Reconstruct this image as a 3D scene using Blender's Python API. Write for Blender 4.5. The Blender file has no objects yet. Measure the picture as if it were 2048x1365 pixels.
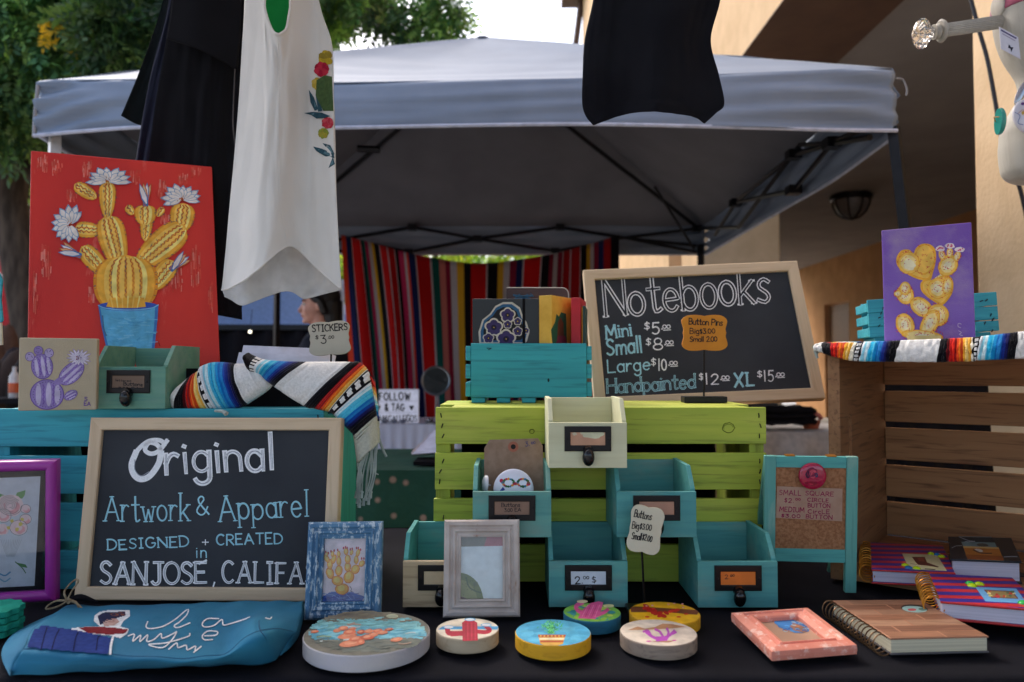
import bpy, math, random
import numpy as np
from mathutils import Vector, Matrix, noise
from mathutils.bvhtree import BVHTree

# ------------------------------------------------------------------ camera, world, sun, exposure
scene = bpy.context.scene
COL = scene.collection
F = 1500.0            # focal length in pixels of a 2048 px wide picture
CZ = 1.09             # camera height
PITCH = math.atan(53.0 / F)
ZT = 0.75             # table top
R = random.Random(7)

cam_data = bpy.data.cameras.new("camera")
cam = bpy.data.objects.new("camera", cam_data)
COL.objects.link(cam)
scene.camera = cam
cam.location = (0, 0, CZ)
cam.rotation_euler = (math.pi / 2 + PITCH, 0, 0)
cam_data.sensor_width = 36
cam_data.lens = 36 * F / 2048
cam_data.clip_start = 0.05
cam_data.clip_end = 400
cam_data.dof.use_dof = True
cam_data.dof.focus_distance = 1.13
cam_data.dof.aperture_fstop = 5.0

SUN_EL, SUN_AZ = math.radians(46), math.radians(325)   # azimuth from +Y, clockwise
world = bpy.data.worlds.new("World")
scene.world = world
world.use_nodes = True
wn = world.node_tree
wn.nodes.clear()
sky = wn.nodes.new("ShaderNodeTexSky")
sky.sky_type = 'NISHITA'
sky.sun_disc = False
sky.sun_elevation = SUN_EL
sky.sun_rotation = SUN_AZ
sky.air_density = 1.0
sky.dust_density = 4.0
sky.ozone_density = 1.2
bg = wn.nodes.new("ShaderNodeBackground")
bg.inputs[1].default_value = 0.15
wo = wn.nodes.new("ShaderNodeOutputWorld")
wn.links.new(sky.outputs[0], bg.inputs[0])
wn.links.new(bg.outputs[0], wo.inputs[0])
sd = bpy.data.lights.new("sun", 'SUN')
sd.energy = 0.5
sd.angle = math.radians(12)
sd.color = (1.0, 0.96, 0.9)
sun = bpy.data.objects.new("sun", sd)
COL.objects.link(sun)
sdir = Vector((math.sin(SUN_AZ) * math.cos(SUN_EL), math.cos(SUN_AZ) * math.cos(SUN_EL), math.sin(SUN_EL)))
sun.rotation_euler = (-sdir).to_track_quat('-Z', 'Y').to_euler()
sun.location = (0, -4, 12)
scene.view_settings.view_transform = 'Standard'
scene.view_settings.look = 'None'
scene.view_settings.gamma = 1
scene.view_settings.exposure = 1.42
scene.view_settings.use_curve_mapping = False
scene.render.engine = 'CYCLES'
scene.cycles.max_bounces = 8
scene.cycles.diffuse_bounces = 5

# ------------------------------------------------------------------ picture point -> place in the world
cp, sp = math.cos(PITCH), math.sin(PITCH)
CAM = Vector((0, 0, CZ))
def ray(px, py):
    x = (px - 1024) / F; u = (682.5 - py) / F
    return Vector((x, cp - u * sp, sp + u * cp))
def P(px, py, Y):
    d = ray(px, py); return CAM + d * (Y / d.y)
def PX(px, py, X):
    d = ray(px, py); return CAM + d * (X / d.x)
def T(px, py, Z=ZT):
    d = ray(px, py); return CAM + d * ((Z - CZ) / d.z)
def proj(p):
    r = p - CAM
    f = r.y * cp + r.z * sp; u = -r.y * sp + r.z * cp
    return (1024 + F * r.x / f, 682.5 - F * u / f)
def S(r, g, b, k=1.0):
    o = []
    for c in (r, g, b):
        c /= 255.0
        c = c / 12.92 if c <= 0.04045 else ((c + 0.055) / 1.055) ** 2.4
        o.append(min(0.9, c * k))
    return (o[0], o[1], o[2], 1)

class Frame:
    def __init__(s, M): s.M = M.copy(); s.I = M.inverted()
    def px(s, x, y, axis=1, val=0.0):
        d = s.I.to_3x3() @ ray(x, y); o = s.I @ CAM
        t = (val - o[axis]) / d[axis]
        return o + d * t
    def loc(s, p): return s.I @ p
def rot(yaw=0, lean=0, roll=0):
    return Matrix.Rotation(math.radians(yaw), 4, 'Z') @ Matrix.Rotation(-math.radians(lean), 4, 'X') @ Matrix.Rotation(math.radians(roll), 4, 'Y')
def at(p, yaw=0, lean=0, roll=0): return Frame(Matrix.Translation(Vector(p)) @ rot(yaw, lean, roll))

def fit(c, Z=None, depth=None, yaw=0, lean=5, wy=0.0, wl=0.0, size=None):
    """pose (origin bottom-centre), width and height of an upright rectangle whose corners TL TR BR BL show at c"""
    d0 = depth or abs((CZ - Z) * F / ((c[2][1] + c[3][1]) / 2 - 735))
    w0 = (abs(c[1][0] - c[0][0])) * d0 / F; h0 = abs(c[3][1] - c[0][1]) * d0 / F
    o0 = P((c[2][0] + c[3][0]) / 2, (c[2][1] + c[3][1]) / 2, d0)
    p = np.array([o0.x, o0.y, o0.z, yaw, lean, 0.0, w0, h0], float)
    def res(p):
        M = Matrix.Translation(Vector(p[:3])) @ rot(p[3], p[4], p[5])
        out = []; zs = []
        for (sx, sz), q in zip(((-.5, 1), (.5, 1), (.5, 0), (-.5, 0)), c):
            wpt = M @ Vector((sx * p[6], 0, sz * p[7]))
            a = proj(wpt); out += [a[0] - q[0], a[1] - q[1]]
            if sz == 0: zs.append(wpt.z)
        if Z is not None: out += [(z - Z) * 6000 for z in zs]
        if depth is not None: out.append((p[1] - depth) * 6000)
        out += [p[5] * .3, (p[3] - yaw) * (wy + .02), (p[4] - lean) * (wl + .02)]
        return np.array(out)
    lam = 1.0; r = res(p); e = r @ r
    for _ in range(80):
        J = np.empty((len(r), 8))
        for i in range(8):
            q = p.copy(); h = 1e-4 if i not in (3, 4, 5) else 1e-2
            q[i] += h; J[:, i] = (res(q) - r) / h
        A = J.T @ J
        st = np.linalg.solve(A + lam * np.diag(np.diag(A) + 1e-6), -J.T @ r)
        r2 = res(p + st); e2 = r2 @ r2
        if e2 < e: p = p + st; r = r2; e = e2; lam = max(1e-6, lam * .4)
        else: lam *= 4
        if lam > 1e8: break
    fr = Frame(Matrix.Translation(Vector(p[:3])) @ rot(p[3], p[4], p[5]))
    fr.w, fr.h = float(p[6]), float(p[7])
    fr.p = p; fr.e = e
    return fr

# ------------------------------------------------------------------ materials
MATS = {}
def mat(name, col, rough=.6, col2=None, scale=30, stretch=(1, 1, 1), amt=(.35, .65), bump=0.0, bscale=None, metal=0, spec=.5, detail=4, grain=None, wear=None, sheen=0):
    if name in MATS: return MATS[name]
    m = bpy.data.materials.new(name); m.use_nodes = True
    nt = m.node_tree; N = nt.nodes; Lk = nt.links
    b = N["Principled BSDF"]
    b.inputs["Roughness"].default_value = rough
    if rough >= .9: spec = .12
    b.inputs["Metallic"].default_value = metal
    b.inputs["Specular IOR Level"].default_value = spec
    if sheen: b.inputs["Sheen Weight"].default_value = sheen
    if col2 is None: col2 = tuple(c * .78 for c in col[:3]) + (1,)
    tc = N.new("ShaderNodeTexCoord"); oi = N.new("ShaderNodeObjectInfo")
    ad = N.new("ShaderNodeVectorMath"); ad.operation = 'ADD'
    ml = N.new("ShaderNodeMath"); ml.operation = 'MULTIPLY'; ml.inputs[1].default_value = 37.0
    Lk.new(oi.outputs["Random"], ml.inputs[0])
    Lk.new(tc.outputs["Object"], ad.inputs[0]); Lk.new(ml.outputs[0], ad.inputs[1])
    mp = N.new("ShaderNodeMapping"); mp.inputs["Scale"].default_value = stretch
    Lk.new(ad.outputs[0], mp.inputs[0])
    nz = N.new("ShaderNodeTexNoise"); nz.inputs["Scale"].default_value = scale; nz.inputs["Detail"].default_value = detail
    Lk.new(mp.outputs[0], nz.inputs[0])
    rp = N.new("ShaderNodeValToRGB")
    rp.color_ramp.elements[0].position = amt[0]; rp.color_ramp.elements[0].color = col
    rp.color_ramp.elements[1].position = amt[1]; rp.color_ramp.elements[1].color = col2
    Lk.new(nz.outputs["Fac"], rp.inputs[0])
    out = rp.outputs[0]
    if grain:      # fine dark lines along the grain: (colour, scale, stretch, strength)
        mp2 = N.new("ShaderNodeMapping"); mp2.inputs["Scale"].default_value = grain[2]
        Lk.new(ad.outputs[0], mp2.inputs[0])
        n2 = N.new("ShaderNodeTexNoise"); n2.inputs["Scale"].default_value = grain[1]; n2.inputs["Detail"].default_value = 5; n2.inputs["Distortion"].default_value = .6
        Lk.new(mp2.outputs[0], n2.inputs[0])
        r2 = N.new("ShaderNodeValToRGB"); r2.color_ramp.elements[0].position = .52; r2.color_ramp.elements[1].position = .68
        Lk.new(n2.outputs["Fac"], r2.inputs[0])
        mu = N.new("ShaderNodeMath"); mu.operation = 'MULTIPLY'; mu.inputs[1].default_value = grain[3]
        Lk.new(r2.outputs[0], mu.inputs[0])
        mx = N.new("ShaderNodeMixRGB"); Lk.new(mu.outputs[0], mx.inputs[0]); Lk.new(out, mx.inputs[1]); mx.inputs[2].default_value = grain[0]
        out = mx.outputs[0]
    if wear:       # rubbed patches of another colour: (colour, scale, lo, hi, stretch)
        mp3 = N.new("ShaderNodeMapping"); mp3.inputs["Scale"].default_value = wear[4] if len(wear) > 4 else (1, 1, 1)
        Lk.new(ad.outputs[0], mp3.inputs[0])
        n3 = N.new("ShaderNodeTexNoise"); n3.inputs["Scale"].default_value = wear[1]; n3.inputs["Detail"].default_value = 6; n3.inputs["Roughness"].default_value = .65
        Lk.new(mp3.outputs[0], n3.inputs[0])
        r3 = N.new("ShaderNodeValToRGB"); r3.color_ramp.elements[0].position = wear[2]; r3.color_ramp.elements[1].position = wear[3]
        Lk.new(n3.outputs["Fac"], r3.inputs[0])
        mx = N.new("ShaderNodeMixRGB"); Lk.new(r3.outputs[0], mx.inputs[0]); Lk.new(out, mx.inputs[1]); mx.inputs[2].default_value = wear[0]
        out = mx.outputs[0]
    Lk.new(out, b.inputs["Base Color"])
    if bump:
        bp = N.new("ShaderNodeBump"); bp.inputs["Strength"].default_value = bump; bp.inputs["Distance"].default_value = .002
        if bscale:
            nb = N.new("ShaderNodeTexNoise"); nb.inputs["Scale"].default_value = bscale; nb.inputs["Detail"].default_value = 3
            Lk.new(ad.outputs[0], nb.inputs[0]); Lk.new(nb.outputs["Fac"], bp.inputs["Height"])
        else: Lk.new(nz.outputs["Fac"], bp.inputs["Height"])
        Lk.new(bp.outputs[0], b.inputs["Normal"])
    MATS[name] = m
    return m

def attr_mat(name, rough=.7, var=.25, scale=120, bump=.1, bscale=400, sheen=0, spec=.3, stretch=(1, 1, 1)):
    """colour comes from the mesh (paint, print, woven yarn); brush and weave variation from noise"""
    m = bpy.data.materials.new(name); m.use_nodes = True
    nt = m.node_tree; N = nt.nodes; Lk = nt.links; b = N["Principled BSDF"]
    b.inputs["Roughness"].default_value = rough; b.inputs["Specular IOR Level"].default_value = spec
    if sheen: b.inputs["Sheen Weight"].default_value = sheen
    a = N.new("ShaderNodeAttribute"); a.attribute_name = "Col"
    tc = N.new("ShaderNodeTexCoord"); mp = N.new("ShaderNodeMapping"); mp.inputs["Scale"].default_value = stretch
    Lk.new(tc.outputs["Object"], mp.inputs[0])
    nz = N.new("ShaderNodeTexNoise"); nz.inputs["Scale"].default_value = scale; nz.inputs["Detail"].default_value = 4
    Lk.new(mp.outputs[0], nz.inputs[0])
    mr = N.new("ShaderNodeMapRange"); mr.inputs[1].default_value = .3; mr.inputs[2].default_value = .7
    mr.inputs[3].default_value = 1 - var; mr.inputs[4].default_value = 1 + var * .4
    Lk.new(nz.outputs["Fac"], mr.inputs[0])
    vm = N.new("ShaderNodeVectorMath"); vm.operation = 'SCALE'
    Lk.new(a.outputs["Color"], vm.inputs[0]); Lk.new(mr.outputs[0], vm.inputs["Scale"])
    Lk.new(vm.outputs[0], b.inputs["Base Color"])
    if bump:
        nb = N.new("ShaderNodeTexNoise"); nb.inputs["Scale"].default_value = bscale
        Lk.new(tc.outputs["Object"], nb.inputs[0])
        bp = N.new("ShaderNodeBump"); bp.inputs["Strength"].default_value = bump; bp.inputs["Distance"].default_value = .001
        Lk.new(nb.outputs["Fac"], bp.inputs["Height"]); Lk.new(bp.outputs[0], b.inputs["Normal"])
    return m
PAINT = attr_mat("artist_paint", .55, .28, 60, .25, 500)
INK = attr_mat("ink_print", .6, .1, 90, 0)
CHALK = attr_mat("chalk_marker", .8, .12, 500, .1)
YARN = attr_mat("woven_yarn", .95, .16, 300, .8, 900, sheen=.15, spec=.05)
CLOTHPRINT = attr_mat("fabric_print", .9, .25, 200, .3, 900, spec=.1)

def glass_mat(name, tint=(1, 1, 1, 1), rough=.02):
    m = bpy.data.materials.new(name); m.use_nodes = True
    N = m.node_tree.nodes; Lk = m.node_tree.links; N.clear()
    o = N.new("ShaderNodeOutputMaterial"); mx = N.new("ShaderNodeMixShader"); t = N.new("ShaderNodeBsdfTransparent"); g = N.new("ShaderNodeBsdfGlossy")
    t.inputs[0].default_value = tint; g.inputs["Roughness"].default_value = rough
    fr = N.new("ShaderNodeFresnel"); fr.inputs[0].default_value = 1.45
    Lk.new(fr.outputs[0], mx.inputs[0]); Lk.new(t.outputs[0], mx.inputs[1]); Lk.new(g.outputs[0], mx.inputs[2]); Lk.new(mx.outputs[0], o.inputs[0])
    return m
PANE = glass_mat("picture_glass")

def wood(name, col, col2, dark, axis=0, bump=.15, wear=None, rough=.65, gs=.7):
    st = [55, 55, 55]; st[axis] = 3.0
    s2 = [1, 1, 1]; s2[axis] = .06
    return mat(name, col, rough, col2, scale=1.0, stretch=tuple(st), amt=(.3, .7), bump=bump, grain=(dark, 150, tuple(s2), gs), wear=wear)

def edge_glass():
    pass

# ------------------------------------------------------------------ mesh builder
class B:
    def __init__(s): s.v = []; s.f = []; s.m = []; s.c = []; s.anyc = False
    def add(s, vs, fs, m=0, c=None):
        n = len(s.v); s.v += [tuple(x) for x in vs]
        for q in fs: s.f.append(tuple(n + i for i in q)); s.m.append(m); s.c.append(c)
        if c is not None: s.anyc = True
    def hexa(s, p, m=0, c=None):   # p: 4 lower then 4 upper points
        s.add(p, [(3, 2, 1, 0), (4, 5, 6, 7), (0, 1, 5, 4), (1, 2, 6, 5), (2, 3, 7, 6), (3, 0, 4, 7)], m, c); return s
    def box(s, x0, x1, y0, y1, z0, z1, m=0, c=None):
        return s.hexa([(x0, y0, z0), (x1, y0, z0), (x1, y1, z0), (x0, y1, z0), (x0, y0, z1), (x1, y0, z1), (x1, y1, z1), (x0, y1, z1)], m, c)
    def prism(s, pts, axis, a, b, m=0, c=None):
        def mk(p, t):
            q = list(p); q.insert(axis, t); return tuple(q)
        n = len(pts)
        s.add([mk(p, a) for p in pts] + [mk(p, b) for p in pts],
              [tuple(range(n - 1, -1, -1)), tuple(range(n, 2 * n))] + [(i, (i + 1) % n, n + (i + 1) % n, n + i) for i in range(n)], m, c); return s
    def tube(s, pts, r, n=8, m=0, c=None, closed=False, cap=True):
        pts = [Vector(p) for p in pts]; k = len(pts)
        rr = r if isinstance(r, (list, tuple)) else [r] * k
        vs = []; up = None
        for i, p in enumerate(pts):
            if closed: t = pts[(i + 1) % k] - pts[i - 1]
            else: t = pts[min(k - 1, i + 1)] - pts[max(0, i - 1)]
            t = t.normalized() if t.length > 1e-9 else Vector((0, 0, 1))
            if up is None:
                up = Vector((0, 0, 1)) if abs(t.z) < .9 else Vector((1, 0, 0))
            a = t.cross(up); a = a.normalized() if a.length > 1e-6 else t.orthogonal().normalized()
            bb = a.cross(t).normalized(); up = bb
            for j in range(n):
                th = 2 * math.pi * j / n
                vs.append(p + (a * math.cos(th) + bb * math.sin(th)) * rr[i])
        fs = []
        for i in range(k if closed else k - 1):
            for j in range(n):
                i2 = (i + 1) % k
                fs.append((i * n + j, i * n + (j + 1) % n, i2 * n + (j + 1) % n, i2 * n + j))
        if cap and not closed:
            fs.append(tuple(range(n - 1, -1, -1))); fs.append(tuple((k - 1) * n + j for j in range(n)))
        s.add(vs, fs, m, c); return s
    def lathe(s, prof, o=(0, 0, 0), n=32, m=0, c=None, M=None, cap=True):
        vs = []; k = len(prof)
        for (r, z) in prof:
            for j in range(n):
                a = 2 * math.pi * j / n
                q = Vector((r * math.cos(a), r * math.sin(a), z))
                if M is not None: q = M @ q
                vs.append(q + Vector(o))
        fs = [(i * n + j, i * n + (j + 1) % n, (i + 1) * n + (j + 1) % n, (i + 1) * n + j) for i in range(k - 1) for j in range(n)]
        if cap and prof[0][0] > 1e-6: fs.append(tuple(range(n - 1, -1, -1)))
        if cap and prof[-1][0] > 1e-6: fs.append(tuple((k - 1) * n + j for j in range(n)))
        s.add(vs, fs, m, c); return s
    def ball(s, o, rx, ry=None, rz=None, n=20, m=0, c=None, M=None):
        ry = ry or rx; rz = rz or rx
        k = max(8, n // 2)
        vs = []
        for i in range(k + 1):
            ph = math.pi * i / k
            for j in range(n):
                a = 2 * math.pi * j / n
                q = Vector((rx * math.sin(ph) * math.cos(a), ry * math.sin(ph) * math.sin(a), -rz * math.cos(ph)))
                if M is not None: q = M @ q
                vs.append(q + Vector(o))
        fs = [(i * n + j, i * n + (j + 1) % n, (i + 1) * n + (j + 1) % n, (i + 1) * n + j) for i in range(k) for j in range(n)]
        s.add(vs, fs, m, c); return s
    def grid(s, G, m=0, colfn=None):
        a, b = len(G), len(G[0]); n = len(s.v)
        s.v += [tuple(p) for r in G for p in r]
        for i in range(a - 1):
            for j in range(b - 1):
                s.f.append((n + i * b + j, n + i * b + j + 1, n + (i + 1) * b + j + 1, n + (i + 1) * b + j))
                s.m.append(m); s.c.append(colfn((i + .5) / (a - 1), (j + .5) / (b - 1), i, j) if colfn else None)
        if colfn: s.anyc = True
        return s
    def ringsweep(s, w, h, prof, m=0, x0=0, z0=0, sides=None):
        """moulding round a w x h rectangle centred on x0, from z0 up; prof: (inset, y)"""
        rings = []
        for d, y in prof:
            rings.append([(x0 - w / 2 + d, y, z0 + d), (x0 + w / 2 - d, y, z0 + d), (x0 + w / 2 - d, y, z0 + h - d), (x0 - w / 2 + d, y, z0 + h - d)])
        for sd in (sides if sides is not None else range(4)):
            vs = []; 
            for rg in rings: vs += [rg[sd], rg[(sd + 1) % 4]]
            k = len(rings)
            s.add(vs, [(2 * i, 2 * i + 1, 2 * ((i + 1) % k) + 1, 2 * ((i + 1) % k)) for i in range(k)] + ([tuple(2 * i for i in range(k)), tuple(2 * i + 1 for i in range(k - 1, -1, -1))] if sides is not None else []), m)
        return s
    def make(s, name, mats, parent=None, smooth=False, bevel=0, solid=0, kind=None, label=None, ang=35, M=None):
        if not isinstance(mats, (list, tuple)): mats = [mats]
        me = bpy.data.meshes.new(name)
        me.from_pydata(s.v, [], s.f)
        for q in mats: me.materials.append(q)
        if len(mats) > 1: me.polygons.foreach_set("material_index", s.m)
        if s.anyc:
            at_ = me.color_attributes.new("Col", 'FLOAT_COLOR', 'CORNER')
            cols = np.ones((len(me.loops), 4), np.float32)
            i = 0
            for q, c in zip(s.f, s.c):
                cols[i:i + len(q)] = c if c is not None else (1, 1, 1, 1); i += len(q)
            at_.data.foreach_set("color", cols.ravel())
        me.update()
        o = bpy.data.objects.new(name, me); COL.objects.link(o)
        if parent: o.parent = parent
        if M is not None: o.matrix_world = M
        if smooth:
            me.polygons.foreach_set("use_smooth", [True] * len(me.polygons))
            if ang < 180:
                try: me.set_sharp_from_angle(angle=math.radians(ang))
                except Exception: pass
        if solid:
            q = o.modifiers.new("thickness", 'SOLIDIFY'); q.thickness = solid; q.offset = 0
        if bevel:
            q = o.modifiers.new("bevel", 'BEVEL'); q.width = bevel; q.segments = 2; q.limit_method = 'ANGLE'
        if kind: o["kind"] = kind
        if label: o["label"] = label
        return o

def thing(name, label, cat, fr=None, group=None):
    o = bpy.data.objects.new(name, None); COL.objects.link(o)
    o.empty_display_size = .05
    if fr is not None: o.matrix_world = fr.M
    o["label"] = label; o["category"] = cat
    if group: o["group"] = group
    return o
def tag(o, label, cat, group=None):
    o["label"] = label; o["category"] = cat
    if group: o["group"] = group
    return o
def struct(name, b, m, smooth=False):
    return b.make(name, m, kind='structure', smooth=smooth)

def crom(pts, n):
    """n points on a smooth curve through pts"""
    pts = [Vector(p) for p in pts]; k = len(pts)
    if k == 2: return [pts[0].lerp(pts[1], i / (n - 1)) for i in range(n)]
    out = []
    for i in range(n):
        t = i / (n - 1) * (k - 1); j = min(int(t), k - 2); u = t - j
        p0, p1, p2, p3 = pts[max(0, j - 1)], pts[j], pts[j + 1], pts[min(k - 1, j + 2)]
        if j == 0: p0 = p1 * 2 - p2
        if j == k - 2: p3 = p2 * 2 - p1
        out.append(.5 * ((2 * p1) + (p2 - p0) * u + (2 * p0 - 5 * p1 + 4 * p2 - p3) * u * u + (3 * p1 - p0 - 3 * p2 + p3) * u ** 3))
    return out
def surf(ctrl, nu, nv):
    rows = [crom(r, nv) for r in ctrl]
    colz = [crom([rows[i][j] for i in range(len(rows))], nu) for j in range(nv)]
    return [[colz[j][i] for j in range(nv)] for i in range(nu)]

# ------------------------------------------------------------------ flat paint, print and lettering laid on a surface
class Art:
    def __init__(s, hit, out, step=2.2e-6):
        s.hit = hit; s.out = Vector(out); s.b = B(); s.k = 20; s.step = min(step, 2.2e-6)
    @classmethod
    def plane(cls, fr, axis=1, val=0.0, step=2.2e-6):
        o = [0, 0, 0]; o[axis] = -1 if axis == 1 else 1
        return cls(lambda x, y: fr.px(x, y, axis, val), o, step)
    @classmethod
    def on(cls, fr, b, off=.0004, step=1e-5):
        W = [fr.M @ Vector(v) for v in b.v]
        bv = BVHTree.FromPolygons(W, b.f)
        def hit(x, y):
            d = ray(x, y).normalized()
            l, n, i, ds = bv.ray_cast(CAM, d)
            if l is None:
                return None
            return fr.I @ (l - d * off)
        a = cls(hit, (0, 0, 0), 1e-6)
        a.d = True
        return a
    def pts(s, P_):
        s.k += 1; o = s.out * (s.k * s.step)
        r = []
        for x, y in P_:
            h = s.hit(x, y)
            if h is None: return None
            r.append(h + o)
        return r
    def poly(s, P_, c):
        v = s.pts(P_)
        if v and len(v) > 2: s.b.add(v, [tuple(range(len(v)))], 0, c)
    def ell(s, cx, cy, rx, ry, c, rot_=0, n=20, a0=0, a1=360, wob=0):
        ca, sa = math.cos(math.radians(rot_)), math.sin(math.radians(rot_))
        q = []
        for i in range(n if a1 - a0 >= 360 else n + 1):
            a = math.radians(a0 + (a1 - a0) * i / n); k = 1 + (R.uniform(-wob, wob) if wob else 0)
            x, y = rx * k * math.cos(a), ry * k * math.sin(a)
            q.append((cx + x * ca - y * sa, cy + x * sa + y * ca))
        s.poly(q, c)
    def line(s, P_, w, c, smooth=True, closed=False, seg=5):
        P_ = [Vector((x, y)) for x, y in P_]
        if closed: P_ = P_ + [P_[0]]
        if smooth and len(P_) > 2: P_ = crom(P_, (len(P_) - 1) * seg + 1)
        elif len(P_) == 2 and (P_[1] - P_[0]).length > 6 * (w[0] if isinstance(w, (list, tuple)) else w): P_ = crom(P_, 4)
        L_, R_ = [], []
        k = len(P_); ww = w if isinstance(w, (list, tuple)) else None
        for i, p in enumerate(P_):
            t = P_[min(k - 1, i + 1)] - P_[max(0, i - 1)]
            if t.length < 1e-6: t = Vector((1, 0))
            t.normalize(); nrm = Vector((-t.y, t.x))
            wi = (ww[0] + (ww[1] - ww[0]) * i / (k - 1)) if ww else w
            e = t * (wi * .35) * (-1 if i == 0 else 1 if i == k - 1 else 0)
            L_.append(p + e + nrm * wi / 2); R_.append(p + e - nrm * wi / 2)
        v = s.pts(L_ + R_)
        if not v: return
        s.b.add(v, [(i, i + 1, k + i + 1, k + i) for i in range(k - 1)], 0, c)
    def done(s, name, parent, m=None, label=None):
        o = s.b.make(name, m or PAINT, parent)
        if label: o["label"] = label
        return o

def arc(cx, cy, rx, ry, a0, a1, n=9):
    return [(cx + rx * math.cos(math.radians(a0 + (a1 - a0) * i / n)), cy + ry * math.sin(math.radians(a0 + (a1 - a0) * i / n))) for i in range(n + 1)]
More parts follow.
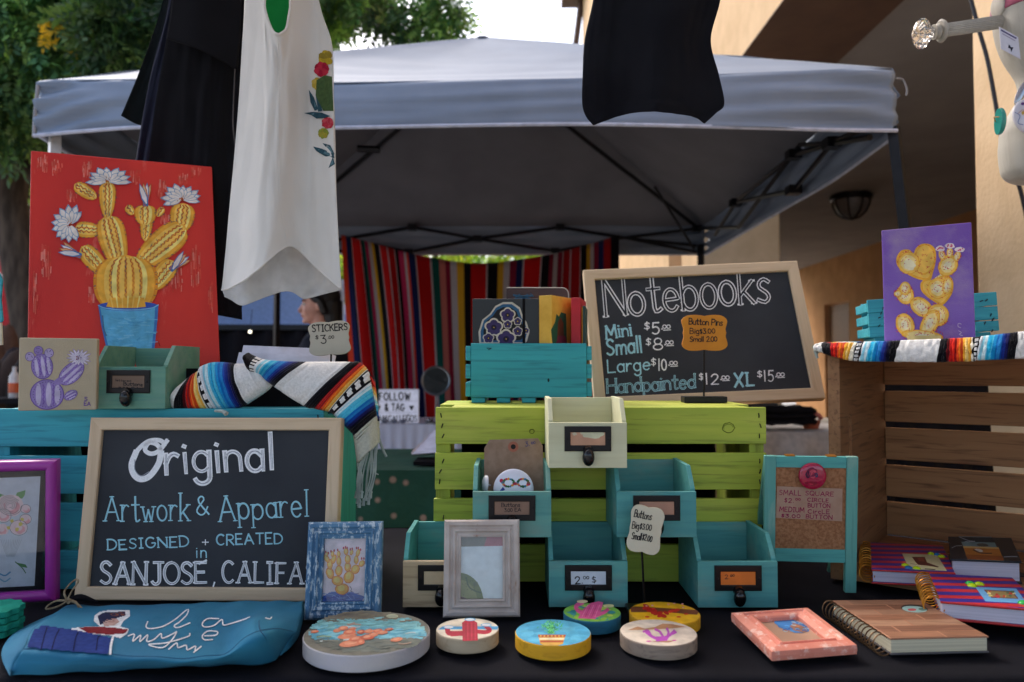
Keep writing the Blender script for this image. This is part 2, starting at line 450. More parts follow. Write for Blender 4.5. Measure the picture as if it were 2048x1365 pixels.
# letters as pen strokes: (advance, [strokes]); y up, baseline 0, capital height 1
X = .62
FONT = {
 'A': (.78, [[(0, 0), (.39, 1)], [(.39, 1), (.78, 0)], [(.14, .36), (.64, .36)]]),
 'B': (.6, [[(0, 0), (0, 1)], [(0, 1)] + arc(.25, .76, .28, .24, 80, -90) + [(0, .52)], [(0, .52)] + arc(.28, .26, .32, .26, 85, -90) + [(0, 0)]]),
 'C': (.68, [arc(.38, .5, .38, .5, 50, 310, 14)]),
 'D': (.7, [[(0, 0), (0, 1)], [(0, 1)] + arc(.2, .5, .5, .5, 85, -85, 12) + [(0, 0)]]),
 'E': (.56, [[(0, 0), (0, 1)], [(0, 1), (.54, 1)], [(0, .52), (.44, .52)], [(0, 0), (.56, 0)]]),
 'F': (.54, [[(0, 0), (0, 1)], [(0, 1), (.54, 1)], [(0, .52), (.42, .52)]]),
 'G': (.74, [arc(.38, .5, .38, .5, 50, 340, 15) + [(.74, .45), (.48, .45)]]),
 'H': (.66, [[(0, 0), (0, 1)], [(.66, 0), (.66, 1)], [(0, .52), (.66, .52)]]),
 'I': (.3, [[(.15, 0), (.15, 1)], [(0, 1), (.3, 1)], [(0, 0), (.3, 0)]]),
 'J': (.5, [[(.38, 1), (.38, .3)] + arc(.18, .22, .2, .22, 0, -150), [(.1, 1), (.6, 1)]]),
 'K': (.6, [[(0, 0), (0, 1)], [(.58, 1), (0, .42)], [(.2, .58), (.6, 0)]]),
 'L': (.54, [[(0, 1), (0, 0)], [(0, 0), (.54, 0)]]),
 'M': (.86, [[(0, 0), (.08, 1)], [(.08, 1), (.43, .3)], [(.43, .3), (.78, 1)], [(.78, 1), (.86, 0)]]),
 'N': (.7, [[(0, 0), (0, 1)], [(0, 1), (.7, 0)], [(.7, 0), (.7, 1)]]),
 'O': (.78, [arc(.39, .5, .39, .5, 90, 450, 18)]),
 'P': (.58, [[(0, 0), (0, 1)], [(0, 1)] + arc(.25, .74, .32, .26, 80, -90) + [(0, .48)]]),
 'Q': (.78, [arc(.39, .5, .39, .5, 90, 450, 18), [(.45, .25), (.8, -.1)]]),
 'R': (.62, [[(0, 0), (0, 1)], [(0, 1)] + arc(.25, .74, .32, .26, 80, -90) + [(0, .48)], [(.22, .48), (.62, 0)]]),
 'S': (.56, [[(.52, .86), (.36, .99), (.14, .95), (.04, .76), (.16, .58), (.4, .45), (.53, .26), (.42, .06), (.2, 0), (0, .12)]]),
 'T': (.66, [[(0, 1), (.66, 1)], [(.33, 1), (.33, 0)]]),
 'U': (.66, [[(0, 1), (0, .3)] + arc(.33, .3, .33, .3, 190, 350) + [(.66, .3), (.66, 1)]]),
 'V': (.66, [[(0, 1), (.33, 0)], [(.33, 0), (.66, 1)]]),
 'W': (.95, [[(0, 1), (.24, 0)], [(.24, 0), (.48, .8)], [(.48, .8), (.7, 0)], [(.7, 0), (.95, 1)]]),
 'X': (.64, [[(0, 1), (.64, 0)], [(.64, 1), (0, 0)]]),
 'a': (.5, [arc(.24, .3, .24, .31, 40, 320, 12), [(.48, X), (.48, 0)]]),
 'b': (.5, [[(0, 1.05), (0, 0)], arc(.24, .3, .26, .31, 150, -160, 12)]),
 'c': (.45, [arc(.25, .3, .25, .31, 50, 310, 12)]),
 'd': (.5, [[(.5, 1.05), (.5, 0)], arc(.25, .3, .25, .31, 30, 330, 12)]),
 'e': (.5, [[(.02, .32), (.48, .34)] + arc(.25, .31, .24, .31, 10, 320, 13)]),
 'g': (.5, [arc(.24, .32, .24, .3, 40, 320, 12), [(.48, X), (.48, -.12)] + arc(.25, -.14, .23, .22, 0, -160)]),
 'h': (.46, [[(0, 1.05), (0, 0)], [(0, .35)] + arc(.23, .36, .22, .25, 150, 0) + [(.46, 0)]]),
 'i': (.1, [[(.05, X), (.05, 0)], [(.05, .84), (.06, .86)]]),
 'k': (.48, [[(0, 1.08), (0, 0)], [(.44, X), (0, .22)], [(.14, .34), (.48, 0)]]),
 'l': (.1, [[(.05, 1.08), (.05, 0)]]),
 'm': (.75, [[(0, X), (0, 0)], [(0, .38)] + arc(.19, .4, .18, .21, 150, 0) + [(.37, 0)], [(.37, .38)] + arc(.56, .4, .18, .21, 150, 0) + [(.75, 0)]]),
 'n': (.46, [[(0, X), (0, 0)], [(0, .35)] + arc(.23, .38, .22, .24, 150, 0) + [(.46, 0)]]),
 'o': (.52, [arc(.26, .3, .26, .31, 90, 450, 16)]),
 'p': (.5, [[(0, X), (0, -.34)], arc(.24, .31, .26, .31, 150, -160, 12)]),
 'r': (.36, [[(0, X), (0, 0)], [(0, .34), (.1, .54), (.24, .62), (.36, .56)]]),
 's': (.42, [[(.4, .54), (.24, .62), (.08, .54), (.08, .4), (.3, .26), (.38, .12), (.24, 0), (0, .08)]]),
 't': (.4, [[(.2, .95), (.2, .1), (.3, 0), (.42, .06)], [(0, .64), (.42, .64)]]),
 'u': (.46, [[(0, X), (0, .2)] + arc(.22, .2, .22, .2, 190, 350) + [(.46, .2)], [(.46, X), (.46, 0)]]),
 'w': (.64, [[(0, X), (.16, 0)], [(.16, 0), (.32, .5)], [(.32, .5), (.48, 0)], [(.48, 0), (.64, X)]]),
 'y': (.48, [[(0, X), (.24, .02)], [(.48, X), (.12, -.34)]]),
 '0': (.5, [arc(.25, .45, .25, .46, 90, 450, 16)]),
 '1': (.12, [[(.06, .95), (.06, 0)]]),
 '2': (.5, [[(.02, .74), (.1, .9), (.28, .96), (.45, .8), (.38, .5), (0, 0)], [(0, 0), (.5, 0)]]),
 '3': (.46, [[(.02, .92), (.44, .92)], [(.44, .92), (.18, .56)], [(.18, .56)] + arc(.2, .28, .25, .29, 70, -150, 9)]),
 '4': (.5, [[(.36, 0), (.36, .95)], [(.36, .95), (0, .3)], [(0, .3), (.5, .3)]]),
 '5': (.5, [[(.46, .94), (.08, .94)], [(.08, .94), (.05, .54)], [(.05, .54)] + arc(.22, .3, .26, .3, 90, -140, 9)]),
 '8': (.46, [arc(.23, .69, .18, .25, 90, 450, 12), arc(.23, .22, .23, .23, 90, 450, 12)]),
 '$': (.4, [[(.38, .76), (.26, .86), (.08, .8), (.06, .6), (.32, .42), (.36, .22), (.2, .1), (0, .2)], [(.2, 1), (.2, -.04)]]),
 '&': (.66, [[(.66, 0), (.16, .66), (.2, .92), (.36, .96), (.44, .78), (.1, .4), (.02, .18), (.2, 0), (.42, .06), (.62, .4)]]),
 '+': (.36, [[(.18, .12), (.18, .52)], [(0, .32), (.36, .32)]]),
 '.': (.06, [[(.03, 0), (.04, .03)]]), ',': (.1, [[(.06, .06), (.0, -.14)]]), '-': (.3, [[(0, .4), (.3, .4)]]),
 "'": (.1, [[(0, 1), (.06, .85)]]), ' ': (.32, []),
}
# raised, underlined cents
def text(a, s, p0, p1, size, w, c, hollow=None, serif=0, gap=.16, slant=0, streak=None, jit=.035, caps=1.0):
    """pen-stroke lettering between two baseline points p0 and p1 of the photograph"""
    p0 = Vector(p0); p1 = Vector(p1); d = p1 - p0; Lw = d.length; d = d / Lw; up = Vector((d.y, -d.x))
    adv = []; tot = 0
    for i, ch in enumerate(s):
        g = FONT.get(ch, FONT[' ']); adv.append(tot); tot += g[0] + gap
    tot -= gap; k = Lw / (tot * size)
    lines = []
    for ch, x0 in zip(s, adv):
        g = FONT.get(ch, FONT[' ']); jy = R.uniform(-jit, jit); jr = 1 + R.uniform(-jit, jit) * 1.5; sl_ = R.uniform(-jit, jit)
        for st in g[1]:
            q = []
            for (x, y) in st:
                y2 = y * jr + jy
                xx = (x0 + x) * size * k + y2 * size * (slant + sl_)
                q.append(p0 + d * xx + up * (y2 * size))
            lines.append((q, len(st) > 2))
            if serif and len(st) == 2:
                for e, (x, y) in zip((q[0], q[1]), st):
                    if abs(st[0][0] - st[1][0]) < .45 and abs(st[0][1] - st[1][1]) > .3 and (y < .05 or y > .55):
                        lines.append(([e - d * serif, e + d * serif], False, 'serif'))
    for L_ in lines:
        w_ = w * (.5 if len(L_) > 2 and hollow else .6 if len(L_) > 2 else 1) * R.uniform(.88, 1.12); a.line(L_[0], w_ if hollow else [w_ * R.uniform(.95, 1.15), w_ * R.uniform(.75, 1.0)], c, smooth=L_[1], seg=2)
    if hollow:
        for L_ in lines:
            if len(L_) == 2: a.line(L_[0], w * hollow[1], hollow[0], smooth=L_[1], seg=2)
    if streak:
        for L_ in lines:
            if len(L_) == 2:
                o = Vector((w * .18, 0)); a.line([q + o for q in L_[0]], w * .13, streak, smooth=L_[1], seg=2)
                o = Vector((-w * .1, 0)); a.line([q + o for q in L_[0]], w * .1, streak, smooth=L_[1], seg=2)
# ================================================================== SETTING
plaza = mat("plaza_concrete", S(168, 162, 154), .9, S(146, 141, 134), 3, bump=.3, bscale=60)
b = B(); b.box(-60, 60, -30, 90, -.2, 0); struct('ground', b, plaza)
stucco = mat("beige_stucco", S(222, 190, 150), .92, S(210, 178, 138), 5, bump=.9, bscale=55)
brownpaint = mat("brown_painted_beam", S(104, 74, 52), .8, S(92, 64, 46), 4, bump=.2, bscale=40)
ceilpaint = mat("grey_ceiling_plaster", S(158, 151, 144), .95, S(148, 141, 135), 2, bump=.3, bscale=60)
brownwall = mat("brown_stucco_wall", S(196, 150, 108), .95, S(180, 136, 96), 3, bump=.4, bscale=45)
darkmetal = mat("dark_bronze_metal", S(34, 30, 30), .45, metal=.6)

arc_ = thing('arcade_building', 'beige stucco building with a deep covered arcade and dark beams', 'building', at((1.7, 2.7, 0)))
L0 = Matrix.Translation((-1.7, -2.7, 0))
class W(B):      # world-space builder for the building's parts
    def mk(s, name, m, parent, **k):
        I = parent.matrix_world.inverted()
        s.v = [tuple(I @ Vector(v)) for v in s.v]; return s.make(name, m, parent, **k)
bpy.context.view_layer.update()
HB = 3.39
b = W(); b.box(1.7, 2.448, -.4, 17.8, HB + .004, 11.5); b.mk('upper_wall', stucco, arc_)
b = W(); b.box(1.698, 2.45, -.4, 17.8, HB - .006, HB + .004); b.mk('beam_underside', brownpaint, arc_)
for y0, y1 in ((.2, 2.74), (6.8, 7.5)):
    b = W(); b.box(1.7, 2.448, y0, y1, 0, HB - .007); b.mk('column', stucco, arc_, bevel=.02)
b = W(); b.box(1.7, 2.448, 8.1, 17.8, 0, HB - .007); b.mk('lower_wall', stucco, arc_)
b = W(); b.box(2.45, 6.8, -3, 18, HB + .02, HB + .3); b.mk('ceiling', ceilpaint, arc_)
b = W(); b.box(6.8, 7.1, -3, 15.1, 0, HB + .02); b.box(6.8, 7.1, 16.3, 18, 0, HB + .02); b.box(6.8, 7.1, 15.1, 16.3, 2.45, HB + .02); b.mk('inner_wall', brownwall, arc_)
d_ = W(); d_.box(6.9, 6.95, 15.13, 16.27, 0, 2.42); dr = d_.mk('door', mat("brown_door", S(120, 80, 50), .6), arc_)
for z0, z1 in ((.2, 1.0), (1.2, 2.25)):
    b = W(); b.box(6.885, 6.899, 15.3, 16.1, z0, z1); b.mk('door_panel', MATS["brown_door"], dr, bevel=.01) if False else b.mk('door_panel', MATS["brown_door"], arc_, bevel=.01)
b = W(); b.tube([P(1168, -40, 17.7), P(1150, 100, 17.7), P(1146, 200, 17.7)], .075, 8); b.mk('downspout', mat("brown_downspout", S(96, 74, 62), .7), arc_)
b = W(); b.box(1.2, 2.7, 16.9, 18.1, 9.9, 10.1); b.mk('eave', MATS["brown_downspout"], arc_)

# ceiling lamp
lp = P(1702, 386, 10.0); lp.z = HB + .02
t = thing('ceiling_lamp', 'round dark ribbed lamp hanging under the arcade ceiling', 'lamp', at(lp))
b = B(); b.lathe([(.25, 0), (.27, -.02), (.27, -.07), (.23, -.08)], n=32, cap=False); b.make('lamp_rim', darkmetal, t, smooth=True)
b = B(); b.lathe([(.22, -.075), (.215, -.14), (.17, -.23), (.1, -.29), (0.0, -.31)], n=32); b.make('lamp_shade', mat("frosted_lamp_glass", S(120, 116, 116), .35), t, smooth=True)
for k in range(8):
    a = k * math.pi / 4 + .2
    b = B(); b.tube([(r * math.cos(a), r * math.sin(a), z) for r, z in ((.235, -.07), (.23, -.14), (.185, -.24), (.11, -.305), (.02, -.33))], .012, 6); b.make('rib', darkmetal, t, smooth=True)

# ================================================================== TREES
def leafmat(name, c1, c2, trans=.25):
    m = bpy.data.materials.new(name); m.use_nodes = True
    nt = m.node_tree; N = nt.nodes; Lk = nt.links; bs = N["Principled BSDF"]
    a = N.new("ShaderNodeAttribute"); a.attribute_name = "Col"
    Lk.new(a.outputs["Color"], bs.inputs["Base Color"]); bs.inputs["Roughness"].default_value = .5
    tr = N.new("ShaderNodeBsdfTranslucent"); mx = N.new("ShaderNodeMixShader"); mx.inputs[0].default_value = trans
    vm = N.new("ShaderNodeVectorMath"); vm.operation = 'MULTIPLY'; vm.inputs[1].default_value = (1.3, 1.6, .6)
    Lk.new(a.outputs["Color"], vm.inputs[0]); Lk.new(vm.outputs[0], tr.inputs[0])
    Lk.new(bs.outputs[0], mx.inputs[1]); Lk.new(tr.outputs[0], mx.inputs[2]); Lk.new(mx.outputs[0], N["Material Output"].inputs[0])
    return m
LEAF = leafmat("tree_leaves", None, None)
bark = mat("tree_bark", S(92, 80, 70), .95, S(58, 50, 44), 14, stretch=(1, 1, .25), bump=1.0, bscale=30)
def fronds(name, centres, n, size, cols, parent, origin, seed=1, leaflets=11, droop=.9):
    rg = np.random.default_rng(seed)
    V = []; Fc = []; C = []
    cc = np.array([c[:3] for c in centres]); rr = np.array([c[3] for c in centres]); tone = rg.uniform(.35, 1.5, len(centres))
    idx = rg.choice(len(centres), n, p=rr ** 2 / (rr ** 2).sum())
    dirs = rg.normal(size=(n, 3)); dirs /= np.linalg.norm(dirs, axis=1)[:, None]
    pos = cc[idx] + dirs * (rr[idx] * rg.uniform(.35, 1.0, n) ** .5)[:, None] * np.array([1, 1, .75]) - np.array(origin)
    ax = rg.normal(size=(n, 3)) * .7 + dirs; ax[:, 2] -= droop; ax /= np.linalg.norm(ax, axis=1)[:, None]
    sd_ = np.cross(ax, rg.normal(size=(n, 3))); sd_ /= np.linalg.norm(sd_, axis=1)[:, None]
    nr = np.cross(ax, sd_)
    sz = size * rg.uniform(.7, 1.3, n)
    verts = []; cols_out = []
    carr = np.array(cols)[:, :3]
    col = carr[rg.integers(0, len(cols), n)] * (tone[idx] * rg.uniform(.6, 1.4, n))[:, None] * 1.7
    for k in range(leaflets):
        f = k // 2 / max(1, (leaflets // 2)); side = 1 if k % 2 else -1
        base = pos + ax * (sz * f)[:, None]
        dr_ = ax * .55 + sd_ * side * .8 + nr * rg.normal(scale=.25, size=(n, 1))
        if k == leaflets - 1: dr_ = ax
        ln = (sz * .42)[:, None]; wd = (sz * .085)[:, None]
        pd = np.cross(dr_, nr); pd /= np.linalg.norm(pd, axis=1)[:, None]
        verts.append(np.stack([base, base + dr_ * ln * .5 + pd * wd, base + dr_ * ln, base + dr_ * ln * .5 - pd * wd], 1))
        cols_out.append(col)
    v = np.concatenate(verts).reshape(-1, 3); nq = len(v) // 4
    me = bpy.data.meshes.new(name)
    me.vertices.add(len(v)); me.vertices.foreach_set("co", v.ravel().astype(np.float32))
    me.loops.add(len(v)); me.loops.foreach_set("vertex_index", np.arange(len(v), dtype=np.int32))
    me.polygons.add(nq); me.polygons.foreach_set("loop_start", np.arange(0, len(v), 4, dtype=np.int32))
    cl = np.concatenate(cols_out); c4 = np.ones((nq, 4, 4), np.float32); c4[:, :, :3] = cl[:, None, :]
    ca = me.color_attributes.new("Col", 'FLOAT_COLOR', 'CORNER'); ca.data.foreach_set("color", c4.ravel())
    me.materials.append(LEAF); me.update(); me.validate()
    o = bpy.data.objects.new(name, me); COL.objects.link(o); o.parent = parent; o['kind'] = 'stuff'
    return o
G1 = [S(70, 100, 58), S(52, 84, 50), S(88, 116, 66), S(60, 92, 64), S(104, 128, 70)]
G2 = [S(40, 66, 40), S(52, 80, 46), S(66, 92, 52)]
G3 = [S(150, 160, 60), S(120, 140, 60), S(176, 170, 70), S(90, 120, 50)]  # sunlit tone of the far trees put into the leaf colours
rt = random.Random(3)
def tree(name, label, base, trunk, limbs, centres, n, size, cols, seed, extra=None):
    t = thing(name, label, 'tree', at(base)); o = Vector(base)
    b = B(); b.tube([Vector(p) - o for p in trunk[0]], trunk[1], 12); b.make('trunk', bark, t, smooth=True)
    for pts, rr in limbs:
        b = B(); b.tube([Vector(p) - o for p in crom(pts, 10)], [rr[0] + (rr[1] - rr[0]) * i / 9 for i in range(10)], 8); b.make('limb', bark, t, smooth=True)
    fronds('crown', centres, n, size, cols, t, base, seed)
    if extra: fronds('yellowed_leaves', extra, 14, size * .7, [S(215, 170, 40)], t, base, seed + 5)
    return t
# near left tree: leaning trunk, crown reaching over the tops of the canopies
cen = []
for _ in range(150):
    px = rt.uniform(-120, 480); py = rt.uniform(-160, 190 - max(0, px - 40) * .16); Y = rt.uniform(6.0, 8.6)
    p = P(px, py, Y); cen.append((p.x, p.y, p.z, rt.uniform(.16, .42)))
for _ in range(14):
    p = P(rt.uniform(-90, 70), rt.uniform(150, 330), rt.uniform(6.3, 8)); cen.append((p.x, p.y, p.z, rt.uniform(.25, .45)))
for _ in range(30):
    px = rt.uniform(480, 745); py = rt.uniform(-160, 60 - abs(px - 620) * .25); p = P(px, py, rt.uniform(6.5, 8.5)); cen.append((p.x, p.y, p.z, rt.uniform(.16, .34)))
for px, py in ((880, 20), (860, 60), (895, 45), (820, 40), (790, 80), (900, 5), (845, 5), (770, 30)):
    p = P(px, py, 7); cen.append((p.x, p.y, p.z, .14))
tb = P(75, 900, 7.0); tb.z = 0
tp = [P(110, 900, 7), P(70, 690, 7), P(38, 520, 7), P(18, 400, 7), P(30, 330, 7)]
tp[0].z = 0
yl = [(*P(85, 52, 5.9), .05), (*P(143, 63, 5.9), .05)]
tree('locust_tree', 'leafy green tree with a leaning grey trunk behind the red cactus painting', tb,
     (tp, [.2, .17, .15, .15, .14]),
     [([P(30, 340, 7), P(75, 250, 7.1), P(150, 120, 7.3), P(260, 20, 7.4)], (.13, .05)), ([P(25, 350, 7), P(5, 220, 6.9), P(-40, 60, 7)], (.12, .05)),
      ([P(60, 600, 7), P(95, 430, 6.9), P(45, 300, 6.8), P(60, 180, 6.7)], (.07, .04)),
      ([P(150, 120, 7.3), P(400, 20, 7.4), P(640, 10, 7.5), P(830, 20, 7.2)], (.07, .015)), ([P(170, 60, 6.3), P(250, 30, 6.2), P(215, 90, 6.1)], (.03, .01))],
     cen, 26000, .2, G1, 11, yl)
cen = []
for _ in range(60):
    p = P(rt.uniform(-150, 600), rt.uniform(-60, 330), rt.uniform(10.5, 13)); cen.append((p.x, p.y, p.z, rt.uniform(.6, 1.1)))
tb = Vector((-6.5, 12, 0))
tree('dense_tree', 'dark dense tree standing farther behind the leaning grey trunk', tb, ([tb, tb + Vector((.1, 0, 2.5)), tb + Vector((.4, 0, 4.2))], [.25, .2, .15]),
     [([tb + Vector((.3, 0, 3.5)), tb + Vector((2, .2, 4.6)), tb + Vector((3.4, 0, 5.2))], (.14, .05))], cen, 16000, .34, G2, 12)
for i, (x, y, w, cl, lb) in enumerate(((-11, 22, 3.0, G2, 'dark broad tree far behind the red booth at the edge of the plaza'), (-3.6, 21, 2.6, G3, 'sunlit yellow green tree seen over the striped blanket backdrop'), (.2, 23, 2.4, G3, 'pale sunlit tree far behind the striped blanket, nearest the beige building'), (-7.2, 24, 3, G1, 'mid green tree far behind the blue canopy'))):
    tb = Vector((x, y, 0)); cen = [(x + rt.uniform(-w, w), y + rt.uniform(-w, w) * .6, rt.uniform(1.0, 5.2 if i else 6), rt.uniform(.5, .9)) for _ in range(34)]
    tree('background_tree', lb, tb, ([tb, tb + Vector((0, 0, 3.2))], [.22, .14]), [([tb + Vector((0, 0, 2.4)), tb + Vector((1, 0, 3.6)), tb + Vector((1.6, 0, 4.4))], (.1, .04))], cen, (3500, 1500, 1500, 3500)[i], .4, cl, 20 + i)
    bpy.data.objects['background_tree' + ('' if i == 0 else '.%03d' % i)]['group'] = 'trees far behind the stalls'

# ================================================================== NEIGHBOURING CANOPY
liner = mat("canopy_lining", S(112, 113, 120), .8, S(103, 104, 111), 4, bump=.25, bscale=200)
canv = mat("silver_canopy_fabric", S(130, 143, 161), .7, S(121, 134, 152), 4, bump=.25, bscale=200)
frame_m = mat("canopy_frame_steel", S(36, 36, 40), .4, metal=.7)
white_m = mat("white_powder_steel", S(200, 202, 205), .4)
can = thing('grey_canopy', 'large grey pop up canopy with dark scissor frame behind the stall', 'canopy', at((-.16, 3.95, 0)))
bpy.context.view_layer.update()
YF, YB, XL, XR = 2.65, 5.25, -1.68, 1.36
vt = [(80, 163), (180, 161), (300, 160), (480, 164), (670, 166), (900, 162), (1165, 158), (1480, 149), (1640, 143), (1783, 137)]
vb = [(70, 273), (180, 263), (300, 256), (480, 258), (680, 257), (900, 253), (1180, 250), (1500, 257), (1640, 261), (1793, 263)]
top = [P(x, y, YF) for x, y in vt]; bot = [P(x, y, YF - .02) for x, y in vb]
FL, FR = top[0], top[-1]
BL, BR = Vector((XL, YB, 2.09)), Vector((XR, YB, 2.09))
AP = P(965, 74, 3.95)
def vstrip(name, tops, bots, out, seed):
    n = 150; m = 16
    tt = crom(tops, n); bb = crom(bots, n); G = []
    for i in range(m):
        s_ = i / (m - 1); row = []
        for j in range(n):
            u = j / (n - 1); p = tt[j].lerp(bb[j], s_)
            e = (abs(u - .5) * 2) ** 3
            wv = (math.sin(s_ * 19 + u * 5 + 9 * noise.noise(Vector((u * 3, seed, 0)))) * .6 + noise.noise(Vector((u * 5, s_ * 9 + u * 4, seed + 3)))) * (.005 + .018 * e) + noise.noise(Vector((u * 6, s_ * 5, seed))) * .012
            wv += .012 * math.sin(s_ * math.pi)
            if i == m - 1: wv += .004
            row.append(p + out * wv)
        G.append(row)
    b = W(); b.grid(G); b.mk(name, canv, can, smooth=True, ang=180, solid=.003)
    b = W(); b.tube([p + out * .006 for p in bb], .007, 6); b.mk('hem', mat("canopy_hem", S(200, 205, 222), .5), can, smooth=True)
vstrip('valance', top, bot, Vector((0, -1, 0)), 1)
zt, zb = 2.09, 1.89
for a_, c_, o_, sd_ in ((Vector((XR, YF, FR.z)), BR, Vector((1, 0, 0)), 2), (BL, BR, Vector((0, 1, 0)), 3), (Vector((XL, YF, FL.z)), BL, Vector((-1, 0, 0)), 4)):
    tl = [a_.lerp(c_, k / 5) for k in range(6)]; bl = []
    for k, p in enumerate(tl):
        q = p.copy(); q.z = 1.885 + (.03 if k in (0,) else 0); bl.append(q)
    vstrip('valance', tl, bl, o_, sd_)
def panel(a, c, seed, edge=None):
    n = 60; G = []
    eg = crom(edge, n) if edge else [a.lerp(c, j / (n - 1)) for j in range(n)]
    for i in range(40):
        s_ = (i / 39) * .985; row = []
        for j in range(n):
            u = j / (n - 1); p = eg[j].lerp(AP, s_)
            p.z += -.05 * math.sin(s_ * math.pi) * math.sin(u * math.pi) + .012 * noise.noise(Vector((u * 4 + s_ * 3, s_ * 9, seed))) * (1 - s_) * min(1, s_ * 8)
            row.append(p)
        G.append(row)
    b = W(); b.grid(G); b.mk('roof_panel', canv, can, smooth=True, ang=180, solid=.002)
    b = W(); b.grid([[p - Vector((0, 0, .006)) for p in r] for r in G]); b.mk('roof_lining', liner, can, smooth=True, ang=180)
panel(FL, FR, 1, top); panel(FR, BR, 2); panel(BR, BL, 3); panel(BL, FL, 4)
b = W(); b.lathe([(.0, .004), (.03, -.004), (.05, -.02)], o=AP, n=20); b.mk('peak_cap', canv, can, smooth=True)
def bar(name, pts, r=.013, m=None):
    b = W(); b.tube(pts, r, 6); return b.mk(name, m or frame_m, can)
# legs: two dark ones on the right, a white one front left, a dark one back left
for p0, p1, m_ in ((P(1787, 255, YF), P(1812, 470, 2.66), frame_m), (Vector((XR - .04, YB - .03, 1.95)), Vector((XR - .04, YB - .03, 0)), frame_m), (Vector((XL + .03, YF + .03, 2.05)), Vector((XL + .03, YF + .03, 0)), white_m), (Vector((XL + .04, YB - .03, 1.95)), Vector((XL + .04, YB - .03, 0)), frame_m)):
    if p1.z > .3: p1 = p0.lerp(p1, (p0.z - 0) / (p0.z - p1.z))
    dd = (p1 - p0)
    b = W(); b.tube([p0, p1], .024, 4); lg = b.mk('leg', m_, can)
    b = W(); b.box(p1.x - .05, p1.x + .05, p1.y - .05, p1.y + .05, 0, .008); b.mk('foot', m_, can)
# back truss
Yb = YB - .06
for pts in ([(620, 490), (690, 478), (825, 455), (955, 478), (1110, 503), (1230, 483)], [(690, 478), (818, 505), (955, 478), (1120, 455), (1260, 478), (1393, 492)], [(545, 470), (690, 505)], [(1235, 478), (1393, 458)], [(1260, 478), (1393, 505)]):
    bar('truss_bar', [P(x, y, Yb) for x, y in pts], .012)
for x, y in ((825, 455), (1120, 455), (955, 478), (818, 505), (1110, 503), (1393, 458)):
    c = P(x, y, Yb); b = W(); b.box(c.x - .03, c.x + .03, c.y - .03, c.y + .03, c.z - .02, c.z + .02); b.mk('truss_joint', frame_m, can)
# right side truss
Xr = XR - .06
for pts in ([(1393, 458), (1477, 455)], [(1430, 470), (1471, 406), (1587, 310)], [(1477, 455), (1600, 290), (1664, 287)], [(1471, 406), (1587, 381), (1664, 287), (1716, 262)], [(1587, 310), (1664, 287), (1740, 275)]):
    bar('truss_bar', [PX(x, y, Xr) for x, y in pts], .012)
for x, y in ((1471, 406), (1587, 381), (1587, 310), (1664, 287)):
    c = PX(x, y, Xr); b = W(); b.box(c.x - .03, c.x + .03, c.y - .03, c.y + .03, c.z - .02, c.z + .02); b.mk('truss_joint', frame_m, can)
hub = AP - Vector((0, 0, .12))
for q in (FL, FR, BL, BR):
    bar('rafter', [hub.lerp(q - Vector((0, 0, .06)), .0), hub.lerp(q - Vector((0, 0, .06)), .97)], .013)
bar('brace', [P(1310, 375, 4.8), P(1388, 498, 5.2)], .01); bar('brace', [P(760, 300, 4.0), P(715, 298, 4.0)], .02)
bar('centre_pole', [hub, hub - Vector((0, 0, .25))], .018)
b = W(); b.tube(crom([P(1793, 157, 2.66), P(1806, 160, 2.66), P(1814, 180, 2.66), P(1812, 192, 2.66)], 10), .003, 5); b.mk('corner_cord', mat("pale_cord", S(150, 150, 155), .7), can)
b = W(); b.tube(crom([P(76, 170, 2.63), P(70, 230, 2.63), P(68, 275, 2.63)], 10), .006, 5); b.mk('corner_cord', MATS["pale_cord"], can)

# blanket hung across the back of the canopy
SC = dict(o=S(235, 70, 40), n=S(26, 34, 82), k=S(18, 14, 20), w=S(196, 186, 190), r=S(200, 22, 20), d=S(170, 20, 22), t=S(24, 92, 84), p=S(205, 50, 96), m=S(140, 30, 56), y=S(224, 168, 40), s=S(210, 120, 110))
seq = "o30 n30 k10 w4 r60 w4 k12 t20 p22 w24 y22 k38 w6 r60 w8 r60 w8 k32 p45 w18 o16 n44 w6 r70 w8 t34 s30 m20 w28 y30 k30 r68 w8 k42 y24 w24 m30 n28 w6 r78 w8 k46 m28 w30 m40 w6 d58 w8 d72 w6 k42 y30 w22 m36 n40 d50 k60"
bands = []; x = 0
for q in seq.split():
    wdt = float(q[1:]); bands.append((x, x + wdt, SC[q[0]])); x += wdt
TOT = x
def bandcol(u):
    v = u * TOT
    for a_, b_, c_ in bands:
        if v < b_: return (c_[0] * .72, c_[1] * .72, c_[2] * .72, 1)  # stripe colours darkened to carry the canopy's shade
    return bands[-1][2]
topc = [(683, 470), (760, 490), (830, 509), (955, 527), (1085, 512), (1160, 494), (1238, 470)]
tc_ = crom([Vector((x, y, 0)) for x, y in topc], 560)
G = []
YS = 5.1
for i in range(34):
    s_ = i / 33; row = []
    for j in range(560):
        u = j / 559
        xb = 690 + u * 548
        xt = tc_[j].x; yt = tc_[j].y
        wob = 14 * math.sin(u * 9 + s_ * 2.4) * s_ * (1 - u * .6) + 26 * (s_ ** .8) * math.exp(-((u - .12) / .12) ** 2)
        px = xt + (xb - xt) * s_ + wob; py = yt + (1010 - yt) * s_
        Y = YS + .035 * math.sin(u * 46 + 2.2 * math.sin(s_ * 3 + u * 5)) * (.5 + .5 * s_) + .02 * math.sin(u * 17 + s_ * 4)
        row.append(P(px, py, Y))
    G.append(row)
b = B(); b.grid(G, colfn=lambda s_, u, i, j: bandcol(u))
tag(b.make('striped_blanket', YARN, smooth=True, ang=180, solid=.003), 'large red striped blanket hung as a backdrop under the grey canopy', 'blanket')
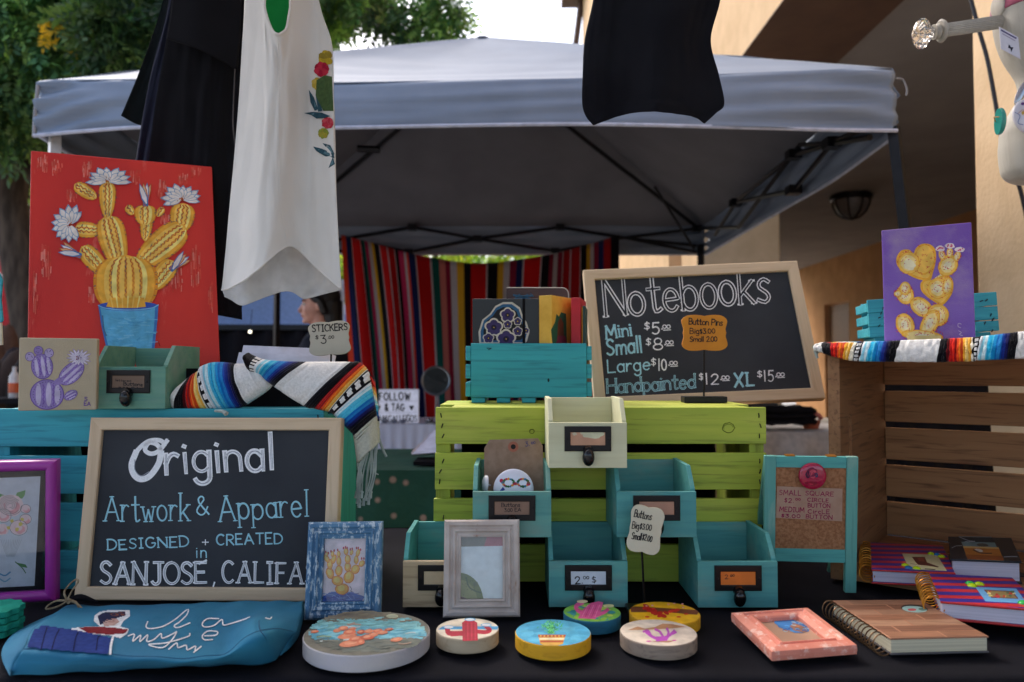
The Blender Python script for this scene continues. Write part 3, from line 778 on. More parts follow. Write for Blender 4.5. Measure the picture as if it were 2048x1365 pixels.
# white side curtain next to the blanket
G = [[P(664 + 24 * u + 3 * math.sin(u * 9 + s_ * 5), 560 + 520 * s_, 5.6 + .03 * math.sin(u * 12)) for u in [k / 11 for k in range(12)]] for s_ in [k / 15 for k in range(16)]]
b = B(); b.grid(G); tag(b.make('white_curtain', mat("white_curtain_cloth", S(205, 202, 205), .9), smooth=True, ang=180, solid=.004), 'narrow white curtain hanging left of the striped blanket', 'curtain')

# tables behind
def cloth_table(name, label, x0, x1, y0, y1, h, m, top_m=None, folds=40, amp=.018, drop=None, parts=True):
    t = thing(name, label, 'table', at(((x0 + x1) / 2, (y0 + y1) / 2, 0)))
    w, d = (x1 - x0) / 2, (y1 - y0) / 2
    b = B(); b.box(-w + .03, w - .03, -d + .03, d - .03, h - .035, h - .006); b.make('tabletop', mat("plastic_tabletop", S(190, 190, 185), .6), t)
    for sx in (-1, 1):
        for sy in (-1, 1):
            b = B(); b.tube([(sx * (w - .1), sy * (d - .1), 0), (sx * (w - .1), sy * (d - .1), h - .036)], .014, 8); b.make('leg', frame_m, t)
    per = []
    n = 260
    corners = [(-w, -d), (w, -d), (w, d), (-w, d), (-w, -d)]
    tot = 4 * w + 4 * d; 
    for k in range(n + 1):
        s_ = k / n * tot
        for a, c in zip(corners[:-1], corners[1:]):
            l = math.dist(a, c)
            if s_ <= l + 1e-9:
                f = s_ / l; per.append((a[0] + (c[0] - a[0]) * f, a[1] + (c[1] - a[1]) * f)); break
            s_ -= l
    G = []
    drop = drop or h - .04
    for i in range(12):
        s_ = i / 11; row = []
        for k, (x, y) in enumerate(per):
            nx, ny = (x / w, y / d); q = max(abs(nx), abs(ny))
            ph = (math.sin(k / n * folds * 6.28 + 2 * math.sin(k * .05)) + 1) * amp * s_ ** .7 + .01 * s_
            ex = nx if abs(nx) > .98 else 0; ey = ny if abs(ny) > .98 else 0
            row.append((x + ex * ph, y + ey * ph, h - drop * s_ + .008 * noise.noise(Vector((k * .2, 0, 3))) * s_))
        G.append(row)
    b = B(); b.grid(G)
    n0 = len(b.v); tp_ = [[(-w + 2 * w * i / 20, -d + 2 * d * j / 10, h + (.004 * noise.noise(Vector((i * .7, j * .7, 1))) if 0 < i < 20 and 0 < j < 10 else 0)) for i in range(21)] for j in range(11)]
    b.grid(tp_); b.make('tablecloth', m, t, smooth=True, ang=70)
    return t
def dots_cloth():
    m = bpy.data.materials.new("green_flowered_cloth"); m.use_nodes = True
    N = m.node_tree.nodes; Lk = m.node_tree.links; bs = N["Principled BSDF"]; bs.inputs["Roughness"].default_value = .9
    tc = N.new("ShaderNodeTexCoord"); vo = N.new("ShaderNodeTexVoronoi"); vo.inputs["Scale"].default_value = 17; vo.inputs["Randomness"].default_value = .55
    Lk.new(tc.outputs["Object"], vo.inputs[0]); rp = N.new("ShaderNodeValToRGB")
    e = rp.color_ramp.elements; e[0].position = .12; e[0].color = S(180, 150, 126); e[1].position = .24; e[1].color = S(30, 84, 62)
    Lk.new(vo.outputs["Distance"], rp.inputs[0])
    nz = N.new("ShaderNodeTexNoise"); nz.inputs["Scale"].default_value = 6; nz.inputs["Detail"].default_value = 4; Lk.new(tc.outputs["Object"], nz.inputs[0])
    mx = N.new("ShaderNodeMixRGB"); mx.blend_type = 'MULTIPLY'; mx.inputs[0].default_value = .5; Lk.new(rp.outputs[0], mx.inputs[1]); Lk.new(nz.outputs["Fac"], mx.inputs[2])
    Lk.new(mx.outputs[0], bs.inputs["Base Color"])
    bp = N.new("ShaderNodeBump"); bp.inputs["Distance"].default_value = .03; bp.inputs["Strength"].default_value = .7; Lk.new(nz.outputs["Fac"], bp.inputs["Height"]); Lk.new(bp.outputs[0], bs.inputs["Normal"])
    return m
cloth_table('green_table', 'table under a crumpled green flowered cloth behind the crates', -.72, .6, 2.5, 3.15, .75, dots_cloth(), folds=14, amp=.02)
whitecl = mat("white_satin_skirt", S(214, 212, 226), .6, S(200, 198, 214), 5)
cloth_table('white_skirted_table', 'table with a white gathered skirt in front of the striped blanket', -1.1, .1, 4.25, 4.85, .77, whitecl, folds=60, amp=.025)
cloth_table('pale_side_table', 'pale covered table beside the arcade behind the large chalkboard', 1.25, 1.95, 3.95, 4.6, .75, mat("pale_cloth", S(190, 182, 176), .8), folds=10, drop=.14)
cloth_table('black_garment_stand_in', 'added black draped form standing for dark garments behind the gaps of the pine crate', 1.03, 1.395, 2.2, 2.33, 1.04, mat('black_drape', S(24, 23, 27), .95), folds=16)  # added so the pine crate gaps look dark, in place of black garments
# things on the side table
t = thing('folded_dark_clothes', 'pile of folded black clothes on the pale side table', 'clothes', at(P(1560, 843, 4.15)))
for k in range(3):
    G = [[(-.16 + .32 * i / 12 + .01 * math.sin(j), -.1 + .2 * j / 8, .015 + .03 * k + .012 * noise.noise(Vector((i * .5, j * .5, k))) - .02 * ((i in (0, 12)) or (j in (0, 8)))) for i in range(13)] for j in range(9)]
    b = B(); b.grid(G); b.make('folded_garment', mat("black_cotton", S(26, 24, 28), .95), t, smooth=True, solid=.018)
t = thing('pink_succulent_pot', 'small potted pink succulent on the pale side table', 'plant', at(P(1622, 862, 4.2)))
b = B(); b.lathe([(.035, 0), (.05, .05), (.053, .06), (.045, .06)], n=16); b.make('pot', mat("terracotta", S(176, 96, 70), .8), t, smooth=True)
b = B()
for k in range(22):
    a = k * 2.4; r = .012 + .0022 * k; b.ball((r * math.cos(a), r * math.sin(a), .07 + .002 * (22 - k)), .015, .011, .012, 8)
b.make('leaf_rosette', mat("pink_leaf", S(196, 110, 96), .6), t, smooth=True)
t = thing('folding_chair', 'dark folding chair standing under the pale side table', 'chair', at((1.6, 4.9, 0)))
b = B(); b.box(-.2, .2, -.2, .2, .44, .46); b.make('seat', frame_m, t, bevel=.005)
b = B(); b.box(-.2, .2, .18, .2, .6, .85); b.make('backrest', frame_m, t, bevel=.005)
for sx in (-.18, .18):
    for sy in (-.18, .18): b = B(); b.tube([(sx, sy, 0), (sx, sy, .44 if sy < 0 else .8)], .012, 6); b.make('leg', frame_m, t)

# light box sign and round mirror on the white table
c = fit([(757, 779), (836, 779), (836, 850), (757, 850)], depth=4.35, yaw=0, lean=3, wy=5, wl=5)
t = thing('letter_sign', 'white letter board sign with black capitals reading FOLLOW & TAG', 'sign', c)
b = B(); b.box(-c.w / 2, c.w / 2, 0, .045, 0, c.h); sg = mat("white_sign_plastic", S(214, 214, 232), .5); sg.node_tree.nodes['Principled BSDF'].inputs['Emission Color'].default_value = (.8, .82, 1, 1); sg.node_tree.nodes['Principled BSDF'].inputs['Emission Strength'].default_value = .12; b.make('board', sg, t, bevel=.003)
for z in (.02, c.h * .34, c.h * .66, c.h - .008):
    b = B(); b.box(-c.w / 2 + .003, c.w / 2 - .003, -.004, 0, z - .0015, z + .0015); b.make('rail', mat("sign_rail", S(190, 190, 208), .4), t)
a = Art.plane(c, 1, -.0045)
bl_ = S(22, 22, 30)
text(a, "FOLLOW", (759, 800), (820, 800), 14, 2.6, bl_, gap=.32)
text(a, "& TAG", (770, 822), (808, 822), 13.5, 2.5, bl_, gap=.3)
text(a, "AM.GALLEGOS", (757, 845), (834, 844), 13, 1.9, bl_, gap=.2)
for hx in (757, 823):
    a.poly([(hx, 822), (hx - 4.5, 814), (hx - 3.5, 810.5), (hx, 813), (hx + 3.5, 810.5), (hx + 4.5, 814)], bl_)
a.done('lettering', t, INK)
mc = P(872, 762, 4.3)
t = thing('round_mirror', 'round table mirror with grey rim on a thin stand before the blanket', 'mirror', at((mc.x, mc.y, .77)))
zc = mc.z - .77; Mx = Matrix.Rotation(math.radians(82), 4, 'X')
b = B(); b.lathe([(.073, -.006), (.084, -.004), (.086, .003), (.08, .009), (.073, .006)], o=(0, 0, zc), n=40, M=Mx, cap=False); b.make('rim', mat("grey_rim", S(140, 142, 146), .35, metal=.8), t, smooth=True)
b = B(); b.lathe([(0, .004), (.074, .004)], o=(0, 0, zc), n=40, M=Mx); b.make('glass', mat("dusky_mirror", S(62, 64, 62), .5), t)
b = B(); b.tube([(0, .01, zc - .08), (0, .01, .01)], .006, 8); b.make('stem', MATS["grey_rim"], t)
b = B(); b.lathe([(.06, 0), (.06, .006), (.01, .012)], n=24); b.make('base', MATS["grey_rim"], t, smooth=True)
silver = mat("silver_trinket", S(190, 190, 196), .25, metal=.9)
for k, (px, r) in enumerate(((770, .022), (788, .018), (806, .02), (858, .024))):
    q = P(px, 853, 4.32); q.z = .771
    t = thing('trinket_dish', ['small silver dish at the left end of the white table', 'small silver dish second from the left under the letter sign', 'small silver dish under the last letters of the sign', 'silver dish right of the letter sign under the mirror'][k], 'dish', at(q), 'silver dishes on the white table')
    b = B(); b.lathe([(r * .5, 0), (r, .012), (r * 1.05, .02), (r * .95, .019), (r * .4, .004), (0, .004)], n=20); b.make('dish', silver, t, smooth=True)
    b = B(); b.ball((0, 0, .018), r * .5, r * .5, r * .35, 10); b.make('trinket', silver, t, smooth=True)
G = [P(870, 852, 3.1), P(876, 862, 3.1), P(823, 908, 2.6), P(822, 906, 2.6)]
t = thing('paper_sign_card', 'white folded card standing slanted on the green cloth', 'card', at((G[2].x, G[2].y, .757)))
o_ = Vector((G[2].x, G[2].y, .757))
b = B(); b.hexa([p - o_ for p in (P(823, 909, 2.62), P(878, 905, 2.62), P(878, 909, 2.75), P(826, 911, 2.75), P(822, 905, 2.62), P(876, 852, 2.85), P(878, 858, 2.87), P(824, 908, 2.64))]); b.make('card', mat("white_card", S(225, 224, 238), .6), t)
b = B(); b.box(.01, .16, -.03, .1, .0, .012); b.make('easel_base', mat("black_cotton", S(26, 24, 28), .95), t)

# far tents
def far_tent(name, label, x0, x1, y0, y1, ze, zp, m, vd=.25, group=None):
    t = thing(name, label, 'canopy', at(((x0 + x1) / 2, (y0 + y1) / 2, 0)), group)
    w, d = (x1 - x0) / 2, (y1 - y0) / 2
    cs = [(-w, -d), (w, -d), (w, d), (-w, d)]
    for i in range(4):
        a, c = cs[i], cs[(i + 1) % 4]
        b = B(); b.add([(a[0], a[1], ze), (c[0], c[1], ze), (0, 0, zp)], [(0, 1, 2)]); b.make('roof_panel', m, t, solid=.004)
        b = B(); b.add([(a[0], a[1], ze), (c[0], c[1], ze), (c[0], c[1], ze - vd), (a[0], a[1], ze - vd)], [(0, 1, 2, 3)]); b.make('valance', m, t, solid=.004)
        b = B(); b.tube([(a[0] * .98, a[1] * .98, 0), (a[0] * .98, a[1] * .98, ze)], .025, 6); b.make('leg', frame_m, t)
    return t
far_tent('blue_canopy', 'pale blue canopy roof seen below the hanging white tank top', -3.9, -1.5, 7.6, 10.4, 1.48, 2.25, mat("blue_canopy_fabric", S(104, 138, 196), .7), .02)
redm = mat("red_canopy_fabric", S(206, 30, 34), .7)
t = far_tent('red_canopy', 'red canopy with white letters on its valance at the left edge', -7.2, -4.95, 7.4, 9.6, 1.95, 2.75, redm, .55)
fr = at((-4.96 - 1.1, 7.38, 0)); bpy.context.view_layer.update()
a = Art.plane(at((0, 7.385, 0)), 1, 0); a.step = .001
text(a, "INC", (-12, 556), (27, 558), 14, 4, S(235, 225, 225))
a.poly([(-40, 470), (5, 496), (24, 520), (22, 528), (0, 508), (-40, 485)], S(225, 222, 228))
o = a.b; o.v = [tuple(Vector(v) + Vector((0, 7.385, 0)) - t.matrix_world.translation) for v in o.v]; o.make('valance_lettering', INK, t)
b = B(); b.add([(.9, -1.1, 0), (1.2, -1.1, 0), (1.2, -1.1, 1.45), (.9, -1.1, 1.45)], [(0, 1, 2, 3)]); b.make('corner_curtain', redm, t, solid=.01)
far_tent('small_blue_canopy', 'bright blue canopy far off between the tree trunk and the red booth', -12.2, -9.2, 14, 17, 2.0, 2.75, mat("bright_blue_fabric", S(70, 150, 225), .7), .4)
# dark booth with black hanging goods behind the blanket's left edge
blk = mat("black_cotton", S(26, 24, 28), .95)
t = thing('black_booth', 'black walled vendor booth under the pale blue canopy', 'booth', at((-2.6, 7.0, 0)))
G = [[(-1.6 + 3.2 * u + .0, .04 * math.sin(u * 70 + s_), 1.46 * (1 - s_)) for u in [k / 120 for k in range(121)]] for s_ in [k / 8 for k in range(9)]]
b = B(); b.grid(G); b.make('curtain', blk, t, smooth=True, solid=.006)
b = B(); b.box(-1.6, 1.6, -.05, .0, 1.44, 1.49); b.make('rail', frame_m, t)
t = thing('string_light', 'single small warm bulb glowing in the black booth', 'lamp', at(P(500, 664, 6.6)))
b = B(); b.ball((0, 0, 0), .013, n=10)
em = bpy.data.materials.new("warm_bulb"); em.use_nodes = True; em.node_tree.nodes["Principled BSDF"].inputs["Emission Color"].default_value = S(255, 235, 205); em.node_tree.nodes["Principled BSDF"].inputs["Emission Strength"].default_value = 2.0
b.make('bulb', em, t, smooth=True)
b = B(); b.tube([(0, 0, .012), (0, .05, .2)], .003, 5); b.make('wire', frame_m, t)
yw = mat("tan_wall", S(214, 176, 110), .9)
b = B(); b.box(-9.0, -3.7, 16.2, 16.4, 0, 1.75); tag(b.make('tan_wall', yw), 'low tan wall far behind the black booth', 'wall')
# market clutter beyond the left edge: dark stall tables with goods
rc = random.Random(5)
for k in range(7):
    px = [12, 30, -8, 40, 5, 45, 22][k]; py = [760, 790, 800, 745, 720, 800, 735][k]; Y = [5.2, 5.0, 4.9, 6.2, 7.2, 4.8, 6.8][k]
    p = P(px, py, Y); p.z = 0
    t = thing('shopper_bag_pile' if k % 2 else 'dark_crate_pile', ['low dark heap of goods under the red booth', 'bag heap in front of the tree trunk', 'dark heap nearest the left edge of the teal crate', 'bag heap beside the tree trunk base', 'dark goods behind the first heap', 'bag heap directly behind the small cactus canvas', 'dark heap farthest under the red booth'][k], 'goods', at(p), 'dark goods beyond the teal crate')
    cl = [S(46, 40, 44), S(60, 46, 40), S(30, 30, 40), S(90, 66, 54), S(36, 42, 40), S(24, 22, 26), S(70, 84, 74)][k]
    h = P(px, py - 40, Y).z
    b = B(); 
    for q in range(6): b.ball((rc.uniform(-.18, .18), rc.uniform(-.1, .1), h * rc.uniform(.3, .9)), rc.uniform(.08, .16), rc.uniform(.08, .14), h * .3, 12)
    b.ball((0, 0, h * .4), .2, .16, h * .42, 14)
    b.make('heap', mat('heap_cloth_%d' % k, cl, .9, bump=.5, bscale=20), t, smooth=True)
p = P(29, 763, 4.6); t = thing('orange_bottle', 'small bottle with orange label behind the canvas', 'bottle', at((p.x, p.y, p.z - .1)))
b = B(); b.lathe([(.03, 0), (.03, .13), (.012, .16), (.012, .19)], n=14); b.make('body', mat("clear_plastic", S(200, 190, 185), .3), t, smooth=True)
b = B(); b.lathe([(.0315, .03), (.0315, .09)], n=14); b.make('sticker', mat("orange_label", S(220, 96, 50), .5), t, smooth=True)
p.z = 0
t = thing('goods_table', 'dark table with goods at the far left behind the teal crate', 'table', at((p.x - .1, p.y + .1, 0)))
zt_ = P(29, 763, 4.6).z - .1
b = B(); b.box(-.7, .35, -.25, .3, zt_ - .03, zt_); b.make('tabletop', blk, t)
for sx in (-.6, .3): b = B(); b.tube([(sx, 0, 0), (sx, 0, zt_ - .03)], .02, 6); b.make('leg', frame_m, t)

# ================================================================== PERSON behind the stall (head in profile, looking to the left)
def person():
    hp = P(637, 612, 4.35)           # centre of the head
    o = Vector((hp.x, hp.y, 0)); H = hp.z
    t = thing('person', 'dark haired person in a dark jacket looking aside behind the sticker sign', 'person', at(o))
    def skin_chain(pts, name):
        b = B()
        return b
    b = B()
    # head: cranium, face, jaw, nose, lips, chin, ear, neck (faces -x)
    b.ball((.01, 0, H + .035), .092, .074, .092, 24); b.ball((-.02, 0, H - .02), .07, .062, .085, 24)
    b.ball((-.045, 0, H - .075), .036, .038, .032, 16); b.ball((-.02, 0, H - .062), .052, .052, .035, 16)
    b.tube([(-.082, 0, H + .02), (-.098, 0, H - .012), (-.112, 0, H - .03)], [.011, .012, .014], 10); b.ball((-.106, 0, H - .033), .013, .016, .01, 12)
    b.ball((-.086, 0, H - .053), .014, .024, .007, 12); b.ball((-.084, 0, H - .064), .014, .022, .008, 12); b.ball((-.078, 0, H - .09), .016, .02, .014, 12)
    b.ball((-.075, 0, H + .032), .018, .05, .012, 14)
    for s in (-1, 1): b.ball((.02, s * .072, H - .01), .018, .009, .03, 12); b.ball((-.05, s * .042, H - .03), .028, .018, .026, 12)
    b.tube([(0.012, 0, H - .06), (.02, 0, H - .13), (.025, 0, H - .19)], [.055, .052, .06], 16)
    # trunk, arms, legs
    b.tube([(.025, 0, H - .17), (.02, 0, H - .26), (.02, 0, H - .42), (.02, 0, H - .6), (.02, 0, H - .7)], [.07, .13, .14, .12, .14], 18)
    for s in (-1, 1):
        b.tube([(.025, s * .04, H - .19), (.025, s * .16, H - .23), (.03, s * .2, H - .36), (.03, s * .22, H - .52), (-.03, s * .22, H - .64), (-.08, s * .21, H - .74)], [.06, .058, .05, .042, .036, .028], 12)
        hb = Vector((-.1, s * .21, H - .78)); b.ball(hb, .022, .014, .04, 12)
        for k in range(4): b.tube([hb + Vector((-.014 + .011 * k, 0, -.03)), hb + Vector((-.02 + .011 * k, -s * .006, -.06)), hb + Vector((-.018 + .011 * k, -s * .016, -.082 + .004 * abs(k - 1)))], [.0085, .008, .007], 8)
        b.tube([hb + Vector((-.016, 0, .0)), hb + Vector((-.036, -s * .006, -.025)), hb + Vector((-.038, -s * .008, -.045))], [.01, .009, .008], 8)
        b.tube([(.02, s * .08, H - .68), (.02, s * .09, H - .9), (.01, s * .09, (H - .7) * .52), (.03, s * .09, .25), (.03, s * .09, .07)], [.1, .085, .06, .055, .04], 14)
        b.tube([(.05, s * .09, .045), (-.05, s * .1, .045), (-.14, s * .11, .04)], [.042, .042, .034], 10)
    skinm = mat("skin", S(206, 150, 128), .5, S(196, 136, 116), 30)
    o_ = b.make('body', skinm, t, smooth=True, ang=180)
    rm = o_.modifiers.new("fuse", 'REMESH'); rm.mode = 'VOXEL'; rm.voxel_size = .006; rm.use_smooth_shade = True
    sm = o_.modifiers.new("smooth", 'SMOOTH'); sm.factor = .5; sm.iterations = 4
    for s in (-1, 1):
        b = B(); b.ball((-.072, s * .034, H + .006), .012, .014, .011, 12); b.make('eye', mat("eye_white", S(215, 205, 200), .2), t, smooth=True)
        b = B(); b.ball((-.08, s * .037, H + .006), .006, .007, .0065, 10); b.make('iris', mat("dark_iris", S(40, 26, 20), .2), t, smooth=True)
        b = B(); b.tube([(-.088, s * .02, H + .026), (-.082, s * .042, H + .03), (-.06, s * .058, H + .025)], .004, 6); b.make('eyebrow', mat("dark_hair", S(26, 20, 20), .5), t)
    b = B(); b.ball((-.088, 0, H - .058), .0135, .02, .009, 12); b.make('lips', mat("lips", S(178, 92, 84), .4), t, smooth=True)
    # hair: cap and falling back
    b = B(); b.ball((.028, 0, H + .052), .1, .085, .092, 24); b.ball((.075, 0, H - .01), .055, .07, .09, 20)
    b.tube([(.07, 0, H + .02), (.085, 0, H - .1), (.09, 0, H - .2), (.085, 0, H - .3)], [.07, .055, .05, .02], 14)
    for s in (-1, 1): b.tube([(-.05, s * .045, H + .095), (-.03, s * .074, H + .06), (.03, s * .084, H + .02), (.055, s * .075, H - .05)], [.02, .018, .022, .02], 10)
    o_ = b.make('hair', MATS["dark_hair"], t, smooth=True, ang=180); q = o_.modifiers.new("fuse", 'REMESH'); q.mode = 'VOXEL'; q.voxel_size = .007; q.use_smooth_shade = True
    # jacket over torso and arms, trousers, shoes
    b = B(); b.tube([(.03, 0, H - .145), (.025, 0, H - .2), (.02, 0, H - .28), (.02, 0, H - .45), (.02, 0, H - .62), (.02, 0, H - .74)], [.075, .11, .15, .155, .145, .16], 20)
    for s in (-1, 1): b.tube([(.025, s * .05, H - .2), (.025, s * .165, H - .235), (.03, s * .205, H - .36), (.03, s * .225, H - .52), (-.03, s * .222, H - .64), (-.075, s * .212, H - .735)], [.075, .072, .064, .056, .048, .042], 14)
    o_ = b.make('jacket', mat("dark_jacket", S(40, 42, 52), .9), t, smooth=True, ang=180); q = o_.modifiers.new("fuse", 'REMESH'); q.mode = 'VOXEL'; q.voxel_size = .008; q.use_smooth_shade = True
    b = B()
    for s in (-1, 1): b.tube([(.02, s * .075, H - .68), (.02, s * .09, H - .9), (.01, s * .09, (H - .7) * .52), (.03, s * .09, .1)], [.12, .1, .076, .062], 14)
    o_ = b.make('trousers', blk, t, smooth=True, ang=180); q = o_.modifiers.new("fuse", 'REMESH'); q.mode = 'VOXEL'; q.voxel_size = .01; q.use_smooth_shade = True
person()
# ================================================================== THE STALL
clothm = mat("black_tablecloth", S(24, 24, 31), .95, S(18, 18, 24), 8, bump=.5, bscale=900)
t = thing('display_table', 'long table under a black cloth carrying the whole display', 'table', at((0, 1.23, 0)))
b = B(); b.box(-1.12, 1.22, -.37, .37, ZT - .04, ZT - .008); b.make('tabletop', mat("plastic_tabletop", S(190, 190, 185), .6), t)
for sx in (-1.0, 1.1):
    for sy in (-.3, .3): b = B(); b.tube([(sx, sy, 0), (sx, sy, ZT - .04)], .016, 8); b.make('leg', frame_m, t)
G = []
for i in range(60):
    row = []
    for j in range(150):
        u = j / 149; x = -1.16 + 2.42 * u
        s_ = i / 59
        if s_ < .25:
            q = s_ / .25; y = -.4 - .015 * math.sin(u * 60 + math.sin(u * 9) * 3) * (1 - q); z = ZT - .7 * (1 - q) ** 1 - .004
            if q > .97: z = ZT - .006
        else:
            q = (s_ - .25) / .75; y = -.395 + .79 * q; z = ZT - .002 + (.0028 * noise.noise(Vector((x * 5, y * 6, 2))) + .0016 * noise.noise(Vector((x * 22, y * 14, 6))) + .0015 * math.sin(x * 8 + y * 3)) * min(1, q * 6) - .002
        row.append((x, y, z))
    G.append(row)
b = B(); b.grid(G); b.grid([[(-1.16 + 2.42 * j / 40, .395 + .01 * s_, ZT - .004 - .7 * s_ / 1.0) for j in range(41)] for s_ in (0, .05, 1)]); b.make('tablecloth', clothm, t, smooth=True, ang=180)

wcan = bpy.data.materials.new("pale_translucent_fabric"); wcan.use_nodes = True  # roof fabric made translucent so soft top light reaches the table
N_ = wcan.node_tree.nodes; q_ = N_.new("ShaderNodeBsdfTranslucent"); q_.inputs[0].default_value = S(210, 212, 220); m_ = N_.new("ShaderNodeMixShader"); m_.inputs[0].default_value = .5
N_["Principled BSDF"].inputs["Base Color"].default_value = S(205, 208, 216)
wcan.node_tree.links.new(N_["Principled BSDF"].outputs[0], m_.inputs[1]); wcan.node_tree.links.new(q_.outputs[0], m_.inputs[2]); wcan.node_tree.links.new(m_.outputs[0], N_["Material Output"].inputs[0])
# own canopy above the stall and the photographer, and the rail the clothes hang on
t = thing('stall_canopy', 'unseen canopy of this stall, pale to pass soft light, above and behind the hanging clothes', 'canopy', at((0, -.35, 0)))
for a_, c_ in (((-1.5, -1.5), (1.5, -1.5)), ((1.5, -1.5), (1.5, 1.5)), ((1.5, 1.5), (-1.5, 1.5)), ((-1.5, 1.5), (-1.5, -1.5))):
    b = B(); b.add([(a_[0], a_[1], 2.25), (c_[0], c_[1], 2.25), (0, 0, 2.9)], [(0, 1, 2)]); b.make('roof_panel', wcan, t, solid=.003)
    b = B(); b.add([(a_[0], a_[1], 2.25), (c_[0], c_[1], 2.25), (c_[0], c_[1], 2.08), (a_[0], a_[1], 2.08)], [(0, 1, 2, 3)]); b.make('valance', wcan, t, solid=.003)
    b = B(); b.tube([(a_[0] * .99, a_[1] * .99, 0), (a_[0] * .99, a_[1] * .99, 2.24)], .02, 6); b.make('leg', frame_m, t)
t = thing('clothes_rail', 'black clothes rail above the table holding the shirts and bag', 'rail', at((0, 1.12, 0)))
b = B(); b.tube([(-1.4, 0, 1.93), (1.4, 0, 1.93)], .014, 10); b.make('crossbar', frame_m, t, smooth=True)
b = B(); b.tube([(-1.4, .3, 1.93), (1.4, .3, 1.93)], .014, 10); b.make('crossbar', frame_m, t, smooth=True)
for x in (-1.4, 1.4): b = B(); b.tube([(x, 0, 0), (x, 0, 1.93), (x, .3, 1.93)], .016, 8); b.make('post', frame_m, t)

teal = wood("turquoise_wood", S(52, 166, 180), S(42, 148, 164), S(26, 112, 128), gs=.6, wear=(S(120, 190, 190), 9, .72, .8))
tealz = wood("turquoise_wood_upright", S(52, 166, 180), S(42, 148, 164), S(26, 112, 128), axis=2, gs=.45)
lime = wood("lime_green_wood", S(186, 196, 68), S(160, 178, 58), S(112, 122, 36), gs=.6, wear=(S(200, 196, 92), 9, .5, .8, (.25, 1, 1)))
limez = wood("lime_green_wood_upright", S(176, 190, 60), S(150, 160, 60), S(120, 120, 30), axis=2)
pine = wood("pine_board", S(178, 130, 84), S(158, 110, 68), S(104, 64, 36), gs=.8)
piney = wood("pine_board_end", S(150, 108, 70), S(134, 92, 57), S(90, 54, 30), axis=1, gs=.7)
pinez = wood("pine_board_upright", S(176, 132, 88), S(158, 114, 72), S(112, 70, 38), axis=2, gs=.7)
blackmetal = mat("black_metal", S(26, 24, 26), .35, metal=.5)
maple = wood("pale_frame_wood", S(214, 190, 158), S(202, 176, 142), S(176, 146, 112), gs=.35, bump=.05)
maplez = wood("pale_frame_wood_upright", S(214, 190, 158), S(202, 176, 142), S(176, 146, 112), axis=2, gs=.35, bump=.05)
rawd_ = mat('raw_block', S(200, 180, 150), .8)
slate = mat("chalkboard_face", S(40, 43, 49), .85, S(52, 55, 60), 7, bump=.12, bscale=500)

def staple(b, x, y, z, a=0, l=.007):
    ca, sa = math.cos(a), math.sin(a)
    b.tube([(x - ca * l / 2, y, z - sa * l / 2), (x, y - .0012, z), (x + ca * l / 2, y, z + sa * l / 2)], .0009, 5)
def crate(name, label, fr, L, H, D, m, mz, nails, group=None, ns=4):
    t = thing(name, label, 'crate', fr, group)
    gap = .0142; sh = (H - gap * (ns - 1)) / ns
    for k in range(ns):
        z0 = k * (sh + gap); j = R.uniform(-.0015, .0015)
        b = B(); b.box(j, L + R.uniform(-.001, .001), 0, .0095, z0, z0 + sh); b.make('slat', m, t, bevel=.0012)
    for x in (.001, L - .0245):
        b = B(); b.box(x, x + .0235, .0098, .034, .002, H - .002); b.make('post', mz, t, bevel=.001)
    for x in (.0005, L - .0125):
        b = B(); b.box(x, x + .012, .0345, D, .012, H - .012); b.make('end_panel', mz, t, bevel=.001)
    for z in (.0, H - .0115):
        for k in range(3):
            w_ = (D - .012) / 3
            b = B(); b.box(.0, L, .01 + k * w_ + (.024 if k == 0 else 0), .01 + (k + 1) * w_ - .006, z, z + .0115)
            if k == 0: b = B(); b.box(.0255, L - .0255, .0098, .01 + w_ - .006, z, z + .0115)
            b.make('slat', m, t, bevel=.001)
    b = B()
    for k in range(ns):
        z0 = k * (sh + gap)
        for x, n_ in ((.011, nails), (L - .012, nails)):
            for q in range(n_ if k != 1 else 2): staple(b, x + R.uniform(-.003, .004), -.0004, z0 + sh * (.22 + .28 * q), R.uniform(1.0, 2.0))
    b.make('staples', blackmetal, t, kind='stuff')
    return t
YG = 1.2
p = P(870, 1160, YG); g0 = Vector(((870 - 1024) / F * YG, YG, ZT + .001))
GL = (1531 - 870) / F * YG; GH = .2755
fg = at(g0); crate('lime_crate', 'lime green slatted wooden crate behind the little drawers', fg, GL, GH, .25, lime, limez, 3)
bpy.data.objects['lime_crate']['label'] = 'lime green slatted wooden crate behind the little drawers'
YT = 1.16; tx0 = (-16 - 1024) / F * YT; tx1 = (648 - 1024) / F * YT
fl = at((tx0, YT, ZT + .001)); crate('turquoise_crate', 'large turquoise slatted crate under the red cactus painting', fl, tx1 - tx0, GH, .25, teal, tealz, 3)
ZG = ZT + .001 + GH

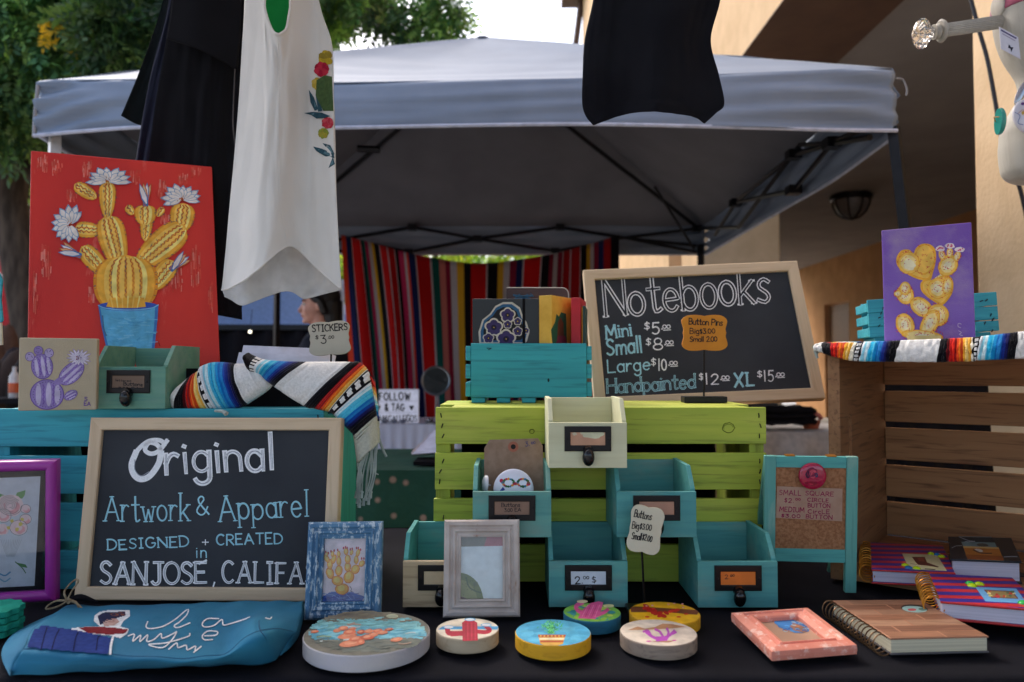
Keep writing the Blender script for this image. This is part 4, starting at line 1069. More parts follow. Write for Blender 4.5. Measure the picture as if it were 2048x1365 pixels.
for fr_, L_, lb_ in ((fg, GL, 'added black sheet standing for the dark inside of the lime green crate'), (fl, tx1 - tx0, 'added black sheet standing for the dark inside of the large turquoise crate')):
    t = thing('gap_darkening_sheet', lb_, 'cloth', fr_)  # added sheet that keeps the gaps between the slats dark
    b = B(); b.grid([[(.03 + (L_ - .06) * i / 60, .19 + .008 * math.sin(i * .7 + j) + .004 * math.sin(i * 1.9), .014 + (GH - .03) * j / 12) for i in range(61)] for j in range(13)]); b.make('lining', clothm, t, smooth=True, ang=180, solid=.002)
t = bpy.data.objects['lime_crate']
for x_, y_, r_ in ((1457, 856, .0095), (1064, 863, .004)):
    k_ = fg.px(x_, y_, 1, -.0003); b = B()
    b.tube([(k_.x + r_ * math.cos(q) * R.uniform(.9, 1.1), -.0002, k_.z + r_ * .85 * math.sin(q) * R.uniform(.9, 1.1)) for q in [i * 6.283 / 18 for i in range(18)]], .0006, 5, closed=True)
    b.tube([(k_.x + r_ * .8 * math.cos(q), -.0001, k_.z + r_ * .6 * math.sin(q)) for q in [i * 6.283 / 14 for i in range(9)]], .0004, 5)
    b.make('wood_knot', mat('pale_knot', S(104, 116, 40), .9), t)
# natural crate on its side, open towards us
yr = -37
fc = at((.513, 1.22, ZT + .001), yaw=yr)
t = thing('pine_crate', 'unpainted pine crate lying on its side under the purple painting', 'crate', fc)
Lc, Hc, Dc = .56, .376, .355
b = B()   # end panel with a long hand slot
s0, s1, q0, q1 = .056, .076, .12, .262
b.box(0, .018, 0, s0, 0, Hc); b.box(0, .018, s1, Dc, 0, Hc); b.box(0, .018, s0, s1, 0, q0); b.box(0, .018, s0, s1, q1, Hc)
for zc_, sg in ((q1, 1), (q0, -1)):
    for k in range(6):
        a = math.pi / 2 * k / 6; 
        for sy in (-1, 1):
            y_ = (s0 + s1) / 2 + sy * .01 * math.cos(a); z_ = zc_ - sg * .01 + sg * .01 * math.sin(a)
            b.box(.0, .018, min(y_, s0 if sy < 0 else s1), max(y_, s0 if sy < 0 else s1), min(z_, zc_), max(z_, zc_))
b.make('end_panel', piney, t)
b = B(); b.box(Lc - .018, Lc, 0, Dc, 0, Hc); b.make('end_panel', piney, t)
zs = [(.0, .077 - .001), (.087, .148), (.159, .221), (.233, .293), (.305, .374)]
for k, (a_, c_) in enumerate(zs):
    b = B(); b.box(.0185, Lc - .0185, Dc - .01, Dc - .0005, a_ + .0125 if k == 0 else a_, c_ - (.014 if k == 4 else 0)); b.make('slat', pine, t, bevel=.0015)
for k in range(4):
    y0 = .004 + k * .086
    b = B(); b.box(.0185, Lc - .0185, y0, y0 + .078, .0005, .011); b.make('slat', pine, t, bevel=.001)
    b = B(); b.box(.0185, Lc - .0185, y0, y0 + .078, Hc - .011, Hc); b.make('slat', pine, t, bevel=.001)
ZC = ZT + .001 + Hc

# ---------------------------------------------------------------- striped woven runners
WARM = [S(20, 14, 18), S(96, 14, 20), S(190, 24, 24), S(226, 40, 26), S(150, 20, 22), S(236, 76, 30), S(240, 118, 30), S(206, 70, 26), S(246, 170, 50), S(250, 206, 120), S(240, 180, 70), S(244, 236, 214)]
COOL = [S(234, 238, 240), S(150, 216, 232), S(210, 236, 240), S(90, 196, 224), S(36, 170, 214), S(80, 190, 220), S(22, 140, 200), S(18, 104, 180), S(40, 130, 196), S(20, 70, 156), S(24, 44, 124), S(28, 28, 84), S(16, 16, 40)]
WHT, BLK_ = S(228, 226, 222), S(18, 16, 22)
def serape_col(segs):
    def f(t_, u):
        for k, a_, c_ in segs:
            if a_ <= t_ < c_:
                q = (t_ - a_) / (c_ - a_)
                if k == 'warm': return WARM[min(len(WARM) - 1, int(q * len(WARM)))]
                if k == 'rwarm': return WARM[len(WARM) - 1 - min(len(WARM) - 1, int(q * len(WARM)))]
                if k == 'cool': return COOL[min(len(COOL) - 1, int(q * len(COOL)))]
                if k == 'k': return BLK_
                if k == 'c': return S(196, 196, 180)
                if k == 'bw': return BLK_ if (q < .2 or q > .8 or int(u * 40) % 2) else WHT
                return WHT
        return WHT
    return f
def runner(pairs, segs, nt=200, ns=26, bulge=.012, fnorm=Vector((0, -1, 0)), ridge=.0011, nper=90, extra=None):
    """pairs: (t, world point on one edge, world point on the other)"""
    A = crom([p[1] for p in pairs], nt); C = crom([p[2] for p in pairs], nt)
    tt = crom([Vector((p[0], 0, 0)) for p in pairs], nt)
    G = []
    for i in range(nt):
        row = []
        for j in range(ns):
            u = j / (ns - 1)
            p = A[i].lerp(C[i], u)
            t_ = tt[i].x
            p = p + fnorm * (bulge * math.sin(math.pi * u) ** .7 + ridge * math.sin(t_ * nper * 6.28) + .003 * noise.noise(Vector((t_ * 9, u * 4, 5))))
            row.append(p)
        G.append(row)
    f = serape_col(segs)
    b = B(); b.grid(G, colfn=lambda a_, u, i, j: f((tt[i].x + tt[min(nt - 1, i + 1)].x) / 2, u))
    return b, G
YA = 1.19
def pr(t_, a_, c_, y0=YA, y1=YA - .012): return (t_, P(a_[0], a_[1], y0), P(c_[0], c_[1], y1))
t = thing('striped_runner', 'white serape runner with rainbow stripes draped over the turquoise crate corner', 'blanket')
b, G = runner([pr(0, (376, 762), (343, 805)), pr(.05, (379, 757), (352, 818)), pr(.15, (385, 752), (376, 820)), pr(.32, (399, 742), (424, 821)), pr(.36, (403, 735), (434, 821)), pr(.5, (427, 727), (456, 819)), pr(.7, (463, 728), (487, 812)), pr(.76, (472, 730), (497, 806)), pr(.9, (512, 729), (541, 774)), pr(1, (536, 727), (543, 752))],
              [('w', 0, .05), ('k', .05, .12), ('warm', .12, .32), ('bw', .32, .36), ('cool', .36, .72), ('k', .72, .755), ('w', .755, 2)], bulge=.02)
b.make('left_fold', YARN, t, smooth=True, ang=180, solid=.004)
b, G2 = runner([pr(0, (497, 708), (493, 722), YA - .01, YA - .02), pr(.05, (506, 713), (500, 739), YA - .01, YA - .02), pr(.1, (530, 722), (514, 744), YA - .01, YA - .02), pr(.2, (566, 725), (530, 757), YA - .01, YA - .025), pr(.27, (606, 726), (546, 769), YA - .01, YA - .025),
               pr(.3, (618, 726), (554, 775), YA - .01, YA - .025), pr(.5, (700, 726), (608, 811), YA - .01, YA - .03), pr(.55, (718, 726), (629, 816), YA - .01, YA - .03), pr(.7, (735, 742), (660, 823), YA - .015, YA - .032), pr(.74, (740, 765), (668, 828), YA - .02, YA - .032), pr(.88, (750, 818), (700, 860), YA - .022, YA - .034), pr(.91, (752, 832), (709, 873), YA - .022, YA - .034), pr(1.0, (757, 886), (716, 926), YA - .022, YA - .034)],
              [('rwarm', -1, .06), ('bw', .06, .09), ('cool', .09, .27), ('k', .27, .285), ('w', .285, .5), ('k', .5, .535), ('warm', .535, .7), ('bw', .7, .74), ('cool', .74, .885), ('k', .885, .91), ('c', .91, 2)], nt=260, bulge=.016)
b.make('right_fold', YARN, t, smooth=True, ang=180, solid=.004)
b, G3 = runner([pr(0, (738, 744), (748, 760), YA + .0, YA + .01), pr(.2, (746, 790), (752, 800), YA, YA + .01), pr(.45, (730, 830), (757, 832), YA - .0, YA + .005), pr(1, (742, 890), (759, 884), YA, YA)],
              [('warm', 0, .2), ('cool', .2, .55), ('c', .55, 2)], nt=60, ns=8, bulge=.003)
b.make('back_fold', YARN, t, smooth=True, ang=180, solid=.004)
b = B()
fr_m = mat("fringe_cord", S(176, 184, 176), .9, S(150, 160, 156), 60)
e0, e1 = G2[-1][0], G2[-1][-1]
for k in range(9):
    u = k / 8; s_ = e0.lerp(e1, u)
    ex, ey = [(742, 985), (738, 998), (733, 990), (728, 1000), (724, 985), (720, 1004), (719, 1001), (716, 996), (713, 985)][k]
    en = P(ex, ey, YA - .02)
    md = s_.lerp(en, .5) + Vector((R.uniform(-.006, .006), -.004, 0))
    for q in range(2):
        o = Vector((R.uniform(-.002, .002), R.uniform(-.002, .002), 0))
        b.tube(crom([s_ + o, md + o * 2, en + o], 12), .0011, 5)
    b.ball(en, .0026, n=6); b.tube([en, en - Vector((.001, 0, .009))], [.002, .003], 5)
b.tube(crom([P(756, 870, YA), P(764, 895, YA), P(773, 914, YA)], 8), .0022, 5)
b.tube(crom([P(752, 880, YA), P(750, 940, YA), P(757, 950, YA)], 8), .0012, 5)
b.tube(crom([P(430, 822, 1.15), P(445, 823, 1.145), P(453, 828, 1.14)], 8), [.002, .0022, .0024, .0026, .003, .0034, .0036, .004], 5)
b.make('fringe', fr_m, t, smooth=True, kind='stuff')
# dark basket under the runner
bx0, bx1 = P(372, 815, 1.23), P(690, 815, 1.23)
t = thing('black_basket', 'black fabric basket hidden beneath the draped runner', 'basket', at(((bx0.x + bx1.x) / 2, 1.29, ZG)))
w_ = (bx1.x - bx0.x) / 2
b = B()
for q in ((-w_, w_, -.07, -.064), (-w_, w_, .064, .07)): b.box(q[0], q[1], q[2], q[3], 0, .062)
for q in ((-w_, -w_ + .006), (w_ - .006, w_)): b.box(q[0], q[1], -.064, .064, 0, .062)
b.box(-w_ + .006, w_ - .006, -.064, .064, 0, .005); b.make('side_wall', blk, t)
# sticker cards standing in the basket
wc = mat("white_card", S(225, 224, 238), .6)
t = thing('sticker_cards', 'white sticker sheets standing behind the runner', 'card', at((bx0.x, 1.29, ZG + .006)))
o_ = Vector((bx0.x, 1.29, ZG + .006))
for (x0, y0, x1, y1, Y, lb) in ((487, 691, 656, 698, 1.30, 'rear sheet'), (478, 705, 645, 712, 1.275, 'front sheet'), (640, 700, 672, 712, 1.262, 'side sheet')):
    a_, c_ = P(x0, y0, Y), P(x1, y1, Y); dz = Vector((-.012, -.02, -(a_.z - ZG - .008)))
    th = Vector((0, .0012, 0))
    b = B(); b.hexa([q - o_ for q in (a_ + dz, c_ + dz, c_ + dz + th, a_ + dz + th, a_, c_, c_ + th, a_ + th)]); b.make('card', wc, t)
fr_ = at(P(560, 760, 1.274)); a = Art.plane(fr_, 1, 0)
a.ell(566, 729, 17, 13, S(50, 46, 50), n=24, wob=.06); a.ell(566, 729, 14, 10, S(190, 186, 190))
for k in range(7): a.ell(566 + 12 * math.cos(math.pi * k / 6), 729 - 9 * math.sin(math.pi * k / 6), 2.6, 2.2, S(60, 54, 56)); a.ell(566 + 6 * math.cos(math.pi * k / 6), 729 - 5 * math.sin(math.pi * k / 6), 2, 1.6, S(80, 70, 70))
a.b.v = [tuple(fr_.M @ Vector(v) - o_) for v in a.b.v]; a.b.make('print', INK, t)

# right runner over the pine crate
def C_(x, y, val=-.01): return fc.M @ fc.px(x, y, 1, val)
Xs = [(1632, 690, 1630, 700), (1650, 689, 1655, 708), (1662, 688, 1664, 712), (1700, 687, 1692, 719), (1715, 687, 1706, 721), (1728, 686, 1718, 722), (1782, 684, 1774, 723), (1800, 683, 1788, 723), (1882, 680, 1874, 724), (1899, 679, 1897, 723), (1945, 677, 1945, 722), (1963, 675, 1953, 720), (2022, 668, 2015, 718), (2036, 666, 2030, 717), (2110, 658, 2104, 716)]
ts = [1632, 1650, 1662, 1700, 1711, 1722, 1777, 1792, 1878, 1898, 1945, 1958, 2018, 2033, 2107]
pairs = [(ts[i], C_(q[0], q[1], -.006), C_(q[2], q[3], -.018)) for i, q in enumerate(Xs)]
b, G = runner(pairs, [('w', 0, 1645), ('k', 1645, 1660), ('warm', 1655, 1711), ('bw', 1711, 1722), ('cool', 1722, 1780), ('k', 1780, 1794), ('w', 1794, 1878), ('k', 1878, 1892), ('warm', 1890, 1947), ('bw', 1947, 1958), ('cool', 1958, 2020), ('k', 2020, 2033), ('w', 2033, 3000)], nt=300, ns=16, bulge=.006, fnorm=fc.M.to_3x3() @ Vector((0, -1, 0)), ridge=.0008, nper=.16)
t = thing('striped_runner', 'long serape runner lying along the top of the pine crate', 'blanket', at((.6, 1.2, ZC)))
o_ = Vector((.6, 1.2, ZC)); f_ = b.v
b.v = [tuple(Vector(v) - o_) for v in b.v]; b.make('front_drop', YARN, t, smooth=True, ang=180, solid=.004)
tt_ = [ts[0] + (ts[-1] - ts[0]) * i / 299 for i in range(300)]
G4 = [[G[i][0] - o_ + (fc.M.to_3x3() @ Vector((0, 1, 0))) * (.24 * j / 8) + Vector((0, 0, .0)) for j in range(9)] for i in range(300)]
for i in range(300):
    for j in range(9):
        if j > 0: G4[i][j].z = .0035 + .001 * noise.noise(Vector((i * .05, j, 0)))
fcol = serape_col([('k', 1645, 1660), ('warm', 1655, 1711), ('bw', 1711, 1722), ('cool', 1722, 1780), ('k', 1780, 1794), ('w', 1794, 1878), ('k', 1878, 1892), ('warm', 1890, 1947), ('bw', 1947, 1958), ('cool', 1958, 2020), ('k', 2020, 2033), ('w', 2033, 3000)])
b = B(); b.grid(G4, colfn=lambda a_, u, i, j: fcol(tt_[i], u)); b.make('top_layer', YARN, t, smooth=True, ang=180, solid=.003)
b = B(); 
for k in range(6): b.tube(crom([C_(1636 + k, 690 + k * 2, -.01) - o_, C_(1628 + k, 694 + k * 3, -.016) - o_, C_(1630 + k, 702 + k * 3, -.016) - o_], 6), .0022, 5)
b.make('fringe', fr_m, t, kind='stuff')

# ---------------------------------------------------------------- chalkboards
def board(name, label, c, Z, inset_px, thick=.018, fw=.028, **kw):
    fr = fit(c, Z=Z, **kw); w, h = fr.w, fr.h

    t = thing(name, label, 'chalkboard', fr)
    pf = [(0, 0), (.0015, -.0012), (fw - .0015, -.0012), (fw, 0), (fw, .004), (fw, thick), (0, thick)]
    for sd in range(4):
        b = B(); b.ringsweep(w, h, pf, sides=[sd]); b.make('frame_rail', maple if sd in (0, 2) else maplez, t)
    b = B(); b.box(-w / 2 + fw + .0003, w / 2 - fw - .0003, .005, .01, fw + .0003, h - fw - .0003); b.make('slate', slate, t)
    return t, fr
CW, CT = S(244, 243, 250), S(172, 222, 234)
CTD = S(130, 186, 200)
t, fo = board('chalkboard', 'wood framed chalkboard lettered Original Artwork & Apparel', [(183, 840), (681, 832), (671, 1205), (147, 1199)], ZT + .002, 0, fw=.0185, lean=4)
a = Art.plane(fo, 1, .0049); gr = S(150, 152, 162)
# the big O drawn by hand
for w_, c_ in ((15, CW),): a.line([(330, 888), (318, 881), (295, 884), (272, 905), (263, 930), (268, 950), (282, 959), (300, 952), (317, 928), (322, 905), (314, 890), (298, 886), (290, 900), (302, 908), (318, 902), (334, 882)], 9, c_)
a.line([(272, 905), (263, 930), (268, 950), (282, 959), (300, 952), (317, 928), (322, 905)], 12, CW)
a.line([(270, 920), (270, 940), (282, 952), (298, 944)], 1.6, gr); a.poly([(325, 886), (336, 877), (333, 892), (324, 896)], CW)
text(a, "riginal", (333, 949), (547, 939), 63, 9.5, CW, streak=gr, gap=.19, caps=1)
text(a, "Artwork", (210, 1044), (378, 1040), 50, 3.4, CT, streak=CTD, gap=.2, serif=4)
text(a, "&", (394, 1032), (418, 1030), 37, 3, CT)
text(a, "Apparel", (440, 1042), (616, 1032), 49, 3.4, CT, streak=CTD, gap=.2, serif=4)
text(a, "DESIGNED", (216, 1100), (378, 1093), 20, 3, CT, streak=CTD, gap=.24, serif=2)
text(a, "+", (405, 1093), (417, 1093), 26, 2.2, CW)
text(a, "CREATED", (434, 1091), (565, 1087), 21, 3, CT, streak=CTD, gap=.22)
text(a, "in", (393, 1116), (413, 1116), 22, 2.4, CT, gap=.3)
text(a, "SAN", (203, 1168), (292, 1168), 43, 6.4, CW, streak=S(96, 98, 108), gap=.18, serif=4)
text(a, "JOSE", (305, 1168), (413, 1166), 41, 6.4, CW, streak=S(96, 98, 108), gap=.14, serif=4)
a.line([(399, 1128), (413, 1121)], 4, CW, smooth=False)
text(a, ",", (427, 1168), (431, 1168), 40, 3.5, CW)
text(a, "CALIFAS", (446, 1166), (631, 1166), 42, 5.2, CW, streak=S(96, 98, 108), gap=.26, serif=4)
a.done('lettering', t, CHALK)

t, fn = board('chalkboard', 'tilted wood framed chalkboard listing Notebooks prices', [(1166, 541), (1594, 522), (1651, 797), (1190, 817)], None, 0, fw=.0225, lean=14, depth=1.475)

tb_ = thing('display_block', 'plain block behind the lime crate carrying the notebooks chalkboard', 'block', at((fn.p[0], fn.p[1] + .02, ZT)))
b = B(); b.box(-.1, .1, -.015, .05, 0, fn.p[2] - ZT - .012); b.make('block', rawd_, tb_)
a = Art.plane(fn, 1, .0049); sl = S(40, 43, 50)
text(a, "Notebooks", (1212, 634), (1541, 603), 73, 7.6, CW, hollow=(sl, .52), gap=.15, serif=5)
text(a, "Mini", (1213, 678), (1264, 671), 25, 4, CT, streak=CTD, gap=.2, serif=2)
text(a, "Small", (1215, 711), (1284, 705), 30, 4, CT, streak=CTD, gap=.18)
text(a, "Large", (1216, 746), (1300, 740), 25, 3, CT, gap=.18)
text(a, "Handpainted", (1215, 787), (1390, 776), 27, 3.8, CT, hollow=(S(58, 90, 100), .4), gap=.15, serif=2)
def price(a, d, x, y, s, c, w, x2, small=True):
    text(a, "$", (x, y - s * .35), (x + s * .42, y - s * .37), s * .62, w * .8, c)
    text(a, d, (x + s * .62, y), (x2, y - .6), s, w, c, gap=.25)
    a.ell(x2 + 5, y - s * .42, 1.6, 1.6, c)
    for k in range(2): a.line([(x2 + 10 + 8 * k + 3.6 * math.cos(q), y - s * .6 + 3.4 * math.sin(q)) for q in [i * 6.28 / 8 for i in range(9)]], 1.8, c)
    a.line([(x2 + 8, y - s * .32), (x2 + 22, y - s * .35)], 1.8, c)
price(a, "5", 1289, 669, 25, CW, 2.6, 1319); price(a, "8", 1292, 700, 24, CW, 2.6, 1325); price(a, "10", 1302, 741, 24, CW, 2.6, 1333)
price(a, "12", 1398, 769, 22, CW, 2.4, 1437); text(a, "XL", (1470, 774), (1508, 772), 27, 5, CT, streak=CTD, gap=.35, serif=3); price(a, "15", 1515, 763, 22, CW, 2.4, 1547)
a.done('lettering', t, CHALK)

# ---------------------------------------------------------------- small plaque signs on stems
def plaque_pts(w, h):
    q = [(0, .47), (.1, .49), (.22, .5), (.36, .485), (.46, .42), (.5, .33), (.485, .22), (.46, .1), (.475, 0)]
    tr = [(x, z) for x, z in q]; br = [(x, -z) for x, z in reversed(q[:-1])]
    rt_ = tr + br; lf = [(-x, z) for x, z in reversed(rt_[1:-1])]
    c = crom([Vector((x, z, 0)) for x, z in rt_ + lf + [rt_[0]]], 90)[:-1]
    return [(p.x * w, p.y * h) for p in c]
def plaque(name, label, c, Y, m, edge, lean, roll, stem, base, th=.004, yaw=0):
    cx = sum(q[0] for q in c) / 4; cy = sum(q[1] for q in c) / 4
    w = (c[1][0] - c[0][0]) * Y / F; h = (c[2][1] - c[1][1]) * Y / F
    fr = at(P(cx, cy, Y), yaw, lean, roll)
    o0 = at((P(cx, cy, Y).x, Y + .01, stem[1]))
    t = thing(name, label, 'sign', o0)
    MM = o0.I @ fr.M
    b = B(); pts = plaque_pts(w, h); b.prism(pts, 1, 0, th); b.v = [tuple(MM @ Vector(v)) for v in b.v]
    pl = b.make('plaque', m, t, bevel=.0005)
    b = B(); b.tube([MM @ Vector((0, th + .002, -h * .42)), MM @ Vector((0, th + .003, -h * .5)), (0, .0, base[2])], .0016, 6); b.make('stem', blackmetal, t, smooth=True)
    b = B(); b.box(-base[0] / 2, base[0] / 2, -base[1] / 2, base[1] / 2, 0, base[2]); b.make('base', blackmetal, t, bevel=.001)
    a = Art.plane(fr, 1, -.0004)
    return t, a, MM
def fin(a, MM, t, m=INK):
    a.b.v = [tuple(MM @ Vector(v)) for v in a.b.v]; a.b.make('lettering', m, t)
ik = S(30, 26, 30)
t, a, MM = plaque('plaque_sign', 'orange plaque sign for Button Pins standing before the notebooks chalkboard', [(1364, 630), (1455, 630), (1455, 702), (1364, 702)], 1.335, mat("orange_painted_plywood", S(216, 140, 30), .7, S(200, 124, 26), 20), None, 2, 0, (0, ZG + .001), (.076, .03, .011))
text(a, "Button Pins", (1378, 649), (1445, 652), 11.5, 2, ik, gap=.12)
text(a, "Big", (1380, 668), (1398, 668), 11, 1.7, ik); text(a, "$3.00", (1400, 668), (1430, 667), 10, 1.7, ik)
text(a, "Small 2.00", (1380, 684), (1434, 683), 10, 1.7, ik, gap=.12); fin(a, MM, t)
cream = mat("cream_painted_plywood", S(206, 200, 176), .7, S(198, 190, 166), 20)
t, a, MM = plaque('plaque_sign', 'cream plaque sign reading STICKERS above the runner', [(617, 643), (700, 643), (700, 711), (617, 711)], 1.235, mat("grey_cream_plywood", S(188, 182, 166), .7, S(180, 174, 158), 20), None, 2, -4, (0, ZG + .006), (.05, .03, .006))
text(a, "STICKERS", (625, 664), (695, 660), 13, 2.4, ik, gap=.2)
text(a, "$", (631, 679), (637, 679), 8, 1.5, ik); text(a, "3", (643, 688), (653, 687), 17, 2.1, ik); text(a, ".00", (656, 678), (668, 677), 6, 1.3, ik); fin(a, MM, t)
t, a, MM = plaque('plaque_sign', 'cream wooden plaque reading Buttons between the drawers', [(1258, 1014), (1324, 1014), (1324, 1107), (1258, 1107)], 1.046, cream, None, 1, 9, (0, ZT + .001), (.05, .035, .006), th=.006, yaw=-9)
text(a, "Buttons", (1268, 1034), (1302, 1041), 14, 1.9, ik, gap=.18)
text(a, "Big", (1264, 1057), (1277, 1059), 14, 1.7, ik); text(a, "$3.00", (1279, 1058), (1302, 1062), 12, 1.7, ik)
text(a, "Small", (1263, 1078), (1282, 1081), 13, 1.7, ik, gap=.14); text(a, "$2.00", (1284, 1080), (1303, 1084), 12, 1.7, ik); fin(a, MM, t)

# ---------------------------------------------------------------- little drawers
dteal = [wood("washed_teal_%d" % k, c1, c2, S(50, 120, 124), gs=.4, bump=.12, wear=(S(126, 150, 136), 16, .5, .78, (.35, 1, 1))) for k, (c1, c2) in enumerate(((S(98, 160, 148), S(82, 144, 137)), (S(88, 160, 154), S(68, 142, 143)), (S(104, 152, 130), S(86, 138, 118)), (S(88, 172, 164), S(68, 152, 150))))]
creamw = wood("cream_painted_wood", S(206, 206, 172), S(198, 196, 160), S(180, 176, 140), gs=.25, wear=(S(150, 146, 116), 24, .7, .76))
rawy = wood("raw_drawer_wood", S(206, 184, 148), S(190, 166, 128), S(140, 112, 80), gs=.6)
def drawer(label, xl, xr, Y, z0, m, mf=None, card=S(176, 136, 110), W_=None, yaw=0, Hf=.0644, Hb=.0975, D=.1245, group='little wooden drawers with black pulls', knob=True, front=None):
    xa, xb = (xl - 1024) / F * Y, (xr - 1024) / F * Y
    w = xb - xa
    fr = at(((xa + xb) / 2, Y, z0), yaw)
    t = thing('wooden_bin', label, 'bin', fr, group)
    th = .0065; h = w / 2
    b = B(); b.box(-h, h, 0, th, 0, Hf); fp = b.make('front_panel', mf or m, t, bevel=.0006)
    b = B(); b.box(-h + th + .0002, h - th - .0002, D - th, D, .0002, Hb - .002); b.make('back_panel', m, t, bevel=.0006)
    for s in (-1, 1):
        x0 = -h if s < 0 else h - th
        b = B(); b.prism([(th + .0002, 0), (D, 0), (D, Hb), (D * .27, Hb), (th + .0002, Hf + .003)], 0, x0, x0 + th); b.make('side_panel', m, t, bevel=.0006)
    b = B(); b.box(-h + th + .0002, h - th - .0002, th + .0002, D - th - .0002, .0005, .005); b.make('base_panel', m, t)
    lw, lh, zc = .0665, .0355, Hf * .66 - .001
    b = B(); b.ringsweep(lw, lh, [(0, 0), (0, -.0022), (.001, -.003), (.0075, -.003), (.0085, -.0022), (.0085, 0)], z0=zc - lh / 2); lf = b.make('label_holder', blackmetal, t, smooth=False, bevel=.0003)
    for s in (-1, 1): b = B(); b.ball((s * (lw / 2 - .004), -.0034, zc), .0016, .001, .0016, 8); b.make('pin', blackmetal, lf, smooth=True)
    b = B(); b.box(-lw / 2 + .0082, lw / 2 - .0082, -.0012, -.0002, zc - lh / 2 + .0082, zc + lh / 2 - .0082); cm = bpy.data.materials.get('card_%s' % str(card[:3])) 
    cd = b.make('label_card', mat('card_%d_%d_%d' % tuple(int(x * 99) for x in card[:3]), card, .8, tuple(x * .88 for x in card[:3]) + (1,), 60), t)
    if knob:
        b = B(); zk = zc - lh / 2 - .002
        b.ball((0, -.009, zk - .006), .0088, .0085, .0125, 18, M=Matrix.Rotation(.25, 4, 'X')); b.tube([(0, -.002, zk + .003), (0, -.009, zk + .002)], [.008, .007], 12)
        b.make('pull', mat("black_glossy_pull", S(16, 16, 18), .16), t, smooth=True)
    a = Art.plane(fr, 1, -.0013)
    return t, fr, a, zc
z1 = ZT + .001; z2 = z1 + .0975 + .0005; z3 = z2 + .0975 + .0005
t, f_, a, zc = drawer('bare front drawer with turquoise inside, half behind the white frame', 808, 961, 1.074, z1, dteal[3], rawy, card=S(206, 184, 148))
t, f_, a, zc = drawer('turquoise drawer with white 2.00 card, bottom row middle', 1097, 1253, 1.074, z1, dteal[1], card=S(205, 216, 226))
text(a, "2.", (1151, 1168), (1165, 1167), 14, 2.2, ik); text(a, "00", (1167, 1159), (1178, 1158), 6, 1.5, ik); text(a, "$", (1185, 1167), (1193, 1166), 14, 1.6, ik)
a.done('lettering', t, INK)
t, f_, a, zc = drawer('turquoise drawer with orange 2.00 card at the right end of the bottom row', 1392, 1550, 1.072, z1, dteal[1], card=S(236, 124, 44))
text(a, "2.", (1450, 1158), (1458, 1158), 8, 1.3, ik); text(a, "00", (1461, 1154), (1469, 1153), 4, 1.2, ik); a.done('lettering', t, INK)
t, f2_, a, zc = drawer('weathered teal drawer holding a kraft tag and a white pin', 946, 1102, 1.074, z2, dteal[0], card=S(140, 110, 92))
text(a, "Buttons", (1003, 1014), (1040, 1014), 7.5, 1.4, ik, gap=.14); text(a, "3.00 EA", (1009, 1024), (1042, 1023), 7, 1.4, ik, gap=.14); a.done('lettering', t, INK)
t, f3_, a, zc = drawer('teal drawer with a blank pink card behind the Buttons plaque', 1232, 1390, 1.074, z2, dteal[1], card=S(188, 142, 118))
t, f4_, a, zc = drawer('cream painted drawer on top of the stacked drawers', 1097, 1253, 1.074, z3, creamw, card=S(200, 152, 122))
a.ell(1186, 869, 22, 8.5, S(206, 206, 172), wob=.12, n=18); a.ell(1168, 866, 7, 4, S(206, 206, 172), wob=.2); a.ell(1149, 868, 5, 3, S(206, 200, 170), wob=.3); a.done('paint_smear', t, PAINT)
t, f5_, a, zc = drawer('sea green drawer with Buttons 3.00 card beside the small cactus canvas', 185, 332, 1.148, ZG + .0005, dteal[2], card=S(122, 100, 84))
text(a, "Buttons", (247, 771), (285, 773), 6, 1.5, ik, gap=.14); text(a, "3.00 EA", (237, 781), (278, 782), 7, 1.5, ik, gap=.16); text(a, "lettered", (231, 763), (262, 764), 4, 1.0, S(60, 50, 46)); a.done('lettering', t, INK)

# kraft tag and pins in the drawer
def kraft(): return mat("kraft_card", S(150, 126, 108), .9, S(136, 112, 94), 90)
fk = at(P(1028, 985, 1.125), yaw=2, lean=7)
t = thing('kraft_tag', 'brown kraft tag with eyelet marked 3.00 standing in the teal drawer', 'tag', fk)
ptp = [(968, 985), (968.5, 897), (979, 880), (1076, 877), (1085.5, 892), (1088, 985)]
pts = [fk.px(x, y) for x, y in ptp]; b = B(); b.prism([(p.x, p.z) for p in pts], 1, 0, .0008); b.make('card', kraft(), t)
a = Art.plane(fk, 1, -.0002)
a.ell(1026.5, 894, 10.5, 10.5, S(160, 96, 76), n=24); a.ell(1026.5, 894, 5, 5, S(20, 16, 14), n=16)
text(a, "3.", (1051, 893), (1059, 892), 9, 1.4, S(50, 54, 110)); text(a, "00", (1063, 889), (1071, 887), 4.5, 1.2, S(50, 54, 110)); a.done('eyelet_and_price', t, INK)
def pinback(name, label, c, r_px, Y, face, yaw=0, lean=5, group=None, fr=None, gl=.12):
    fr = fr or at(P(c[0], c[1], Y), yaw, lean); r = r_px * Y / F
    t = thing(name, label, 'pin', fr, group)
    Mx = Matrix.Rotation(math.pi / 2, 4, 'X')
    prof = [(r * .97, -.004), (r, -.0015)] + [(r * math.cos(q), -.0015 + .0055 * math.sin(q)) for q in [math.pi / 2 * k / 8 for k in range(1, 9)]]
    b = B(); b.lathe(prof, n=44, M=Mx); b.make('button', mat('pin_gloss_%d_%d_%d' % tuple(int(q * 99) for q in face[:3]), face, gl, tuple(x * .96 for x in face[:3]) + (1,), 20, spec=.7), t, smooth=True)
    dome = B(); dome.lathe(prof, n=44, M=Mx)
    return t, fr, dome
t, fr, dome = pinback('pin_badge', 'white round pin printed with flowered glasses in the teal drawer', (1027, 979), 40, 1.105, S(222, 220, 232))
a = Art.on(fr, dome, off=.0003)
